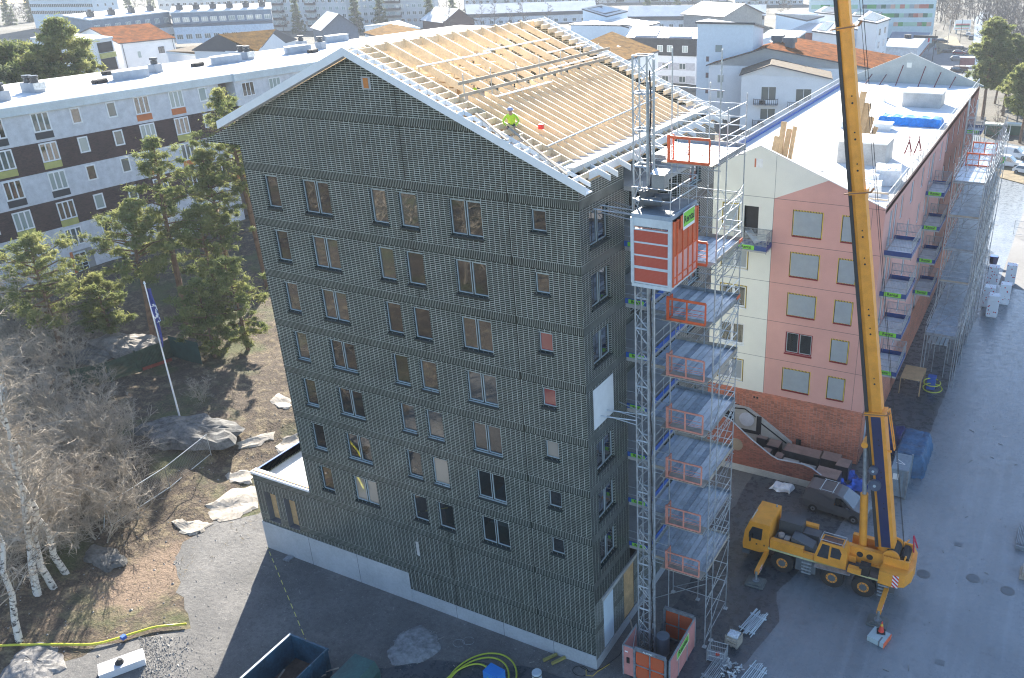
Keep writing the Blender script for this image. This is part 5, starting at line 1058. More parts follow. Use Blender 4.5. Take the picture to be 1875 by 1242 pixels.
# far gable, raw concrete, propped
m = MB(); gp = [(PBX0-.4,PBY1,20.21),(PBX0-.4,PBY1,20.5),(-.15,PBY1,23.9),(PBX1+.4,PBY1,20.35),(PBX1+.4,PBY1,20.21)]
m.poly(gp); m.poly([(x,y-.25,z) for x,y,z in gp][::-1]); n=len(gp)
m.add(gp+[(x,y-.25,z) for x,y,z in gp], [(i,(i+1)%n,n+(i+1)%n,n+i) for i in range(n)]); m.build('far_gable', mat('raw precast concrete', (.40,.42,.40), .85, .1, .6, 6), PB)
q = atY(1665,119.5,PBY1-.26); m = MB(); m.box(q[0]-.3,q[0]+.3,PBY1-.27,PBY1-.255,q[2]-.3,q[2]+.3); m.build('gable_hatch', CREAM, PB)
for (px, py, qx, qy) in ((1597,136,1591,155),(1623,137,1618,155),(1654,120,1642,159),(1695,122,1684,161),(1723,133,1716,161),(1750,141,1744,161)):
    a = atY(px, py, PBY1-.3); b = at(qx, qy, 20.22); tag(MB().tube(a, (a[0]-.3, PBY1-2.6, 20.22), .06, 6).build('tilt_prop', mat('oxide red prop', (.16,.02,.03), .6), None), 'dark red tilted prop bracing the raw concrete far gable', 'prop', 'red props behind the far gable')
# roof furniture
def onroof(name, label, cat, x0, x1, y0, y1, h, mt, lid=None):
    t = thing(name, label, cat, ((x0+x1)/2,(y0+y1)/2,20.2)); m = MB(); m.box(x0,x1,y0,y1,20.2,20.2+h); m.build('curb', mt, t)
    m = MB(); m.box(x0-.08,x1+.08,y0-.08,y1+.08,20.2+h,20.2+h+.1); m.build('lid', lid or RSL, t); return t
onroof('roof_shaft', 'large square concrete shaft on the pale roof behind the crane boom', 'roof shaft', 2.05,5.9,39.6,43.0,1.75,CONC); onroof('roof_shaft', 'long low concrete shaft on the pale roof near the far gable', 'roof shaft', 2.2,6.2,68.2,71.6,1.5,CONC)
onroof('skylight', 'flat glazed skylight on the roof slab, left of the other', 'skylight', -1.1,1.0,54.0,55.4,.55,METALR); onroof('skylight', 'flat glazed skylight half hidden by the crane boom', 'skylight', 2.0,3.6,54.3,55.6,.55,METALR)
t = thing('vent_pipe', 'slim white vent pipe standing on the roof slab', 'pipe', (-.13,70.6,20.2)); m = MB(); m.cyl(-.13,70.6,20.2,21.9,.22,12); m.build('pipe', WHITE, t); m = MB(); m.cyl(-.13,70.6,21.9,22.02,.27,12); m.build('cap', WHITE, t)
drape(1.9,7.6,57.6,59.6,.75,26,TARP,'roof_tarpaulin','crumpled bright blue tarpaulin lying across the pale roof','tarpaulin',.6,9,0,20.2)
for (px, py, s, l) in ((1590,330,1.0,'white wrapped package nearest the boom on the pale roof'),(1625,325,1.2,'white wrapped package right of the others at the roof edge'),(1597,345,.8,'low white wrapped package closest to the gable on the pale roof')):
    q = at(px, py, 20.6); drape(q[0]-s*.8,q[0]+s*.8,q[1]-s,q[1]+s,s*1.0,12,PLASTIC,'wrapped_package',l,'package',.12,int(px)%9,.15,20.2)
def timber_stack(px, py, x, y, n, hs, ws, lean, label):
    t = thing('timber_pack', label, 'timber', (x,y,20.2)); 
    for i in range(n): m = MB(); xx = x+i*.42; m.bar((xx,y+.2*i,20.2),(xx+lean,y+.6+.2*i,20.2+hs[i]),ws[i],.35,(0,1,0)); m.build('board_pack', mat('glulam', (.50,.33,.17), .7, .15, 1.5, 9), t)
    return t
timber_stack(0,0,-2.9,38.0,4,(2.0,3.2,2.6,2.8),(.5,.4,.4,.3),.15,'upright timber packs and ply sheets standing near the roof gable'); timber_stack(0,0,1.75,46.8,4,(4.6,3.6,2.4,1.5),(.5,.6,.5,.4),.4,'leaning glulam timbers standing just right of the crane boom')
m = MB(); m.bar((2.2,44.8,20.25),(4.2,47.6,20.35),.5,.12); one(m, 'lying_board', METALR, 'pale board lying on the roof at the foot of the leaning timbers', 'board')
for x, y, l in ((6.9,44.6,'dark red trestle left of its twin near the roof edge'),(7.6,45.2,'dark red trestle nearest the roof edge')):
    m = MB()
    for s in (-1,1):
        for u in (-.3,.3): m.tube((x+u,y+s*.4,20.2),(x,y,21.3),.03); m.tube((x+u,y+s*.4,20.2),(x-u*.2,y-s*.05,21.8),.03)
    m.tube((x-.3,y-.4,20.5),(x+.3,y+.4,20.5),.03); one(m, 'trestle', mat('oxide red prop', (.16,.02,.03)), l, 'trestle')
# frame trestle near the packs
m = MB()
for z in (.9,.45): m.tube((-.5,45.5,20.2+z),(3.4,46.3,20.2+z),.03)
for x in (-.3,1.5,3.2): m.tube((x,45.6+.1*x,20.2),(x,45.6+.1*x,21.2),.03); 
m.tube((1,37,20.2),(1.3,37.2,21.5),.03); m.tube((.6,36.6,20.2),(2.2,36.0,20.25),.03); one(m, 'pipe_frame', GALVD, 'thin pipe frame standing on the roof left of the big concrete shaft', 'frame')
# edge protection of the roof slab: boards and posts
for nm, x, lab in (('edge_rail', PBX0+.1, 'blue toe board and rail along the left edge of the pale roof'), ('edge_rail', PBX1-.05, 'guard rail with posts along the street edge of the pale roof')):
    t = thing(nm, lab, 'guard rail', (x,56,20.2)); m = MB(); m.box(x-.03,x+.03,Y0+.5,PBY1-1,20.21,20.75 if x < 0 else 20.40); m.build('toe_board', BLUE if x < 0 else OLDWOOD, t); m = MB()
    for i in range(24): y = Y0+.8+i*2.45; m.tube((x,y,20.2),(x,y,21.35),.025)
    m.build('posts', GALV, t)
    m = MB()
    for h in (.6,1.1): m.tube((x,Y0+.8,20.2+h),(x,Y0+.8+23*2.45,20.2+h),.02)
    m.box(x-.02,x+.02,Y0+.8,Y0+.8+23*2.45,21.31,21.34); m.build('rails', GALV, t); m = MB(); m.box(x+.04,x+.045,Y0+.8,Y0+.8+23*2.45,20.42,21.25); m.build('net', WIRE, t)
m = MB(); m.box(4.2,8.3,Y0+1.6,Y0+1.7,20.9,21.02); m.box(4.2,8.3,Y0+1.6,Y0+1.7,20.45,20.55); m.tube((6.9,Y0+1.7,20.2),(6.9,Y0+1.7,21.3),.03); m.tube((4.4,Y0+1.7,20.2),(4.4,Y0+1.7,21.3),.03); one(m, 'timber_rail', OLDWOOD, 'short timber rail across the roof corner above the pink gable', 'guard rail')
# balcony decks on the street side and on the gable, with nets and hire signs
def net_balcony(x0, x1, y0, y1, z, par, sign=True, front='y'):
    m = MB(); m.box(x0,x1,y0,y1,z-.15,z); b = m.build('balcony', CONC, par)
    m = MB(); m.box(x0+.05,x1-.08,y0+.1,y1-.1,z+.002,z+.04); m.build('protective_sheet', PLASTIC, b)
    m = MB(); m.box(x0,x1,y0-.03,y0,z,z+.34); m.box(x0,x1,y1,y1+.03,z,z+.34); m.box(x1,x1+.03,y0-.03,y1+.03,z,z+.34); m.each('toe_board', mat('navy toe board', (.02,.06,.22), .5, .15), b)
    m = MB()
    for x, y in ((x0+.1,y0),(x1,y0),(x1,(y0+y1)/2),(x1,y1),(x0+.1,y1)): m.tube((x,y,z-.2),(x,y,z+1.3),.022)
    for h in (.7,1.25): m.tube((x0+.1,y0,z+h),(x1,y0,z+h),.02); m.tube((x1,y0,z+h),(x1,y1,z+h),.02); m.tube((x0+.1,y1,z+h),(x1,y1,z+h),.02)
    m.build('guard_rail', GALVD, b); m = MB(); m.box(x0+.1,x1,y0-.006,y0,z+.43,z+1.25); m.box(x1,x1+.006,y0,y1,z+.43,z+1.25); m.box(x0+.1,x1,y1,y1+.006,z+.43,z+1.25); m.build('guard_net', WIRE, b)
    if sign: rental(b, ((x0+x1)/2, y0-.045, z+.2), (1,0,0), (0,0,1), min(1.2,(x1-x0)*.7), .32)
for i, z in enumerate((16.65,13.55,10.45,7.35)):
    net_balcony(PBX1, 10.3, 28.4, 32.2, z, PB, i in (1,2,3)); net_balcony(PBX1, 10.0, 47.0, 51.2, z-.35, PB, True)
net_balcony(-2.3, .65, 25.75, 26.98, 16.62, PB, True)
net_balcony(PBX1, 10.2, 74.5, 78, 16.65, PB, True)
# ---- long street scaffold in front of the dark red half ----
LS = thing('street_scaffold', 'long multi level scaffold along the street side of the pink building', 'scaffold', (11.8, 56, 0))
LX0, LX1, LY0, LY1 = 10.45, 13.05, 43.0, 69.0
lv = [17.3,14.2,11.1,8.0,4.9]
for i in range(11):
    y = LY0+2.6*i
    for x in (LX0, LX1, LX1+.35 if i % 2 == 0 else LX0+.75): m = MB(); m.tube((x,y,0),(x,y,19.0 if y > 47 else 5.6),.034); m.build('standard', GALV, LS)
for k, z in enumerate(lv):
    y0 = 48.6 if k < 4 else 43.0
    for j in range(int((LY1-y0)/2.6)):
        m = MB()
        for i in range(8): m.box(LX0+i*.325,LX0+i*.325+.31,y0+2.6*j,y0+2.6*j+2.58,z-.06,z)
        m.build('deck', DECK, LS)
    for h in (.5, 1.05): m = MB(); m.tube((LX1,y0,z+h),(LX1,LY1,z+h),.028); m.tube((LX1+.35,y0,z+h-.2),(LX1+.35,LY1,z+h-.2),.024); m.tube((LX0,y0,z+h),(LX1,y0,z+h),.024); m.tube((LX0,y0,z+h),(LX0,y0+12,z+h),.024); m.build('guard_rail', GALV, LS)
    m = MB(); m.box(LX1+.04,LX1+.07,y0,LY1,z,z+.16); m.box(LX0,LX1,y0-.04,y0-.01,z-.02,z+.16); m.build('toe_board', OLDWOOD if k % 2 else GALVD, LS)
    m = MB()
    for j in range(int((LY1-y0)/2.6)): y = y0+2.6*j; m.tube((LX1+.05,y,z),(LX1+.05,y+2.6,z+2.9),.02); m.tube((LX0,y,z-.12),(LX1+.35,y,z-.12),.024)
    for j in (0, 2, 4): y = y0+2.6*j; m.tube((LX0,y,z+.1),(LX1,y,z+2.8),.02)
    m.build('diagonal_brace', GALVD, LS)
    m = MB()
    for j in range(int((LY1-y0)/1.3)): y = y0+1.3*j; m.tube((LX1,y,z),(LX1,y,z+2.9),.016); m.tube((LX1+.35,y,z+(1.4 if j%2 else 0)),(LX1+.35,y+1.3,z+(0 if j%2 else 1.4)),.016)
    m.tube((LX0,y0,z+2.1),(LX1,y0,z+2.1),.02); m.tube((LX0+.7,y0,z),(LX0+.7,LY1,z),.02); m.build('lattice_beam', GALVD, LS)
for y, z in ((55.2,17.3),(60.4,17.3)):
    g_ = MB()
    for zz in (z+.1,z+1.2): g_.bar((10.7,y,zz),(12.9,y,zz),.08,.13)
    for xx in (10.7,11.8,12.9): g_.bar((xx,y,z),(xx,y,z+1.3),.1,.1,(0,1,0))
    g_.tube((10.7,y,z+.6),(12.9,y,z+.6),.02); g_.build('landing_gate', ORANGE, LS)
for i, (x, y) in enumerate(((9.6,66.8),)):
    t = thing('hoist_mast', 'far lattice hoist mast standing against the dark red brick', 'mast', (x,y,0)); m = MB(); cc = [(x-.4,y-.4),(x+.4,y-.4),(x+.4,y+.4),(x-.4,y+.4)]
    for q in cc: m.tube((*q,0),(*q,21.6),.05)
    m.build('mast_tube', GALV, t); m = MB()
    for k in range(14):
        z0 = .2+1.5*k
        for j in range(4): a, b = cc[j], cc[(j+1)%4]; m.tube((*a,z0),(*b,z0),.03); m.tube((*a,z0),(*b,z0+1.45),.025)
    m.build('mast_lattice', GALV, t)
q = at(1700,640); t = thing('work_table', 'scaffold work platform with white boards under the street scaffold', 'platform', (11.0,46.5,0)); m = MB(); 
for i in range(5): m.box(10.6+.35*i,10.85+.35*i,44.9,48.0,3.2,3.26)
m.build('boards', METALR, t); m = MB()
for x in (10.5,12.3):
    for y in (44.9,48.0): m.tube((x,y,0),(x,y,4.2),.03)
m.build('legs', GALV, t)
one(MB().box(9.2,11.0,40.2,43.0,1.5,1.56).box(9.2,9.26,40.2,40.3,0,1.5).box(10.9,11.0,40.2,40.3,0,1.5).box(9.2,9.26,42.9,43.0,0,1.5).box(10.9,11.0,42.9,43.0,0,1.5), 'ply_table', PLY, 'plywood topped table beside the street scaffold', 'table')
m = MB(); m.path(loop(11.9,41.2,.8,.9,0,6.2,.6), .05, 6); m.path(loop(11.8,41.3,.7,.8,1,6.9,1.1), .05, 6); one(m, 'hose_coil', HOSE, 'yellow hose coiled at the foot of the street scaffold', 'hose')
m = MB(); m.box(11.3,12.0,42.0,42.7,0,1.2); one(m, 'blue_pump', BLUE, 'small blue pump housing beside the coiled yellow hose under the scaffold', 'pump')
q = at(1780,600); m = MB(); m.bar((q[0]-.6,q[1],0.02),(q[0]-1.0,q[1],2.2),.06,1.2,(0,1,0)); one(m, 'leaning_sheet', METALR, 'pale sheet leaning on the outside of the street scaffold', 'sheet')
# site fence and far side of the road
for i, (px, py) in enumerate(((1855,430),(1835,425))):
    q = at(px, py); m = MB(); 
    for z in (.15,1.1,2.0): m.tube((q[0],q[1],z),(q[0]+3.2,q[1]-.4,z),.03)
    for x in (0,3.2): m.tube((q[0]+x,q[1]-.125*x,0),(q[0]+x,q[1]-.125*x,2.0),.035)
    for k in range(22): x = .15*k; m.tube((q[0]+x,q[1]-.125*x,.15),(q[0]+x,q[1]-.125*x,2.0),.008,4)
    if i == 0: one(m, 'fence_panel', GALV, 'galvanised mesh fence panel on the sunlit road by the right edge', 'fence')
q = at(1862,980); m = MB(); m.box(q[0],q[0]+1.6,q[1]-1.6,q[1]+1.0,.1,.2)
for i in range(7): m.tube((q[0]+.1*i,q[1]-1.4,.3),(q[0]+.1*i+.1,q[1]+1.2,.35),.035)
m.box(q[0],q[0]+1.6,q[1]-1.65,q[1]-1.6,.0,.3); one(m, 'tube_pallet', GALVD, 'pallet of metal parts cut by the right edge of the picture', 'pallet')
q = at(1867,1050); one(MB().box(q[0],q[0]+1.5,q[1]-.6,q[1]+.6,0,.18).box(q[0]+.1,q[0]+1.4,q[1]-.5,q[1]+.5,.181,.5), 'parts_pallet', OLDWOOD, 'low wooden pallet at the right edge below the metal parts', 'pallet')

# ---------------- people ----------------
def person(loc, rz_, pose, jacket, trousers, helmet, label, s=1.0, skin=(.45,.27,.19)):
    """joints grown into one skin; clothes are colour zones of that surface by body region, helmet and hair are worn pieces"""
    me = bpy.data.meshes.new('person'); J = pose['J']; names = list(J)
    me.from_pydata([tuple(J[n][:3]) for n in names], [(names.index(a), names.index(b)) for a, b in pose['E']], []); me.update()
    t = thing('person', label, 'person', loc, rz_); t.scale = (s, s, s)
    o = newobj('body', me); o.modifiers.new('skin', 'SKIN'); o.modifiers.new('sub', 'SUBSURF').levels = 1; o.modifiers['sub'].render_levels = 1
    for i, n in enumerate(names): sv = me.skin_vertices[0].data[i]; r = J[n][3]; sv.radius = (r, r); sv.use_root = (n == 'pelvis')
    bpy.context.view_layer.update(); dg = bpy.context.evaluated_depsgraph_get(); m2 = bpy.data.meshes.new_from_object(o.evaluated_get(dg)); bpy.data.objects.remove(o)
    for mm in (jacket, trousers, mat('skin', skin, .6, .06), BLACK): m2.materials.append(mm)
    hp = Vector(J['head'][:3]); zp = J['pelvis'][2]
    P = {n: Vector(J[n][:3]) for n in names}
    for f in m2.polygons:
        c = f.center; n = min(names, key=lambda k: (P[k]-c).length-J[k][3])
        f.material_index = 2 if n in ('head','neck') or n.startswith('hand') or n.startswith('f_') else 3 if n.startswith('foot') or n.startswith('toe') else 1 if n.startswith(('knee','ankle','hip')) or n == 'pelvis' else 0; f.use_smooth = True
    b = newobj('body', m2); b.parent = t
    if helmet:
        m = MB(); c = np.array(hp)
        for i in range(6): a0, a1 = PI/2*i/6, PI/2*(i+1)/6; m.tube(c+np.array((0,0,.02+.13*math.sin(a0))), c+np.array((0,0,.02+.13*math.sin(a1))), .135*math.cos(a0), 14, 0, max(.004,.135*math.cos(a1)), False)
        m.tube(c+np.array((0,0,.015)), c+np.array((0,0,.03)), .16, 14); m.build('helmet', helmet, t, True, world=False)
    else: m = MB(); c = np.array(hp); m.tube(c+np.array((0,.01,.0)), c+np.array((0,.01,.11)), .108, 10, 0, .05); m.build('hair', mat('dark hair', (.03,.02,.015), .8), t, True, world=False)
    m = MB(); c = np.array(hp)   # face: nose, eyes, mouth
    m.add([c+np.array(v) for v in ((-.015,-.10,-.02),(.015,-.10,-.02),(0,-.10,.02),(0,-.125,-.015))], [(0,1,3),(1,2,3),(2,0,3)]); m.build('nose', mat('skin', skin), t, world=False)
    m = MB(); 
    for sx in (-.035,.035): m.box(c[0]+sx-.012,c[0]+sx+.012,c[1]-.103,c[1]-.094,c[2]+.01,c[2]+.022)
    m.box(c[0]-.022,c[0]+.022,c[1]-.101,c[1]-.092,c[2]-.055,c[2]-.047); m.build('eyes_and_mouth', BLACK, t, world=False)
    return t
def std_pose(kneel=False, bend=0.0, stride=.0, arms='down'):
    J = {}; z0 = .50 if kneel else .93
    J['pelvis'] = (0,0,z0,.135); J['waist'] = (0,-.05*bend,z0+.17,.125); J['chest'] = (0,-.22*bend,z0+.38,.145); J['neck'] = (0,-.34*bend,z0+.54,.06); J['head'] = (0,-.42*bend-.02,z0+.68,.105)
    for s, n in ((-1,'l'),(1,'r')):
        J['hip'+n] = (s*.09,0,z0-.05,.10)
        if kneel: J['knee'+n] = (s*.15,-.38 if s < 0 else -.15,.46 if s < 0 else .10,.075); J['ankle'+n] = (s*.15,-.36 if s < 0 else .28,.08 if s < 0 else .08,.05); J['foot'+n] = (s*.15,-.50 if s < 0 else .36,.04,.045)
        else: J['knee'+n] = (s*.10,-.03+s*stride*.5,.50,.07); J['ankle'+n] = (s*.11,s*stride,.09,.05); J['foot'+n] = (s*.12,s*stride-.14,.04,.045)
        J['sho'+n] = (s*.19,-.24*bend,z0+.44,.065)
        if arms == 'down': J['elb'+n] = (s*.27,-.02,z0+.18,.048); J['wr'+n] = (s*.27,-.10,z0-.05,.035); J['hand'+n] = (s*.27,-.12,z0-.14,.035); fb = (s*.27,-.13,z0-.2)
        else: J['elb'+n] = (s*.34,-.38*bend-.08,z0+.24,.048); J['wr'+n] = (s*.22,-.52*bend-.12,z0+.10,.035); J['hand'+n] = (s*.18,-.56*bend-.16,z0+.04,.034); fb = (s*.17,-.60*bend-.2,z0-.02)
        for i in range(4): J['f_%s%d' % (n, i)] = (fb[0]+(i-1.5)*.02, fb[1], fb[2]-.005*(i % 2), .009)
        J['f_%st' % n] = (fb[0]-s*.05, fb[1]-.0, fb[2]+.045, .01)
    E = [('pelvis','waist'),('waist','chest'),('chest','neck'),('neck','head')]
    for n in 'lr': E += [('pelvis','hip'+n),('hip'+n,'knee'+n),('knee'+n,'ankle'+n),('ankle'+n,'foot'+n),('chest','sho'+n),('sho'+n,'elb'+n),('elb'+n,'wr'+n),('wr'+n,'hand'+n)]+[('hand'+n,'f_%s%d' % (n, i)) for i in range(4)]+[('hand'+n,'f_%st' % n)]
    return {'J': J, 'E': E}
HIVIS = mat('hi vis yellow', (.50,.75,.05), .6, .15); WORKT = mat('dark work trousers', (.03,.045,.07), .8)
person((-4.1,1.40,29.12), .5, std_pose(True, .9, arms='work'), HIVIS, WORKT, mat('white helmet', (.35,.38,.55), .4), 'kneeling roof worker in a yellow jacket and white helmet on the rafters', 1.05)
q = at(902,120,29.3); person((-12.2,9.6,28.3), 1.2, std_pose(False, .6, arms='work'), HIVIS, WORKT, mat('navy helmet', (.05,.07,.15), .4), 'bending worker in a yellow jacket deep inside the attic between the rafters')
q = (-3.2,1.55); m = MB(); m.box(q[0],q[0]+.22,q[1]+.6,q[1]+.75,rz(q[0])+.0,rz(q[0])+.22); one(m, 'red_bag', mat('red bag', (.7,.03,.03), .6), 'small bright red bag on a rafter beside the kneeling worker', 'bag')
for px, py, c, l in ((1712,96,(.20,.02,.03),'pedestrian in a dark red top crossing the far car park'),(1718,95,(.03,.03,.05),'pedestrian in dark clothes beside the one in red')):
    q = at(px, py); person((q[0],q[1],0), .5, std_pose(False, 0, .15), mat('coat %s' % px, c, .8), WORKT, None, l)
# ---------------- foliage and bare trees ----------------
def tubes_np(P0, P1, R0, R1, n=3):
    D = P1-P0; L = np.linalg.norm(D, axis=1, keepdims=True)+1e-9; D = D/L; ref = np.where(np.abs(D[:, 2:3]) > .9, np.array([[1., 0, 0]]), np.array([[0, 0, 1.]]))
    A = np.cross(D, ref); A /= np.linalg.norm(A, axis=1, keepdims=True); B = np.cross(D, A); k = len(P0); V = np.zeros((k, 2*n, 3))
    for i in range(n):
        t = 2*PI*i/n; o = A*math.cos(t)+B*math.sin(t); V[:, i] = P0+o*R0[:, None]; V[:, n+i] = P1+o*R1[:, None]
    f = np.array([(i, (i+1)%n, n+(i+1)%n, n+i) for i in range(n)]); F = (f[None]+(np.arange(k)*2*n)[:, None, None]).reshape(-1, 4)
    return V.reshape(-1, 3), F
def leaf_cloud(C, size, per, rad, rng, flat=.6, up=.35):
    """per small quads scattered in an ellipsoid round every centre"""
    k = len(C)*per; d = rng.normal(size=(k, 3)); d /= np.linalg.norm(d, axis=1, keepdims=True); d *= np.abs(rng.normal(size=(k, 1)))*.62; d[:, 2] *= flat
    P = np.repeat(C, per, 0)+d*np.repeat(rad, per)[:, None]
    N = rng.normal(size=(k, 3)); N[:, 2] += up*2; N /= np.linalg.norm(N, axis=1, keepdims=True); T = np.cross(N, rng.normal(size=(k, 3))); T /= np.linalg.norm(T, axis=1, keepdims=True); B = np.cross(N, T)
    s = size*(.6+.8*rng.random((k, 1))); V = np.stack([P-T*s*1.5-B*s*.16, P+T*s*1.5-B*s*.16, P+T*s*1.3+B*s*.2, P-T*s*1.3+B*s*.2], 1).reshape(-1, 3)
    return V, np.arange(k*4).reshape(-1, 4)
def leafmat(name, lo, hi, hi2):
    n = NT(name); a = n.noise(.45, 3); b = n.noise(3.2, 4, .7); k = n.mix(n.ramp(b, .35, .65), lo, hi); k = n.mix(n.math('MULTIPLY', n.ramp(a, .45, .62), .8), k, hi2)
    n.color(k); n.set('Roughness', .65); n.set('Specular IOR Level', .3)
    try: n.set('Transmission Weight', 0.0); n.set('Subsurface Weight', 0.0)
    except Exception: pass
    # thin leaves let some light through
    tr = n.node('ShaderNodeBsdfTranslucent'); n.link(k, tr.inputs[0]); mx = n.node('ShaderNodeMixShader'); mx.inputs[0].default_value = .5
    out = n.n['Material Output']; n.link(n.b.outputs[0], mx.inputs[1]); n.link(tr.outputs[0], mx.inputs[2]); n.link(mx.outputs[0], out.inputs[0]); return n.m
PINEL = leafmat('pine needles', (.11,.145,.05), (.25,.28,.095), (.33,.33,.12)); SPRL = leafmat('spruce needles', (.06,.085,.045), (.13,.16,.075), (.17,.19,.085))
BARKP = mat('pine bark', (.20,.12,.075), .9, .3, 2, 12); BARKG = mat('grey bark', (.17,.145,.125), .9, .25, 2, 14); TWIG = mat('pale twigs', (.36,.31,.245), .9, .25, 1.2, 8); TWIGB = mat('brown twigs', (.15,.115,.09), .9, .25, .3, 6)
n = NT('birch bark'); P_ = n.pos(); cc = n.node('ShaderNodeCombineXYZ'); n.link(n.math('MULTIPLY', P_[1], 1.6), cc.inputs[0]); n.link(n.math('MULTIPLY', P_[2], 1.6), cc.inputs[1]); n.link(n.math('MULTIPLY', P_[3], 3.2), cc.inputs[2])
n.color(n.mix(n.ramp(n.noise(1.6, 4, .7, cc.outputs[0]), .52, .60), (.62,.58,.52), (.06,.05,.045))); n.set('Roughness', .8); BIRCH = n.m
def pine(H, crown0, R, seed, nl=34, per=34, leaf=.13, lean=0.06, m1=None, mb=None, cone=False, blobs=5, label=None, cat='tree', loc=(0,0,0), name='pine_tree', group=None):
    rng = np.random.default_rng(seed); t = thing(name, label, cat, loc, 0, group); K = 9
    la = rng.uniform(0, 2*PI); tr = [np.array((math.cos(la)*lean*H*(i/K)**1.5+.08*math.sin(i+seed), math.sin(la)*lean*H*(i/K)**1.5, H*.97*i/K)) for i in range(K+1)]
    m = MB(); r0 = .017*H+.05
    for i in range(K): m.tube(tr[i]-np.array((0,0,.3 if i == 0 else 0)), tr[i+1], r0*(1-.85*i/K), 7, 0, r0*(1-.85*(i+1)/K), False)
    def tp(z): f = min(K-.001, max(0, z/(H*.97)*K)); i = int(f); return tr[i]+(tr[i+1]-tr[i])*(f-i)
    P0, P1, A, B, C, Rd = [], [], [], [], [], []
    for i in range(nl):
        u = (i+rng.random()*.8)/nl; z = H*(crown0+(1-crown0)*u); az = i*2.4+rng.uniform(-.5, .5)
        prof = (1-u)**.75*.95+.06 if cone else (math.sin(PI*min(1, u*.82+.18))**.7)*rng.uniform(.55, 1.1); L = R*prof; b = tp(z*.97)
        slope = -.25 if cone else rng.uniform(.05, .5)*(1 if u > .3 else .35); d = np.array((math.cos(az), math.sin(az), slope)); e = b+d*L; mid = b+d*L*.5+np.array((0,0,.06*L))
        P0 += [b, mid]; P1 += [mid, e]; A += [.03+.02*L, .02+.008*L]; B += [.02+.008*L, .012]
        nb = max(2, int(blobs*(.5+L/R)))
        for k in range(nb):
            w_ = (.3 if not cone else .12)+(.75 if not cone else .88)*(k+rng.random()*.6)/nb; c = b+d*L*w_+rng.normal(size=3)*np.array((.16,.16,.07))*L*.9
            C.append(c); Rd.append(rng.uniform(.38, .78)*(.35+.14*R)*(1.2-.5*w_ if cone else 1)); q = b+d*L*max(0,w_-.15); P0.append(q); P1.append(c); A.append(.014); B.append(.008)
    for k in range(4 if not cone else 2): C.append(tp(H*.96)+rng.normal(size=3)*.2); Rd.append(.45)
    V, F = tubes_np(np.array(P0), np.array(P1), np.array(A), np.array(B)); m.arr(V, F); m.build('trunk', mb or BARKP, t, world=False)
    V, F = leaf_cloud(np.array(C), leaf, per, np.array(Rd), rng, .62); m = MB(); m.arr(V, F); m.build('crown', m1 or PINEL, t, world=False); return t
def bare_segments(H, R, seed, nb=22, tw=9, st=4, c0=.25, rt=.012, droop=.0, stems=1, trunk_r=.011, spread=1.0):
    rng = np.random.default_rng(seed); P0, P1, A, B = [], [], [], []; T0, T1, TA, TB = [], [], [], []
    for s in range(stems):
        base = np.array((rng.normal()*.25*(stems > 1), rng.normal()*.25*(stems > 1), -.2)); top = base+np.array((rng.normal()*.09*H*(1+(stems>1)*1.6), rng.normal()*.09*H*(1+(stems>1)*1.6), H*rng.uniform(.85, 1)))
        K = 8; pts = [base+(top-base)*i/K+np.array((rng.normal(), rng.normal(), 0))*.012*H*(i > 0) for i in range(K+1)]; r0 = trunk_r*H+.02
        for i in range(K): T0.append(pts[i]); T1.append(pts[i+1]); TA.append(r0*(1-.88*i/K)); TB.append(r0*(1-.88*(i+1)/K))
        for b in range(nb):
            u = c0+(1-c0)*(b+rng.random())/nb; f = u*K; i = min(K-1, int(f)); q = pts[i]+(pts[i+1]-pts[i])*(f-i); az = rng.uniform(0, 2*PI); L = R*spread*(1.15-u)**.6*rng.uniform(.6, 1.1); el = rng.uniform(.25, .9)
            d = np.array((math.cos(az)*math.cos(el), math.sin(az)*math.cos(el), math.sin(el))); d2 = norm(d+rng.normal(size=3)*.28+np.array((0,0,-droop*.5)))
            m1 = q+d*L*.45; e = m1+d2*L*.55; rb = .006*H*(1.1-u)*.5+rt
            P0 += [q, m1]; P1 += [m1, e]; A += [rb, rb*.7]; B += [rb*.7, rt*.8]
            for k in range(tw):
                w_ = rng.uniform(.2, 1); o = q+(m1-q)*(w_*2) if w_ < .5 else m1+(e-m1)*((w_-.5)*2); dd = norm(d2+rng.normal(size=3)*.65+np.array((0,0,.15-droop))); l2 = L*rng.uniform(.22, .45); te = o+dd*l2
                P0.append(o); P1.append(te); A.append(rt); B.append(rt*.6)
                for j in range(st): v_ = rng.uniform(.15, 1); oo = o+(te-o)*v_; d3 = norm(dd+rng.normal(size=3)*.7+np.array((0,0,-droop))); P0.append(oo); P1.append(oo+d3*l2*rng.uniform(.3,.6)); A.append(rt*.6); B.append(rt*.35)
    return [np.array(x) for x in (P0, P1, A, B, T0, T1, TA, TB)]
def bare_tree(label, loc, H, R, seed, trunkm, twigm, name='bare_tree', group=None, cat='tree', **kw):
    t = thing(name, label, cat, loc, 0, group); S = bare_segments(H, R, seed, **kw)
    V, F = tubes_np(S[4], S[5], S[6], S[7], 7); m = MB(); m.arr(V, F); m.build('trunk', trunkm, t, world=False); V, F = tubes_np(S[0], S[1], S[2], S[3], 3); m = MB(); m.arr(V, F); m.build('crown', twigm, t, world=False); return t
def gz(px, py, z=1.5):
    for _ in range(6): p = at(px, py, z); z = terr(p[0], p[1])
    return (p[0], p[1], z-.05)
def topz(b, py): return min(np.arange(b[2]+1, 60, .1), key=lambda z: abs(proj((b[0], b[1], z))[1]-py))
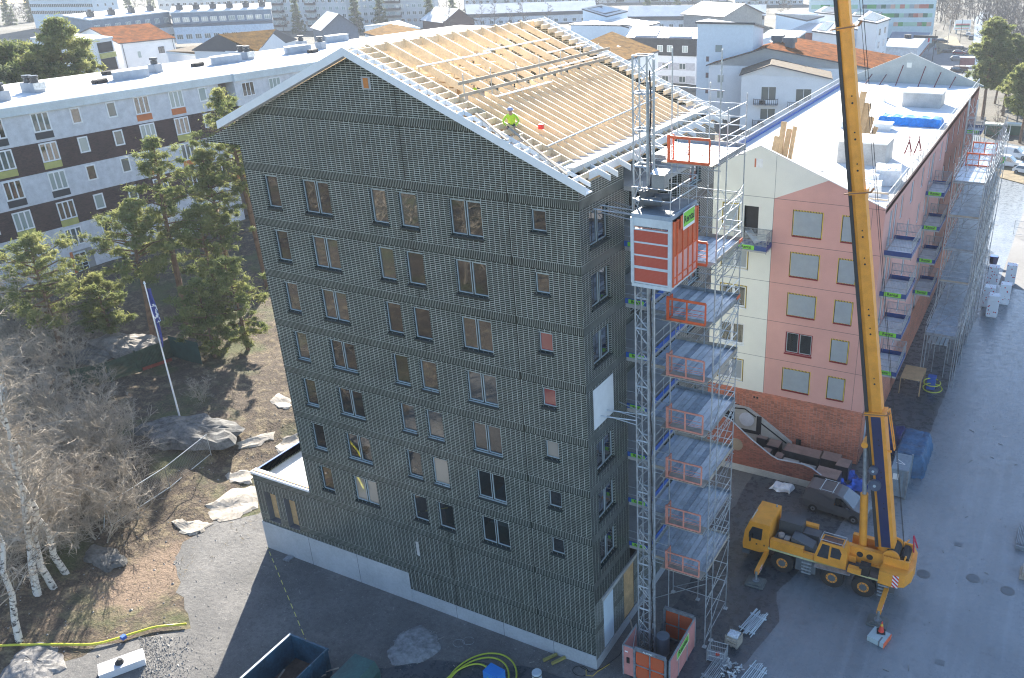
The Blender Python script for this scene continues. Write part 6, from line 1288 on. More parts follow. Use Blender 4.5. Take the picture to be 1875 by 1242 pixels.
# pines between the tower and the patterned slab block
PINES = [(282,614,368,4.2,11,'pine with a bare reddish trunk just behind the top of the flagpole',.45),(345,600,245,3.4,12,'slender pine right of the flagpole with a thin leaning trunk',.45),(402,560,372,4.4,13,'broad low pine left of the tower beside the flagpole',.25),
         (432,540,262,3.3,14,'thin tall pine between the flagpole and the tower edge',.5),(490,520,150,4.6,15,'tallest pine, its crown showing above the left slope of the tower roof',.50),(455,640,470,3.2,16,'young bushy pine against the lower left edge of the tower',.1),(395,655,505,3.0,17,'low dense pine behind the green fence',.1),
         (115,650,432,4.6,18,'spreading pine left of the entrance door of the patterned block',.3),(205,620,500,2.4,19,'small sunlit pine sapling at the left of the green fence',.15)]
for px, py, ty, R, sd, lab, c0 in PINES:
    b = gz(px, py); H = topz(b, ty)-b[2]; pine(H, c0, R, sd, nl=40 if H > 10 else 32, per=120, leaf=.125, blobs=4, lean=.05, label=lab, loc=b)
# big pines beyond the roof of the patterned block
for px, ty, x, y, R, sd, lab in ((40,75,-112,36,8.5,31,'wide dark pine rising over the white roof at the left edge'),(130,28,-112,58,6.5,32,'tall pine with layered crown beyond the white roof'),(8,120,-108,24,7.5,36,'dark pine crown filling the left edge above the white roof')):
    bx = x; y = min(np.arange(-10, 160, .5), key=lambda yy: abs(proj((bx, yy, 18))[0]-px)); H = topz((bx,y,4), ty)-4
    pine(H, .3, R, sd, nl=64, per=120, leaf=.26, lean=.02, label=lab, loc=(bx,y,4), m1=leafmat('dark pine needles', (.06,.09,.03), (.17,.20,.07), (.27,.28,.09)) if sd == 31 else SPRL if sd == 36 else PINEL, blobs=7)
# birches at the left
for px, py, H, R, sd, lab in ((100,1078,13,3.4,41,'birch with three pale trunks rising past the yellow pipe, rightmost of the birches'),(68,1088,14,3.2,42,'middle birch trunk in the clump above the yellow pipe'),(122,1050,12.5,3.0,43,'birch trunk leaning right, highest in the clump'),(35,1175,12,3.2,44,'leaning grey birch crossing the yellow pipe at the left edge'),(8,1010,13,3.6,45,'birch half cut by the left edge of the picture'),(20,760,13,3.4,46,'birch with a thin white trunk in the thicket near the left edge')):
    b = gz(px, py); bare_tree(lab, b, H*1.28, R*1.05, sd, BIRCH, TWIG, 'birch_tree', nb=32, tw=11, st=6, c0=.22, rt=.014, droop=.2, trunk_r=.0125, spread=1.35)
# grey thicket
TH_ = [(60,900),(140,880),(30,840),(110,830),(170,930),(60,960),(15,930),(200,850),(95,770),(160,800),(20,700),(70,730),(140,1000),(225,905),(190,990),(115,940),(45,1010),(235,960),(30,620),(90,680),(180,735),(10,1060),(120,770),(40,780),(150,840),(85,860),(20,880),(100,1000),(170,960),(210,800),(60,650),(110,640),(0,660),(30,560),(75,600),(130,700),(0,760),(240,860)]
proto = None
protos = [bare_tree('x', (0,0,-80-k), 4.2, 2.3, 60+k, TWIG, TWIG, 'bare_shrub', 'leafless shrubs of the grey thicket', 'shrub', nb=13, tw=9, st=5, c0=.05, rt=.0105, stems=4, trunk_r=.006, spread=1.0) for k in range(3)]
for i, (px, py) in enumerate(TH_):
    b = gz(px, py); s = .8+.6*((i*37)%10)/10; r = dup(protos[i % 3], b, i*1.7, 'leafless grey shrub in the dense thicket at the left', 'leafless shrubs of the grey thicket', (s, s, s*1.0))
def purge(o):
    for c in list(o.children): purge(c)
    bpy.data.objects.remove(o)
b = gz(370,735); r = dup(protos[1], b, 2, 'thin bare bush alone right of the flagpole base', None, .6); 
if 'group' in r: del r['group']
for p_ in protos: purge(p_)
# flagpole with a hanging flag
b = gz(330,767,2); ztop = topz(b, 519); t = thing('flagpole', 'white flagpole standing on bare rock left of the tower', 'flagpole', b); m = MB(); m.tube((0,0,0),(0,0,ztop-b[2]),.075,10,0,.045); m.build('pole', WHITE, t, world=False); m = MB(); m.tube((0,0,ztop-b[2]),(0,0,ztop-b[2]+.18),.09,10,0,.03); m.build('finial', METALR, t, world=False); m = MB(); m.cyl(0,0,-.1,.12,.18,12); m.build('foot', GALVD, t, world=False)
n = NT('flag cloth'); P_ = n.pos(); v = n.node('ShaderNodeTexNoise'); v.inputs['Scale'].default_value = 4.5; v.inputs['Detail'].default_value = 1
zz = P_[3]; hi = n.math('MULTIPLY', n.math('GREATER_THAN', zz, ztop-3.6), n.math('LESS_THAN', zz, ztop-1.7)); n.link(P_[0], v.inputs['Vector']); k = n.math('MULTIPLY', n.math('GREATER_THAN', v.outputs[0], .58), hi)
n.color(n.mix(k, (.03,.045,.22), (.65,.68,.72))); n.set('Roughness', .8)
f = thing('flag', 'blue flag with white marks hanging limp down the flagpole', 'flag', (b[0],b[1],ztop-5.4)); V = []; nz_, nx_ = 26, 8
for j in range(nz_+1):
    z = 5.0*j/nz_; wd = .50*math.sin(PI*min(1,max(.12,(5.1-z)/5.2)))**.6*(.5 if z < 2.3 else .95)
    for i in range(nx_+1): u = i/nx_; V.append((.08+u*wd, .10*math.sin(u*7+z*1.3), z))
m = MB(); m.add(V, [(j*(nx_+1)+i, j*(nx_+1)+i+1, (j+1)*(nx_+1)+i+1, (j+1)*(nx_+1)+i) for j in range(nz_) for i in range(nx_)]); m.build('cloth', n.m, f, True, world=False); f.rotation_euler = (0,0,.5)
# rocks
def rock(px, py, rx, ry, h, sd, lab, mt=None, z=None, rot=0.0):
    b = gz(px, py); r2 = np.random.default_rng(sd); V = [(0,0,h*.55)]; n = 30; ph = r2.uniform(0, 6, 5)
    for k, (q, zz) in enumerate(((.18,1.0),(.34,.95),(.5,.86),(.66,.72),(.8,.55),(.92,.3),(1.03,-.45))):
        for i in range(n): t = 2*PI*i/n; s = q*(1+.16*math.sin(2*t+ph[0])+.10*math.sin(5*t+ph[1])+.05*math.sin(9*t+ph[2])); V.append((rx*s*math.cos(t), ry*s*math.sin(t), h*.6*zz+h*.16*hsh(rx*s*math.cos(t)*1.1+sd, ry*s*math.sin(t)*1.3)+h*.10*abs(hsh(rx*s*math.cos(t)*2.9-sd, ry*s*math.sin(t)*2.3))+r2.uniform(-.03,.03)*h))
    F = [(0,1+i,1+(i+1)%n) for i in range(n)]+[(1+k*n+i, 1+(k+1)*n+i, 1+(k+1)*n+(i+1)%n, 1+k*n+(i+1)%n) for k in range(6) for i in range(n)]
    m = MB(); m.add(V, F); o = m.build('rock_outcrop', mt or ROCK, None, world=False); o.location = b; o.rotation_euler = (0,0,rot); return tag(o, lab, 'rock')
rock(345,790,4.2,2.6,1.0,1,'broad dark bedrock hump under the flagpole',rot=.5); rock(230,630,3.4,2.2,1.1,3,'pale bedrock ledge above the green fence',mat('sunlit rock', (.26,.235,.205), .9, .3, .8, 8, bump=.05)); rock(150,655,2.6,1.8,.9,4,'grey bedrock behind the left end of the green fence')
rock(60,1215,2.6,1.6,.45,7,'pale flat rubble mound at the bottom left corner', mat('rubble', (.24,.23,.22), .95, .3, 3, 16, bump=.06)); rock(190,1020,1.6,1.0,.5,8,'small grey rock under the birches')
# loose stones: uncountable
rs = np.random.default_rng(5); m = MB()
for i in range(500):
    x, y = rs.uniform(-38,-22), rs.uniform(-16,14); s = rs.uniform(.02,.08)*(1 if rs.random() < .93 else 2); z = max(terr(x, y), -.03)
    a = rs.uniform(0,3,4); m.add([(x-s,y-s*.3,z),(x+s*.2,y-s,z),(x+s,y+s*.2,z),(x-s*.1,y+s,z),(x+s*.1,y,z+s*.8)], [(0,1,4),(1,2,4),(2,3,4),(3,0,4)])
one(m, 'loose_stones', mat('pale stones', (.30,.28,.26), .9, .3, 1, 10), 'scattered pale stones over the rough ground between thicket and yard', 'stones', kind='stuff')
m = MB()  # dead grass and twig litter on the slope
for i in range(9000):
    x, y = rs.uniform(-62,-27.5), rs.uniform(-16,32); z = terr(x, y); 
    if hsh(x*.8, y*.8) < -.2 and rs.random() < .75: continue
    a = rs.uniform(0,2*PI); l = rs.uniform(.15,.45); w_ = .02; dx, dy = math.cos(a), math.sin(a); m.add([(x-dy*w_,y+dx*w_,z),(x+dy*w_,y-dx*w_,z),(x+dx*l,y+dy*l,z+rs.uniform(.04,.28))], [(0,1,2)])
one(m, 'dead_grass', mat('dead grass', (.22,.17,.095), .9, .35, .7, 6), 'tufts of dead grass and litter over the wooded slope', 'grass', kind='stuff')
# pale ground sheets pegged over the bank
def sheetcloth(pts, sd, lab):
    P = [gz(*p) for p in pts]; c = np.mean(P, 0); m = MB(); V = []; n = len(P); K = 6
    r2 = np.random.default_rng(sd); V.append((c[0],c[1],max(terr(c[0],c[1]),-.02)+.08))
    for k in range(1, K+1):
        for i in range(n*4):
            a, b_ = np.array(P[i//4]), np.array(P[(i//4+1)%n]); e = a+(b_-a)*(i%4)/4+np.array((r2.uniform(-.14,.14),r2.uniform(-.14,.14),0))*(k==K); q = c+(e-c)*k/K*(1+r2.uniform(-.04,.04)*(k==K)); V.append((q[0],q[1],max(terr(q[0],q[1]),-.02)+(.05+.05*abs(hsh(q[0]*1.3+sd,q[1]*1.1))+r2.uniform(0,.02) if k < K else .02)))
    nn = n*4; F = [(0,1+i,1+(i+1)%nn) for i in range(nn)]+[(1+(k-1)*nn+i,1+k*nn+i,1+k*nn+(i+1)%nn,1+(k-1)*nn+(i+1)%nn) for k in range(1,K) for i in range(nn)]
    m.add(V, F); one(m, 'ground_sheet', FABRIC, lab, 'ground sheet')
sheetcloth([(378,925),(425,897),(468,893),(474,930),(440,948),(400,958),(385,948)], 1, 'largest pale ground sheet spread at the foot of the annex'); sheetcloth([(312,958),(330,950),(345,958),(368,952),(388,962),(370,976),(350,982),(330,975)], 2, 'pale ground sheet at the lower end of the bank'); sheetcloth([(412,870),(440,862),(462,864),(462,885),(440,888),(418,882)], 3, 'small pale ground sheet behind the annex corner')
sheetcloth([(430,815),(470,800),(508,790),(502,806),(470,818),(440,824)], 4, 'long narrow pale sheet on the bank below the flagpole rock'); sheetcloth([(496,735),(512,720),(534,735),(532,750),(508,748)], 5, 'grey sheet on the bank near the tower edge'); sheetcloth([(500,820),(520,805),(545,795),(545,812),(515,835)], 6, 'pale sheet with blue edge behind the annex roof')
# green board fence and temporary wire fence
GF = mat('green painted boards', (.035,.07,.045), .8, .3, 2, 10)
t = thing('green_fence', 'dark green board fence standing at angles below the pines', 'fence', gz(255,690)); fp = [gz(140,715),gz(205,700),gz(255,680),gz(318,655)]
for i in range(3):
    a, c = np.array(fp[i]), np.array(fp[i+1]); m = MB(); n_ = 26; U = norm((c-a)*[1,1,0]); L = np.linalg.norm((c-a)[:2])
    for k in range(n_): q = a+(c-a)*k/n_; m.bar(q, q+np.array((0,0,2.0)), L/n_*.82, .03, np.cross(U,(0,0,1)))
    for z in (.4,1.7): m.bar(a+np.array((0,0,z)), c+np.array((0,0,z)), .05, .1)
    m.build('board_panel', GF, t); m = MB(); m.bar(a, a+np.array((0,0,2.15)), .12, .12, (0,1,0)); m.build('post', GF, t)
a, c = np.array(gz(318,655)), np.array(gz(372,668)); m = MB()
for k in range(24): q = a+(c-a)*k/24; m.bar(q, q+np.array((0,0,2.3)), np.linalg.norm(c-a)/24*.98, .03, np.cross(norm((c-a)*[1,1,0]),(0,0,1)))
m.build('gate_panel', mat('dark green gate', (.02,.065,.05), .6, .2), t)
m = MB(); a, c = np.array(gz(262,678)), np.array(gz(315,660)); m.bar(a+np.array((0,0,.15)), c+np.array((0,0,.15)), .06, .3); m.build('red_board', mat('red kick board', (.25,.05,.03), .8), t)
t = thing('wire_fence', 'temporary wire mesh fence panels sagging across the slope', 'fence', gz(300,880)); wp = [gz(205,965),gz(312,895),gz(388,838)]
for i in range(2):
    a, c = np.array(wp[i]), np.array(wp[i+1]); m = MB(); up = np.array((0,0,1.9))
    for q in (a, c): m.tube(q, q+up, .03)
    m.tube(a+up, c+up, .03); m.tube(a+.1*up, c+.1*up, .03); m.build('panel_frame', GALV, t); m = MB(); m.poly([a, c, c+up, a+up]); m.build('panel_mesh', mesh_screen('fine wire', (.25,.26,.25), .12, .08), t)
m = MB(); a = np.array(gz(205,965)); m.tube(a+np.array((0,0,1.9)), np.array(gz(190,968)), .035); m.build('brace', METALR, t)
# yellow pipe and the white block with a black bag
m = MB(); pp = [(-40,1195),(0,1188),(60,1184),(110,1183),(170,1184),(215,1174),(250,1163),(290,1152),(342,1147)]; 
pp = [(lambda g: np.array((g[0],g[1],max(g[2],-.03)+.18)))(gz(*p)) for p in pp]; sp_ = []
for i in range(1, len(pp)-2):
    for k in range(6): t_ = k/6; a0, a1, a2, a3 = pp[i-1:i+3]; sp_.append(.5*(2*a1+(a2-a0)*t_+(2*a0-5*a1+4*a2-a3)*t_**2+(3*a1-a0-3*a2+a3)*t_**3))
m.path([pp[0]]+sp_+[pp[-2], pp[-1]], .07, 10); one(m, 'yellow_pipe', mat('yellow pipe', (.62,.60,.05), .4, .12), 'long yellow pipe lying across the ground at the bottom left', 'pipe', smooth=True)
g_ = gz(228,1173); one(MB().box(g_[0]-.13,g_[0]+.13,g_[1]-.13,g_[1]+.13,g_[2]+.2,g_[2]+.42), 'blue_pipe_cap', BLUE, 'small bright blue cap on the yellow pipe', 'cap')
q = at(222,1213,.4); t = thing('white_block', 'long white block lying beside the yellow pipe', 'block', (q[0],q[1],0), 1.02); m = MB(); m.box(-1.15,1.15,-.5,.5,0,.45); m.build('block_body', mat('white foam block', (.62,.63,.66), .7, .08), t, world=False)
one(drape.__call__(q[0]-.15,q[0]+.25,q[1]-.22,q[1]+.12,.3,10,BLACK,'black_bag','crumpled black bag lying on the white block','bag',.1,3,0,.44) if 0 else MB().tube((q[0]+.02,q[1]-.1,.455),(q[0]+.05,q[1]-.05,.72),.26,7,0,.12), 'black_bag', BLACK, 'crumpled black bag lying on the white block', 'bag')
# rubble chunks near the white block
m = MB()
for i in range(1400):
    g_ = at(255+abs(rs.normal())*45, rs.uniform(1165,1250)); s = rs.uniform(.015,.06)*(1 if rs.random() < .94 else 2.2); x, y = g_[0], g_[1]; a = rs.uniform(0,6,5); V = [(x+s*math.cos(t+a[0]*.1)*(.7+.4*math.sin(a[1]+t)), y+s*math.sin(t)*(.7+.4*math.cos(a[2]+t)), -.02) for t in (0,1.3,2.5,3.8,5)]; V.append((x+s*.3*math.sin(a[3]), y, s*.45)); m.add(V, [(j,(j+1)%5,5) for j in range(5)])
one(m, 'rubble', mat('white rubble', (.30,.29,.275), .9, .35, 2, 9), 'grey and white rubble strewn beside the white block', 'rubble', kind='stuff')

# ---------------- patterned slab block at the left ----------------
LBO = np.array((-79.61, 24.57, 0.)); LU = norm((.0628,.998,0)); LN = norm((.998,-.0628,0)); GB = 3.8
def LP(u, z, n=0.0): p = LBO+LU*u+LN*n; return (p[0], p[1], z)
LB = thing('apartment_block', 'long white and brown slab block with flat white roof and coloured window panels', 'building', tuple(LBO))
tri = [-24.9,-21.0,-16.8,-12.6,-5.8,-1.15,10.4,14.9]; sgl = [-19.0,-8.5,3.0,7.1,18.9]; zr = [19.7,16.5,13.35,10.0,6.9]
bands = [(GB,9.3,PEBBLE),(9.3,12.35,BROWNBRICK),(12.35,15.5,PEBBLE),(15.5,18.65,BROWNBRICK),(18.65,21.85,PEBBLE)]
uL, uR = -30.0, 21.9
for a, b_, mt in bands: m = MB(); m.fbox(LBO, LU, Zv, LN, uL, uR, a, b_, -.3, 0.0); m.build('wall_band', mt, LB)
m = MB(); m.fbox(LBO, LU, Zv, LN, uL, uR, GB, 22.0, -18.5, -.31); m.build('wall_core', PEBBLE, LB)
for a, b_, mt in ((GB,9.3,BROWNBRICK),(9.3,12.35,BROWNBRICK),(12.35,15.5,BROWNBRICK),(15.5,18.65,BROWNBRICK),(18.65,21.85,PEBBLE)): m = MB(); m.fbox(LBO, LU, Zv, LN, 24.0, 92, a, b_, -18.5, .35); m.build('wall_band', mt if a < 18 else PEBBLE, LB)
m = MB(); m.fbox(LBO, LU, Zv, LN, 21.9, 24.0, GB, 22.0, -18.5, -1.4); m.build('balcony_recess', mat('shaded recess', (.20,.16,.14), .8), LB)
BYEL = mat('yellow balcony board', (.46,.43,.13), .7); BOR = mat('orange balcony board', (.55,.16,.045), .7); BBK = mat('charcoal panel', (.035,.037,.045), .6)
for i, z in enumerate(zr[:4]): m = MB(); m.fbox(LBO, LU, Zv, LN, 21.95, 23.95, z-1.1, z-.1, -.3, .0); m.build('balcony_front', BYEL if i % 2 == 0 else BOR, LB)
GLP = glass('pale window glass', (.10,.125,.12), refl=.15); CURT = glass('curtained glass', (.30,.36,.34), refl=.12)
for i, z in enumerate(zr):
    for k, u in enumerate(tri):
        flatwin(LB, LP(u, z, .01), LU, LN, 1.9, 2.05, WHITE, (GLASSD, GLP, GLASSD, CURT)[(i+k)%4], 3, f=.14); pm = (BBK, BYEL)[(i)%2] if u < 5 else (BOR, BYEL)[i % 2]
        if i < 4: m = MB(); m.fbox(LBO, LU, Zv, LN, u, u+1.9, z-.75, z-.04, .0, .03); m.build('window_panel', pm, LB)
    for k, u in enumerate(sgl):
        flatwin(LB, LP(u, z+.2, .01), LU, LN, 1.15, 1.75, WHITE, (CURT, GLP, GLASSD, GLP)[(i*2+k)%4], 1, f=.15)
    for k, u in enumerate((25.0,29.3,34.0,41.0,46.0,52.0,60.0,67.0)):
        if i < 3: flatwin(LB, LP(u, z, .37), LU, LN, 1.9, 1.75, WHITE, (GLASSD, CURT)[k%2], 3)
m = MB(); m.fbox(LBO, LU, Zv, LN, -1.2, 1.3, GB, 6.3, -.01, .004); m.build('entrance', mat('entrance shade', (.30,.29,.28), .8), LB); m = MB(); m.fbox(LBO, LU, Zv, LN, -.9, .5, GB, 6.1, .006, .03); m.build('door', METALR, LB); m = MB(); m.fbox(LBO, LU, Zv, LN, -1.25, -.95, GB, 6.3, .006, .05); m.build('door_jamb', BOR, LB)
m = MB()
for r_ in range(5):
    for c_ in range(2): m.fbox(LBO, LU, Zv, LN, -.8+c_*.65, -.25+c_*.65, 4.0+r_*.4, 4.32+r_*.4, .03, .035)
m.build('door_pane', GLASSD, LB)
# metal fascia and roof
m = MB(); m.fbox(LBO, LU, Zv, LN, uL, 24.0, 21.75, 22.35, -.2, .25); m.fbox(LBO, LU, Zv, LN, 24.0, 92, 21.75, 22.35, -.2, .6); m.build('fascia', METALR, LB)
m = MB(); m.fbox(LBO, LU, Zv, LN, uL, 24.0, 22.351, 22.7, -18.7, .1); m.fbox(LBO, LU, Zv, LN, 24.0, 92, 22.351, 22.7, -18.7, .45); m.build('roof', ROOFW, LB)
m = MB(); m.fbox(LBO, LU, Zv, LN, uL, 24.0, 22.32, 22.66, .101, .3); m.fbox(LBO, LU, Zv, LN, 24.0, 92, 22.32, 22.66, .46, .66); m.build('roof_edge', METALR, LB)
def roofpt(px, py): return at(px, py, 22.75)
def chim(px, py, n, lab):
    q = roofpt(px, py); t = thing('roof_ventilator', lab, 'ventilator', q, .06); m = MB(); m.box(-.6*n,.6*n,-.6,.6,-.1,1.0); m.build('base', mat('grey render', (.30,.33,.37), .8), t, world=False); m = MB()
    for i in range(n): x = (i-(n-1)/2)*1.15; m.cyl(x,0,1.0,1.45,.42,12); m.cyl(x,0,1.55,1.8,.5,12); m.cyl(x,0,1.45,1.55,.25,8)
    m.build('cowl', mat('dark cowl', (.05,.055,.065), .4, metal=.3), t, world=False)
    m = MB(); m.box(.62*n,.66*n,-.7,.7,.3,1.05) if n > 1 else m.box(-.7,-.65,-.5,.5,.2,.9); m.build('bracket', GALV, t, world=False)
for px, py, n_, l in ((62,168,2,'double cowl ventilator nearest the left edge of the white roof'),(286,132,1,'single dark cowl ventilator left of the long low box on the white roof'),(449,108,2,'double cowl ventilator in the middle of the white roof'),(553,87,1,'single cowl ventilator farthest along the white roof'),(588,89,1,'single cowl ventilator just left of the tower roof apex'),(5,184,1,'small dark vent cut by the left edge on the white roof')): chim(px, py, n_, l)
for px, py, l in ((232,144,'long low grey roof box with a slanted end, nearest the left'),(408,116,'long low grey roof box in the middle of the white roof'),(540,97,'long low grey roof box nearest the tower'),(612,76,'grey roof box behind the tower roof apex')):
    q = roofpt(px, py); t = thing('roof_box', l, 'roof box', q, math.atan2(LU[1],LU[0])); m = MB(); m.prism([(-2.2,-.8),(2.6,-.8),(2.6,.9),(-1.2,.9)],-.1,.95); m.build('box_body', mat('grey roof box', (.30,.35,.41), .7), t, world=False); m = MB(); m.prism([(-2.25,-.85),(2.65,-.85),(2.65,.95),(-1.2,.95)],.951,1.0); m.build('box_top', ROOFW, t, world=False)
for px, py, l in ((183,152,'low dark vent beside the left roof box'),(362,121,'low dark vent beside the middle roof box'),(573,96,'low dark vent beside the right roof box'),(200,136,'small dark hatch behind the left roof box')):
    q = roofpt(px, py); one(MB().tube((q[0],q[1]-.9,22.9),(q[0],q[1]+.9,22.95),.3,8).box(q[0]-.4,q[0]+.4,q[1]-.5,q[1]+.5,22.7,23.1), 'roof_vent', BLACK, l, 'ventilator')
# ---------------- the town behind ----------------
def lift(p, z): return (p[0], p[1], z)
def massb(name, label, eave, zb, wallm, roofm, ridge=None, over=.35, group=None, trim=None, cat='building'):
    """walls below an eave polygon (list of xyz), roof flat or over a ridge pair (a, b): eave = [front-left, front-right, back-right, back-left]"""
    c = np.mean(np.array(eave), 0); t = thing(name, label, cat, (c[0], c[1], zb), 0, group); m = MB(); n = len(eave)
    E2 = [np.array(p, float) for p in eave]; a = sum(E2[i][0]*E2[(i+1)%n][1]-E2[(i+1)%n][0]*E2[i][1] for i in range(n)); E2 = E2 if a > 0 else E2[::-1]
    for i in range(n): p, q = E2[i], E2[(i+1)%n]; m.poly([lift(p, zb), lift(q, zb), tuple(q), tuple(p)])
    if ridge:
        fl, fr, br, bl = [np.array(p, float) for p in eave]; ra, rb = np.array(ridge[0], float), np.array(ridge[1], float)
        m.poly([fl, fr, ra]); m.poly([br, bl, rb]); m.build('wall', wallm, t)
        nu = norm(rb-ra)*over; m = MB(); sl1 = norm(fl-ra)*over; sl2 = norm(fr-ra)*over; upz = np.array((0,0,.16))
        m.slab([fl+sl1-nu+upz, ra-nu+upz, rb+nu+upz, bl+sl1+nu+upz], .22, 1, 0); m.slab([ra-nu+upz, fr+sl2-nu+upz, br+sl2+nu+upz, rb+nu+upz], .22, 1, 0); m.build('roof', [roofm, trim or DKMETAL], t)
    else:
        m.build('wall', wallm, t); m = MB(); cc = np.mean(E2, 0); P = [tuple(p+(p-cc)/np.linalg.norm(p-cc)*over+np.array((0,0,.35))) for p in E2]; m.slab(P, .4, 1, 0); m.build('roof', [roofm, trim or METALR], t)
    return t
def wgrid(t, A, B, us, zs, w_, h, n=2, fm=None, gm=None, out=.03, name='window'):
    """rows of small windows on the wall running from A to B; us are fractions"""
    A, B = np.array((A[0], A[1], 0.)), np.array((B[0], B[1], 0.)); U = norm(B-A); N = np.cross(U, (0,0,1.)); L = np.linalg.norm(B-A)
    if np.dot(N, CAMP-A) < 0: N = -N
    for j, z in enumerate(zs):
        for i, u in enumerate(us):
            g_ = gm if gm else (GLASSD, CURT, GLP)[(i*3+j*2) % 3]; flatwin(t, A+U*(u*L-w_/2)+N*out+np.array((0,0,z)), U, N, w_, h, fm or WHITE, g_, n, name)
# house with sedum roof at the left, and its white neighbour
def house3(label, ra_, rb_, fl_, fr_, bl_, zr_, ze, zb, wallm, roofm, name='house'):
    """gable house from pixels: ridge ends (front, far), front eave ends"""
    ra, rb = np.array(at(*ra_, zr_)), np.array(at(*rb_, zr_)); el, er = np.array(at(*fl_, ze)), np.array(at(*fr_, ze)); bk = ra*2-el; bk[2] = ze; bk2 = rb*2-er; bk2[2] = ze
    return massb(name, label, [tuple(bk), tuple(el), tuple(er), tuple(bk2)], zb, wallm, roofm, (tuple(ra), tuple(rb))), el, er, bk
t, el, er, bk = house3('white house with an orange brown sedum roof at the upper left', (166,52), (272,44), (219,80), (318,70), None, 19.5, 16.5, 4, RENDER, SEDUM)
wgrid(t, el, er, (.72,), (13.2,), 1.6, 1.6, 2, DKMETAL); wgrid(t, el, er, (.3,), (12.6,), 1.0, 1.7, 1, WHITE, CURT); m = MB()
for f_ in (.04, .97): q = el+(er-el)*f_; m.tube((q[0]+.1,q[1]-.1,5),(q[0]+.1,q[1]-.1,16.3),.07)
m.build('downpipe', DKMETAL, t)
t, el, er, bk = house3('white gable house with a yellow brown sedum roof in the upper left middle', (402,64), (503,55), (462,95), (540,72), None, 19.5, 16.0, 4, RENDER, SEDUMY)
massb('low_house', 'low white house with a small dark sunken roof before the yellow brown sedum roof', [at(306,97,15.5), at(384,104,13.5), at(424,99,13.5), at(356,87,15.5)], 4, RENDER, mat('dark brown sedum', (.09,.06,.03), .95, .4))
t = massb('corner_block', 'white block with yellow and orange balcony fronts beside the sedum roofed house', [at(58,72,19), at(150,78,19), at(205,70,19), at(110,62,19)], 4, RENDER, ROOFW)
for i, (x, y, c, l) in enumerate(((182,88,BLACK,'dark'),(184,101,BYEL,'y'),(190,113,BLACK,'d'),(196,124,BOR,'o'))):
    pass
A_, B_ = np.array(at(150,78,19)), np.array(at(205,70,19)); U_ = norm((B_-A_)*[1,1,0]); N_ = np.cross(U_, (0,0,1.)); 
if np.dot(N_, CAMP-A_) < 0: N_ = -N_
Lc = np.linalg.norm((B_-A_)[:2])
for z0, z1, mt in ((16.2,18.4,BLACK),(15.0,16.1,BYEL),(12.2,14.9,BLACK),(11.0,12.1,BOR)): m = MB(); m.fbox((A_[0],A_[1],0), U_, Zv, N_, Lc*.45, Lc*.95, z0, z1, .02, .5 if mt in (BYEL, BOR) else .06); m.build('balcony_front' if mt in (BYEL, BOR) else 'balcony_opening', mt, t)
# blue grey row houses
RH = mat('blue grey wood cladding', (.16,.21,.27), .7, .15, .5, 4)
for i, (xa, ya, xb, yb, lab) in enumerate(((172,66,315,48,'blue grey row house with stepped roof, left part of the row'),(318,50,500,42,'long blue grey row house with white upper windows, right part of the row'))):
    A0, B0 = np.array(at(xa,ya,11)), np.array(at(xb,yb,11)); dv = norm((B0-A0)*[1,1,0]); nv = np.array((-dv[1], dv[0], 0)); nv = nv if np.dot(nv, A0-CAMP) > 0 else -nv
    t = massb('row_house', lab, [lift(A0,16), lift(B0,16), lift(B0+nv*11,17.5), lift(A0+nv*11,17.5)], 11, RH, ROOFW)
    m = MB(); f0 = A0-nv*1.2; f1 = B0-nv*1.2; m.poly([lift(f0,5),lift(f1,5),lift(f1,10.9),lift(f0,10.9)]); m.poly([lift(f0,10.9),lift(f1,10.9),lift(B0,10.9),lift(A0,10.9)]); m.build('lower_wall', mat('pale blue render', (.55,.63,.72), .8), t)
    m = MB(); m.bar(lift(f0,11.5), lift(f1,11.5), .08, 1.1); m.build('balcony_rail', mat('dark balcony rail', (.05,.08,.12), .5), t); k = 8 if i == 0 else 11
    wgrid(t, A0, B0, [(.5+j)/k for j in range(k)], (12.6,), 2.3, 1.7, 3, WHITE, CURT); wgrid(t, f0, f1, [(.5+j)/k for j in range(k)], (6.6,), 2.2, 1.8, 3, WHITE, GLP)
    for j in range(6 if i else 4): q = A0+(B0-A0)*(j+.5)/(6 if i else 4)+nv*4; one(MB().box(q[0]-.9,q[0]+.9,q[1]-.9,q[1]+.9,16.5,18.6).cyl(q[0],q[1],18.6,19.3,.6,10), 'roof_ventilator', mat('dark cowl', (.05,.055,.065)), 'dark roof ventilator on the blue grey row houses', 'ventilator', 'ventilators on the row house roofs')
# tall white slab top left
A0, B0 = np.array(at(62,36,8)), np.array(at(176,36,8)); dv = norm((B0-A0)*[1,1,0]); nv = np.array((-dv[1], dv[0], 0)); nv = nv if np.dot(nv, A0-CAMP) > 0 else -nv
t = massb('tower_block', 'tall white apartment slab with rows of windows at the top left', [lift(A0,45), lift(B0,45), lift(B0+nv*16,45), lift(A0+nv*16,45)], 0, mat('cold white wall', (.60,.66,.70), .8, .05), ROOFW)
zs = [10.5+3.1*i for i in range(5)]; wgrid(t, A0, B0, [.06+.088*i for i in range(11)], zs, 4.6, 1.6, 4, WHITE, None); wgrid(t, B0, B0+nv*16, (.2,.5,.8), zs, 1.2, 1.3, 1)
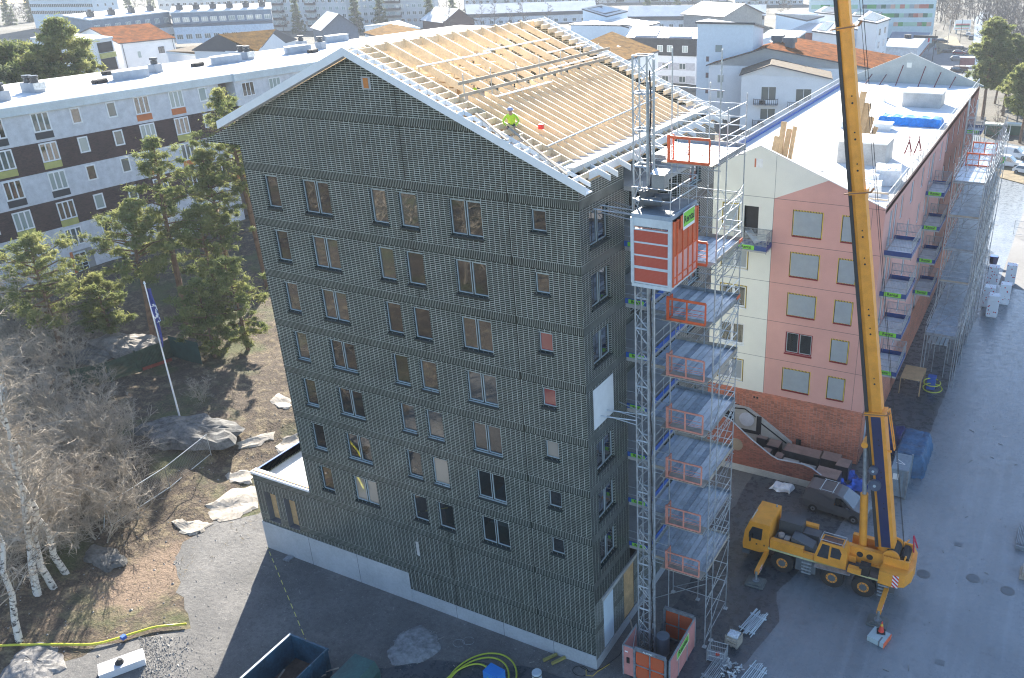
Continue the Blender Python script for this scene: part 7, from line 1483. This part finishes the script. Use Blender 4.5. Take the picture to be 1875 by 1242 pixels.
# grey apartment rows across the top
APW = mat('grey white wall', (.50,.51,.52), .85, .08, .3, 4); APB = mat('brown balcony', (.10,.08,.08), .8)
def aprow(label, a, b, zb, zt, nwin, bal=(), g=4, wm=None, depth=13):
    A0, B0 = np.array(at(*a, g)), np.array(at(*b, g)); dv = norm((B0-A0)*[1,1,0]); nv = np.array((-dv[1], dv[0], 0)); nv = nv if np.dot(nv, A0-CAMP) > 0 else -nv
    t = massb('apartment_row', label, [lift(A0,zt), lift(B0,zt), lift(B0+nv*depth,zt), lift(A0+nv*depth,zt)], zb, wm or APW, ROOFW, trim=DKMETAL); L = np.linalg.norm((B0-A0)[:2]); zs = [z for z in np.arange(g+1.6, zt-1.5, 3.0)]
    us = [(.5+j)/nwin for j in range(nwin)]; wgrid(t, A0, B0, [u for j, u in enumerate(us) if j not in bal], zs, 1.7, 1.5, 2, WHITE)
    for j in bal:
        c = A0+(B0-A0)*us[j]
        for z in zs: m = MB(); m.fbox((c[0],c[1],0), dv, Zv, -nv, -2.3, 2.3, z-.9, z+.2, .02, 1.3); m.build('balcony', APB, t)
        wgrid(t, c-dv*2.3, c+dv*2.3, (.27,.73), zs, 1.7, 1.4, 3, WHITE, CURT, 1.32)
    return t
aprow('grey white apartment row with brown balconies behind the row houses', (478,52), (640,52), 0, 18.5, 14, (2,3,8), 5)
aprow('grey white apartment row with brown balconies above the tower roof', (645,50), (800,46), 0, 20, 14, (6,7), 5)
aprow('pale apartment row behind the long low roof', (850,12), (1075,8), 0, 16, 18, (5,12), 5)
aprow('distant low white row house with red brown roof edge at the top', (292,18), (520,10), 5, 13, 22, (), 8)
aprow('pale distant apartment row above the solar roofed houses', (1080,6), (1330,2), 0, 18, 20, (4,9,15), 4)
aprow('white distant apartment slab at the top right of the middle', (1345,14), (1470,12), 0, 17, 12, (3,8), 3)
# hip roofed house and dark red gabled house
def gabled(name, label, f0, f1, zf, ridge_px, zr_, zb, depth, wm, rm):
    A0, B0 = np.array(at(*f0, zf)), np.array(at(*f1, zf)); dv = norm((B0-A0)*[1,1,0]); nv = np.array((-dv[1], dv[0], 0)); nv = nv if np.dot(nv, A0-CAMP) > 0 else -nv; mid = (A0+B0)/2; ra = lift(mid, zr_); rb = lift(mid+nv*depth, zr_)
    return massb(name, label, [tuple(A0), tuple(B0), tuple(B0+nv*depth), tuple(A0+nv*depth)], zb, wm, rm, (ra, rb), 1.0)
gabled('hip_roof_house', 'house with a broad white hipped roof behind the long white roof', (590,54), (655,50), 10, None, 15, 4, 16, mat('dusk blue wall', (.12,.15,.2), .8), ROOFW)
gabled('red_house', 'dark red house with a white gable roof behind the timber roof frame', (812,40), (868,36), 9, None, 13.5, 0, 20, mat('dark red boards', (.10,.045,.04), .8), ROOFW)
def longrow(label, a, b, ze, zr_, zb, depth, wm=None):
    A0, B0 = np.array(at(*a, ze)), np.array(at(*b, ze)); dv = norm((B0-A0)*[1,1,0]); nv = np.array((-dv[1], dv[0], 0)); nv = nv if np.dot(nv, A0-CAMP) > 0 else -nv
    t = massb('long_low_house', label, [tuple(A0+nv*depth), tuple(A0), tuple(B0), tuple(B0+nv*depth)], zb, wm or mat('white low wall', (.60,.63,.66), .8), ROOFW, (lift(A0+nv*depth/2, zr_), lift(B0+nv*depth/2, zr_)), .6)
    m = MB(); m.bar(lift(A0-nv*.2,ze-.8), lift(B0-nv*.2,ze-.8), .1, 1.7); m.build('dark_eaves_band', DKMETAL, t); L = np.linalg.norm((B0-A0)[:2]); wgrid(t, A0, B0, [(.5+j)/14 for j in range(14)], (ze-4.6,), 1.8, 1.4, 2, WHITE, GLP, .05); return t
longrow('very long low house with a white roof beyond the timber roof ridge', (856,26), (1092,18), 9, 12.5, 0, 15)
longrow('long low house with a white roof behind the dark solar roofed block', (1150,30), (1400,28), 9, 12.5, 0, 14)
gabled('white_roof_wing', 'white roofed wing at the end of the long low house', (1325,30), (1396,24), 10, None, 14, 0, 24, mat('grey timber wall', (.30,.30,.30), .8), ROOFW)
# modern white houses with shed roofs and solar panels
SOLAR = mat('solar panel', (.50,.55,.60), .12, .05, metal=.5); SHEDR = mat('standing seam roof', (.52,.53,.54), .4, .1, metal=.3)
def shed(label, pts, zs_, zb, wm, rm=None, panels=0, name='modern_house', wins=()):
    P = [at(px, py, z) for (px, py), z in zip(pts, zs_)]; t = massb(name, label, P, zb, wm, rm or SHEDR, trim=DKMETAL, over=.5)
    if panels:
        a, b, c, d = [np.array(p)+np.array((0,0,.42)) for p in P]
        for k in range(panels):
            u0, u1 = (k+.12)/panels, (k+.9)/panels; q = [a+(b-a)*u0, a+(b-a)*u1, d+(c-d)*u1, d+(c-d)*u0]; cc = sum(q)/4; m = MB(); m.slab([cc+(x-cc)*.86+np.array((0,0,.1)) for x in q], .06); m.build('solar_panel', SOLAR, t)
    for (i, us, zz, w_, h_) in wins: A0, B0 = P[i], P[(i+1)%4]; wgrid(t, A0, B0, us, zz, w_, h_, 2, WHITE)
    return t
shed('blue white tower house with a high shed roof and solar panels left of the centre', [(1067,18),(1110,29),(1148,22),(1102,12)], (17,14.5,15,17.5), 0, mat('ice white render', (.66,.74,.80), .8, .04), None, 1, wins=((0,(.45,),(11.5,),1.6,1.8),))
shed('low white wing with a flat dark edged roof beside the sedum roof', [(1045,46),(1135,48),(1150,52),(1090,40)], (13.5,13.5,13.0,13.5), 0, mat('ice white render', (.66,.74,.80)))
shed('cluster of white stepped houses with solar roofs behind the flat white wing', [(1090,42),(1178,50),(1206,43),(1130,34)], (12.5,12,12.5,13), 0, RENDER, None, 2); shed('small white house with a solar roof right of the stepped houses', [(1148,50),(1176,52),(1205,44),(1165,38)], (10.5,10,10.5,11), 0, RENDER, None, 1)
t = shed('two tone block with a dark upper storey and solar panels behind the hoist mast', [(1150,70),(1276,73),(1279,54),(1162,52)], (14.6,14.6,16.5,16.5), 0, mat('pale lower wall', (.72,.74,.78), .8, .05), None, 2)
A0, B0 = np.array(at(1150,70,14.6)), np.array(at(1276,73,14.6)); U_ = norm((B0-A0)*[1,1,0]); N_ = np.cross(U_, (0,0,1.)); N_ = N_ if np.dot(N_, CAMP-A0) > 0 else -N_; L = np.linalg.norm((B0-A0)[:2])
m = MB(); m.fbox((A0[0],A0[1],0), U_, Zv, N_, 0, L, 10.6, 14.55, .0, .3); m.build('dark_upper_storey', mat('charcoal boards', (.035,.037,.042), .7, .2), t); wgrid(t, A0, B0, (.48,.62,.84), (11.5,), 1.5, 1.6, 2, WHITE, CURT, .32); wgrid(t, A0, B0, (.3,.55,.8), (7.3,4.1), 1.8, 1.5, 2, WHITE, GLP); m = MB(); 
for z in (7.1,3.9): m.fbox((A0[0],A0[1],0), U_, Zv, N_, L*.05, L*.98, z, z+1.8, .005, .02)
m.build('grey_band', mat('light grey band', (.48,.48,.52), .8), t)
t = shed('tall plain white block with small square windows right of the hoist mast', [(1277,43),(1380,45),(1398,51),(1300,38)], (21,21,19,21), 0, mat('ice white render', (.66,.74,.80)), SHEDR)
A0, B0 = at(1277,43,21), at(1380,45,21); wgrid(t, A0, B0, (.40,), (15.3,), 1.5, 1.4, 1, GALVD, CURT); wgrid(t, A0, B0, (.2,), (13.2,9.8,6.5), .7, 1.1, 1, GALVD, mat('brown blind', (.20,.13,.12), .7)); wgrid(t, A0, B0, (.42,), (11.9,8.6), 1.5, 1.2, 1, GALVD, CURT)
massb('dark_link', 'dark roofed link building between the tall white block and the sedum roof', [at(1380,77,15), at(1398,88,13.5), at(1470,60,13.5), at(1410,57,15)], 0, mat('charcoal boards', (.035,.037,.042)), mat('mid grey metal roof', (.16,.19,.22), .45, .1))
massb('link_roof', 'light metal roofed part right of the dark link', [at(1407,78,14), at(1452,76,14), at(1475,60,15), at(1418,57,15)], 0, mat('charcoal boards', (.035,.037,.042)), SHEDR)
massb('sedum_roof_house', 'house with a dry yellow sedum roof just behind the near end of the timber ridge', [at(668,62,16.5), at(748,86,15.0), at(812,66,15.0), at(716,46,16.5)], 3, RENDER, SEDUMY, trim=DKMETAL)
massb('white_flat_roof', 'low building with a bare white roof behind the dry yellow sedum roof', [at(668,50,15), at(716,46,16), at(768,53,14.5), at(730,40,16)], 3, RENDER, ROOFW)
massb('sedum_slope_house', 'house with a tan sedum roof left of the hoist mast, behind the far gable ladder', [at(1072,82,15.5), at(1146,112,13.2), at(1205,95,13.2), at(1121,61,16.5)], 0, RENDER, SEDUMY, trim=DKMETAL)
# big gable house with sedum roof and balconies
FLp, APp, FRp, RBp, BRp = at(1298,119,13.2), at(1402,88.5,16.5), at(1612,129,11.5), at(1448,69,16.5), at(1655,106,11.5)
FLa, APa, FRa = np.array(FLp), np.array(APp), np.array(FRp); BL = FLa+(np.array(RBp)-APa); BL[2] = 13.2
t = massb('sedum_gable_house', 'large white gable house with an orange sedum roof behind the pink building', [FLp, FRp, BRp, tuple(BL)], 0, RENDER, SEDUM, (APp, RBp), .5)
m = MB(); m.poly([FLp, FRp, APp]); m.build('gable', RENDER, t)
wgrid(t, FLp, FRp, (.07,.30), (9.5,6.3), 1.4, 1.7, 2, WHITE, CURT); wgrid(t, FLp, FRp, (.32,), (2.5,), 1.4, 1.7, 2, DKMETAL, GLASSD)
q0 = at(1432,80,16.6)
for px, py, l in ((1424,84,'dark box ventilator left of its twin on the orange sedum roof'),(1446,88,'dark box ventilator right of its twin on the orange sedum roof')): q = at(px, py, 15.8); one(MB().box(q[0]-.9,q[0]+.9,q[1]-.9,q[1]+.9,14.5,16.9).box(q[0]-1.2,q[0]+1.2,q[1]-1.2,q[1]+1.2,16.9,18.0), 'roof_ventilator', mat('slate box', (.09,.12,.15), .5), l, 'ventilator')
q = at(1480,92,15); one(MB().box(q[0]-1,q[0]+1,q[1]-1,q[1]+1,14.2,14.9), 'roof_hatch', METALR, 'pale hatch on the orange sedum roof', 'hatch')
# front wing with its own low roof
g0, g1, g2 = np.array(at(1358,137,12.6)), np.array(at(1412,119,14.6)), np.array(at(1520,144,12.0)); dvv = norm((g2-g0)*[1,1,0]); nvv = np.array((-dvv[1], dvv[0], 0)); nvv = nvv if np.dot(nvv, g0-CAMP) > 0 else -nvv; dp = 9
t = massb('balcony_wing', 'white gabled wing with black railed balconies in front of the sedum roofed house', [tuple(g0), tuple(g2), tuple(g2+nvv*dp), tuple(g0+nvv*dp)], 0, RENDER, mat('dark brown sedum', (.09,.06,.03)), (tuple(g1), tuple(g1+nvv*dp)), .5)
def onw(px, py):
    r_ = ray(px, py); n_ = -nvv; tt = np.dot(g0-CAMP, n_)/np.dot(r_, n_); p = CAMP+tt*r_; return np.dot(p-g0, dvv), p[2]
for (x0, y0, x1, y1) in ((1393,156,1422,180),(1456,160,1487,184),(1391,196,1420,216),(1453,200,1482,222)):
    u0, za = onw(x0, y1); u1, zb_ = onw(x1, y0); flatwin(t, (g0[0]+dvv[0]*u0-nvv[0]*.03, g0[1]+dvv[1]*u0-nvv[1]*.03, za-.3), dvv, -nvv, u1-u0, max(1.8, zb_-za), WHITE, GLP, 2, 'balcony_door')
for (x0, x1, y) in ((1380,1424,190),(1442,1488,196),(1378,1418,228),(1440,1484,232)):
    u0, z = onw(x0, y); u1, _z = onw(x1, y); m = MB(); m.fbox((g0[0],g0[1],0), dvv, Zv, -nvv, u0, u1, z-.1, z+.05, 0, 1.6); b = m.build('balcony', GALVD, t); m = MB()
    for k in range(13): uu = u0+(u1-u0)*k/12; p = g0+dvv*uu-nvv*1.6; m.tube(lift(p, z), lift(p, z+1.1), .035, 4)
    for k in range(7): p = g0+dvv*u0-nvv*(1.6*k/6); m.tube(lift(p, z), lift(p, z+1.1), .03, 4); p = g0+dvv*u1-nvv*(1.6*k/6); m.tube(lift(p, z), lift(p, z+1.1), .03, 4)
    m.fbox((g0[0],g0[1],0), dvv, Zv, -nvv, u0, u1, z+1.05, z+1.13, 1.57, 1.63); m.build('balcony_rail', BLACK, b); 
    m = MB(); p = g0+dvv*(u0+.35*(u1-u0))-nvv*.8; m.box(p[0]-.5,p[0]+.5,p[1]-.4,p[1]+.4,z+.05,z+.75); m.build('garden_furniture', BLACK, b)
# solar houses right of centre
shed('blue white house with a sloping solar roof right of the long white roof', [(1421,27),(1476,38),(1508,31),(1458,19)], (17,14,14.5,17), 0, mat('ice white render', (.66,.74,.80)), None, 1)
t = massb('terracotta_house', 'terracotta walled house with dark solar roof left of the crane boom', [at(1412,57,12), at(1492,60,11), at(1540,48,12), at(1470,44,13)], 0, mat('terracotta render', (.36,.13,.09), .8), SHEDR)
shed('white house with stepped solar roofs touching the crane boom', [(1488,58),(1545,66),(1560,44),(1505,42)], (12,11.5,12.5,13), 0, RENDER, None, 2); shed('small white house with a solar roof just above the crane collar', [(1492,24),(1540,28),(1552,18),(1510,14)], (15,14,14,15.5), 0, RENDER, None, 1)
t = shed('tall white house with solar roof right of the crane boom', [(1572,38),(1606,44),(1628,36),(1592,22)], (15.5,15,15,16), 0, RENDER, None, 1)
wgrid(t, at(1606,44,15), at(1628,36,15), (.28,.72), (11.5,8.0,4.6), 2.2, 1.9, 2, WHITE, GLP)
A0 = at(1561,54,12.5); t = shed('white house with grey balconies just right of the crane boom', [(1556,52),(1572,56),(1588,46),(1570,40)], (13,12.6,12.8,13), 0, mat('cool white wall', (.60,.66,.72), .8), None, 0)
shed('low terrace roof with white solar panels above the tall white house', [(1560,30),(1600,32),(1614,24),(1572,18)], (13.5,13,13,14), 0, RENDER, None, 2)
# colourful panel slab
A0, B0 = np.array(at(1478,60,4)), np.array(at(1708,60,4)); dv = norm((B0-A0)*[1,1,0]); nv = np.array((-dv[1], dv[0], 0)); nv = nv if np.dot(nv, A0-CAMP) > 0 else -nv
t = massb('panel_slab', 'wide slab block with pale bands and rows of multicoloured window panels', [lift(A0,34), lift(B0,34), lift(B0+nv*14,34), lift(A0+nv*14,34)], 0, mat('mint white wall', (.60,.70,.70), .8, .05), ROOFW)
PC = [mat('panel '+n_, c, .6, .05) for n_, c in (('green',(.06,.30,.07)),('mint',(.36,.56,.40)),('coral',(.50,.13,.08)),('peach',(.60,.34,.25)),('pine',(.03,.13,.07)),('grey',(.30,.34,.35)),('ice',(.55,.68,.70)))]
L = np.linalg.norm((B0-A0)[:2]); rc = random.Random(21); nP = 26
for k in range(9):
    z = 6.3+3.15*k; m = MB(); P7 = []
    for j in range(nP):
        i = rc.choice((0,0,1,1,2,2,3,4,5,6,1,7)); m.fbox((A0[0],A0[1],0), dv, Zv, -nv, L*(.02+.96*j/nP), L*(.02+.96*(j+1)/nP), z, z+1.45, .0, .06, i)
    m.build('panel_row', PC+[GLP], t)
for k in range(9):
    m = MB(); z = 6.3+3.15*k
    for j in range(3): p = B0+nv*(1+4.3*j); m.fbox((B0[0],B0[1],0), nv, Zv, dv, 1+4.2*j, 4.4+4.2*j, z, z+1.45, 0, .06, rc.choice((0,2,4,6)))
    m.build('panel_row', PC+[GLP], t)
t = massb('flat_shop', 'low flat roofed shop building with red signs before the panel slab', [at(1621,87,6.5), at(1680,90,6.5), at(1704,62,6.5), at(1634,60,6.5)], 0, mat('pale shop wall', (.62,.66,.70), .8), mat('slate blue roof felt', (.15,.19,.25), .8, .15))
q = at(1662,70,6.9); m = MB(); m.cyl(q[0],q[1],6.8,8.0,1.1,12); m.box(q[0]+1.5,q[0]+9,q[1]+2,q[1]+3.2,6.9,7.6); m.build('roof_plant', BLACK, t)
A0, B0 = np.array(at(1680,90,6.5)), np.array(at(1704,62,6.5)); U_ = norm((B0-A0)*[1,1,0]); N_ = np.cross(U_, (0,0,1.)); N_ = N_ if np.dot(N_, CAMP-A0) > 0 else -N_; L = np.linalg.norm((B0-A0)[:2]); m = MB()
m.fbox((A0[0],A0[1],0), U_, Zv, N_, 1, L-1, .2, 3.6, .0, .1); m.build('brick_front', DKREDBRICK, t); m = MB(); m.fbox((A0[0],A0[1],0), U_, Zv, N_, 2, L-4, .4, 3.0, .12, .2); m.build('shop_glazing', CURT, t)
m = MB(); m.fbox((A0[0],A0[1],0), U_, Zv, N_, L*.80, L*.90, 4.6, 6.0, .05, .4); m.build('red_sign', mat('red sign', (.7,.02,.06), .5), t)
# pylon sign, bus shelter, lamps, cars, bins on the right
q = at(1760,62); t = thing('pylon_sign', 'tall white pylon sign with red and green price rows beside the road', 'sign', (q[0],q[1],0), .35); zt_ = 15
zt_ = topz((q[0],q[1],0), 37); m = MB(); m.box(-3.2,3.2,-.4,.4,1.6,zt_); m.build('sign_panel', mat('sign white', (.72,.76,.78), .6), t, world=False); m = MB(); m.box(-2.4,-1.9,-.3,.3,-.1,1.6); m.box(1.9,2.4,-.3,.3,-.1,1.6); m.build('sign_leg', GALVD, t, world=False)
zz_ = zt_-1.6
for f0, f1, c in ((.54,.62,(.75,.12,.10)),(.42,.52,(.05,.06,.07)),(.34,.40,(.15,.45,.12)),(.12,.20,(.8,.3,.2))): m = MB(); m.box(-2.8,2.8,-.46,-.405,1.6+zz_*f0,1.6+zz_*f1); m.build('sign_row', mat('sign colour %s' % c[0], c, .6), t, world=False)
q = at(1770,122); t = thing('bus_shelter', 'glazed bus shelter with a pale roof beside the red and grey cars', 'shelter', (q[0],q[1],0), .1); m = MB(); m.box(-2.4,2.4,-1.3,1.3,2.7,2.9); m.build('shelter_roof', ROOFW, t, world=False); m = MB()
for x in (-2.2,2.2):
    for y in (-1.1,1.1): m.tube((x,y,0),(x,y,2.7),.07)
m.build('shelter_post', GREY, t, world=False); m = MB(); m.box(-2.1,2.1,.95,1.0,.3,2.4); m.box(-2.15,-2.1,-.9,.9,.3,2.4); m.build('shelter_panel', mat('poster panel', (.30,.12,.14), .4), t, world=False)
CARS = [(1752,111,.15,(.20,.20,.20),'grey estate car parked beside the red one in the shaded car park',0),(1756,100,.15,(.22,.02,.03),'dark red car parked behind the grey estate',0),(1803,75,1.9,(.60,.62,.64),'white car driving on the sunlit road past the pines',1),(1777,72,1.75,(.05,.05,.055),'dark car last in the queue by the pylon sign',0),(1772,66,1.75,(.40,.41,.42),'silver car first in the queue by the pylon sign',0),(1724,78,.1,(.03,.03,.035),'black car parked in the shade under the lamp post',0),(1711,76,.1,(.25,.10,.11),'dark car at the edge of the panel slab',0),(1780,98,.4,(.10,.02,.03),'dark maroon car behind the bus shelter',0),(1752,132,.2,(.05,.05,.06),'black car half hidden by the far gable',0)]
for px, py, r_, c, l, v in CARS: q = at(px, py); car('parked_car', l, (q[0],q[1],0), r_, mat('car paint %.2f %.2f' % c[:2], c, .3, .05, metal=.2), 4.5, 1.8, 1.5, bool(v))
VW = mat('white van paint', (.66,.67,.68), .35, .05)
q = at(1843,305); car('parked_van', 'white van with a red, yellow and green swoosh on its side', (q[0],q[1],0), -.15, VW, 5.0, 1.9, 2.0, True, cat='van')
m = MB(); x, y = q[0], q[1]
for i, c in enumerate(((.6,.04,.03),(.7,.5,.03),(.05,.4,.08))): mm = MB(); mm.bar((x-1.5+.32*i,y-.78+.05*i,.55),(x-.7+.32*i,y-.90,1.75),.30,.03,(0,1,0)); mm.build('swoosh', mat('swoosh %d' % i, c, .5), None) if 0 else None
vobj = [o for o in COL.objects if o.get('label', '').startswith('white van with a red')][0]
for i, c in enumerate(((.6,.04,.03),(.7,.5,.03),(.05,.4,.08))): mm = MB(); mm.bar((-1.7+.34*i,-.965,.5),(-.9+.34*i,-.965,1.1),.30,.012,(0,1,0)); mm.bar((-.9+.34*i,-.965,1.1),(-1.2+.34*i,-.80,1.75),.28,.012,(0,1,0)); mm.build('swoosh', mat('swoosh %d' % i, c, .5), vobj, world=False)
q = at(1850,291); car('parked_van', 'second white van behind the one with the coloured swoosh', (q[0]+.5,q[1]+1.2,0), -.15, VW, 5.0, 1.9, 1.95, True, cat='van'); q = at(1868,318); car('parked_car', 'white car cut by the right edge beside the white vans', (q[0]+1,q[1],0), -.3, VW, 4.4, 1.8, 1.5, False)
for px, py, l in ((1818,247,'green container with a pale lid left of its twin below the pines'),(1852,247,'green container with a pale lid nearest the right edge below the pines')):
    q = at(px, py); t = thing('recycling_bin', l, 'container', (q[0],q[1],0), -.05); m = MB(); m.box(-1.7,1.7,-1.0,1.0,.15,2.0); m.build('bin_body', mat('dark bottle green', (.02,.07,.04), .5), t, world=False); m = MB(); m.box(-1.75,1.75,-1.05,1.05,2.01,2.35); m.build('bin_lid', mat('pale lid', (.50,.54,.48), .6), t, world=False)
q = at(1735,81,0); t = thing('street_lamp', 'slim street lamp standing in the shaded grass by the car park', 'street lamp', (q[0],q[1],0)); m = MB(); m.tube((0,0,0),(0,0,8.5),.11,6,0,.07); m.build('pole', GALV, t, world=False); m = MB(); m.box(-.25,.25,-.9,.1,8.45,8.6); m.build('lamp_head', GALV, t, world=False)
for px, py, l in ((1707,112,'dark lamp mast beside the shop building'),(1757,78,'dark lamp mast behind the parked red car')):
    q = at(px, py, 0); t = thing('street_lamp', l, 'street lamp', (q[0],q[1],0)); m = MB(); m.tube((0,0,0),(0,0,9.5),.12,6,0,.07); m.build('pole', BLACK, t, world=False); m = MB(); m.box(-.25,.25,-.7,.7,9.5,9.65); m.build('lamp_head', BLACK, t, world=False)
q = at(1758,132,0); one(MB().box(q[0]-2.2,q[0]+2.2,q[1]-.2,q[1]+.2,0,1.6), 'red_wall', mat('dark red boards', (.10,.045,.04)), 'short dark red wall beside the bus shelter', 'wall')
for px, py, s, l in ((1735,96,2.2,'round planted bed left of the bus shelter'),(1752,90,3,'low planted bed beside the pylon sign'),(1771,93,1.5,'small round stone bed by the crossing')): q = at(px, py, 0); one(MB().cyl(q[0],q[1],0,.5,s,16,0).cyl(q[0],q[1],.5,.9,s*.8,12), 'planting_bed', mat('bed stone', (.12,.11,.10), .9, .3), l, 'planting bed')
# ---- trees of the right side ----
for px, py, ty, R, sd, lab, c0 in ((1798,218,28,5.2,71,'tall pine with a full sunlit crown at the right',.32),(1836,212,60,4.2,72,'pine with a thin crown behind the tallest one at the right',.4),(1868,262,110,4.5,73,'leaning pine cut by the right edge',.35),(1822,190,78,4,74,'narrow pine between the two tall right hand pines',.3)):
    b = at(px, py); H = topz(b, ty); pine(H, c0, R, sd, nl=64, per=110, leaf=.24, lean=.02, label=lab, loc=(b[0],b[1],0), blobs=7)
bt = [bare_tree('x', (0,0,-90-k), 15, 5.0, 80+k, BARKG, TWIGB, 'bare_tree', None, nb=20, tw=9, st=4, c0=.22, rt=.035, trunk_r=.012) for k in range(4)]
for i, (px, py, H, lab) in enumerate(((1822,275,9,'thin young bare tree in the verge by the white vans'),(1845,200,17,'bare tree between the right hand pines, its trunk forked'),(1860,190,18,'bare tree with a broad crown at the right edge'),(1862,225,16,'bare tree beside the dark green containers'),(1835,170,17,'bare tree behind the narrow pine'),(1740,62,15,'bare tree left in the row along the far road'),(1727,58,15,'bare tree beside the panel slab, first in the row'),(1752,56,15,'bare tree near the pylon sign'),(960,70,15,'wide bare tree behind the middle of the timber roof'),(1052,52,15,'bare tree right of the timber roof ridge'),(1425,50,13,'bare tree between the white wing and the solar roof'),(1385,45,12,'bare tree in front of the white roofed wing'),(880,62,12,'small bare tree behind the left part of the timber roof'),(822,70,13,'bare tree before the dark red house'),(410,62,10,'small bare tree before the blue grey row houses'),(480,62,9,'bare shrub at the end of the blue grey row houses'),(730,52,14,'bare tree before the grey apartment row'),(560,58,14,'bare tree near the brown balconies'))):
    b = at(px, py, 0 if px > 1000 else 3); dup(bt[i % 4], (b[0],b[1],(0 if px > 1000 else 3)), i*1.3, lab, None, H/15)
for i, (px, py, H) in enumerate(((345,40,9),(445,60,10),(520,62,12),(590,44,13),(618,60,12),(690,44,14),(760,50,13),(905,58,13),(935,66,12),(1000,62,13),(1030,48,13),(1115,28,12),(1210,36,12),(1232,44,13),(1262,40,12),(1310,34,12),(1400,40,12),(1440,40,11),(258,40,12),(150,44,11),(90,50,12))):
    b = at(px, py, 0 if px > 1000 else 3); dup(bt[(i+1) % 4], (b[0],b[1],(0 if px > 1000 else 3)), i*2.3, 'leafless tree among the distant apartment rows', 'leafless trees among the distant rows', H/15)
# conifers of the background
sp = [pine(15, .08, 3.0, 90+k, nl=34, per=26, leaf=.34, lean=.0, cone=True, blobs=4, m1=SPRL, mb=BARKG, label='x', loc=(0,0,-90-k), name='spruce_tree') for k in range(3)]
for i, (px, py, H, lab) in enumerate(((548,62,17,'tall spruce before the grey apartment row, left of the hipped roof'),(655,60,19,'spruce right of the hipped roof'),(700,58,19,'spruce with drooping branches before the brown balconies'),(790,56,18,'spruce left of the dark red house'),(830,30,15,'spruce above the dark red house'),(330,22,14,'dark spruce above the blue grey row houses'),(395,24,15,'spruce pair member above the row house roof'),(240,30,17,'dark spruce right of the tall white slab'),(200,34,16,'spruce at the foot of the tall white slab'),(128,30,15,'spruce in front of the tall white slab'),(60,40,18,'spruce left of the tall white slab'),(20,46,19,'dark spruce at the upper left edge'),(1185,22,14,'spruce above the long low white roof'),(1240,18,13,'spruce with bare lower trunk near the top middle'),(280,26,16,'dark spruce in the group above the sedum roofed house'))):
    b = at(px, py, 4); dup(sp[i % 3], (b[0],b[1],3), i*2.1, lab, None, H/15)
# far woods as one mass
def woods(name, label, areas, seed, mtr, mtw, nb=9, tw=5, rt=.07):
    rg = np.random.default_rng(seed); base = [bare_segments(13, 4.6, seed+k, nb=nb, tw=tw, st=2, c0=.25, rt=rt, trunk_r=.014) for k in range(4)]; m1, m2 = MB(), MB()
    for (x0, x1, y0, y1, n_) in areas:
        for i in range(n_):
            b = np.array(at(rg.uniform(x0, x1), rg.uniform(y0, y1), 1.0)) if y0 > -1 else np.array((rg.uniform(x0, x1), rg.uniform(y0, y1), 0)); s = rg.uniform(.75, 1.25); S = base[i % 4]; a = rg.uniform(0, 6.28); R = np.array([[math.cos(a),-math.sin(a),0],[math.sin(a),math.cos(a),0],[0,0,1]])*s
            V, F = tubes_np(S[0]@R.T+b, S[1]@R.T+b, S[2], S[3], 3); m1.arr(V, F); V, F = tubes_np(S[4]@R.T+b, S[5]@R.T+b, S[6], S[7], 4); m1.arr(V, F)
    return one(m1, name, mtw, label, 'woods', kind='stuff')
woods('bare_woods', 'bare brown woods filling the top right behind the road', [(1712,1875,2,45,100),(1800,1875,40,130,60),(1850,1875,120,200,14)], 5, BARKG, mat('brown grey twigs', (.085,.068,.062), .9, .25, .05, 3))
woods('bare_woods', 'bare grey woods between the far apartment rows at the top', [(250,700,0,30,60),(680,1100,6,36,60),(1080,1480,0,22,60),(0,120,0,60,30)], 9, BARKG, mat('brown grey twigs', (.15,.125,.115)))
for p_ in bt+sp: purge(p_)
woods('bare_woods', 'bare woods on the near side of the site, mirrored in the tower windows', [(-95,5,-100,-38,70)], 13, BARKG, TWIG, nb=12, tw=6, rt=.05)
# ---------------- air ----------------
hz = NT('haze air'); pv = hz.node('ShaderNodeVolumePrincipled'); pv.inputs['Color'].default_value = (.80,.87,.97,1); pv.inputs['Density'].default_value = .00022; pv.inputs['Anisotropy'].default_value = .2
hz.n.remove(hz.b); hz.link(pv.outputs[0], hz.n['Material Output'].inputs['Volume'])
HAZE = True
if HAZE: tag(MB().box(-705,505,-112,1305,-1.2,46.5).build('haze', hz.m), 'thin pale air over the whole place', kind='stuff')
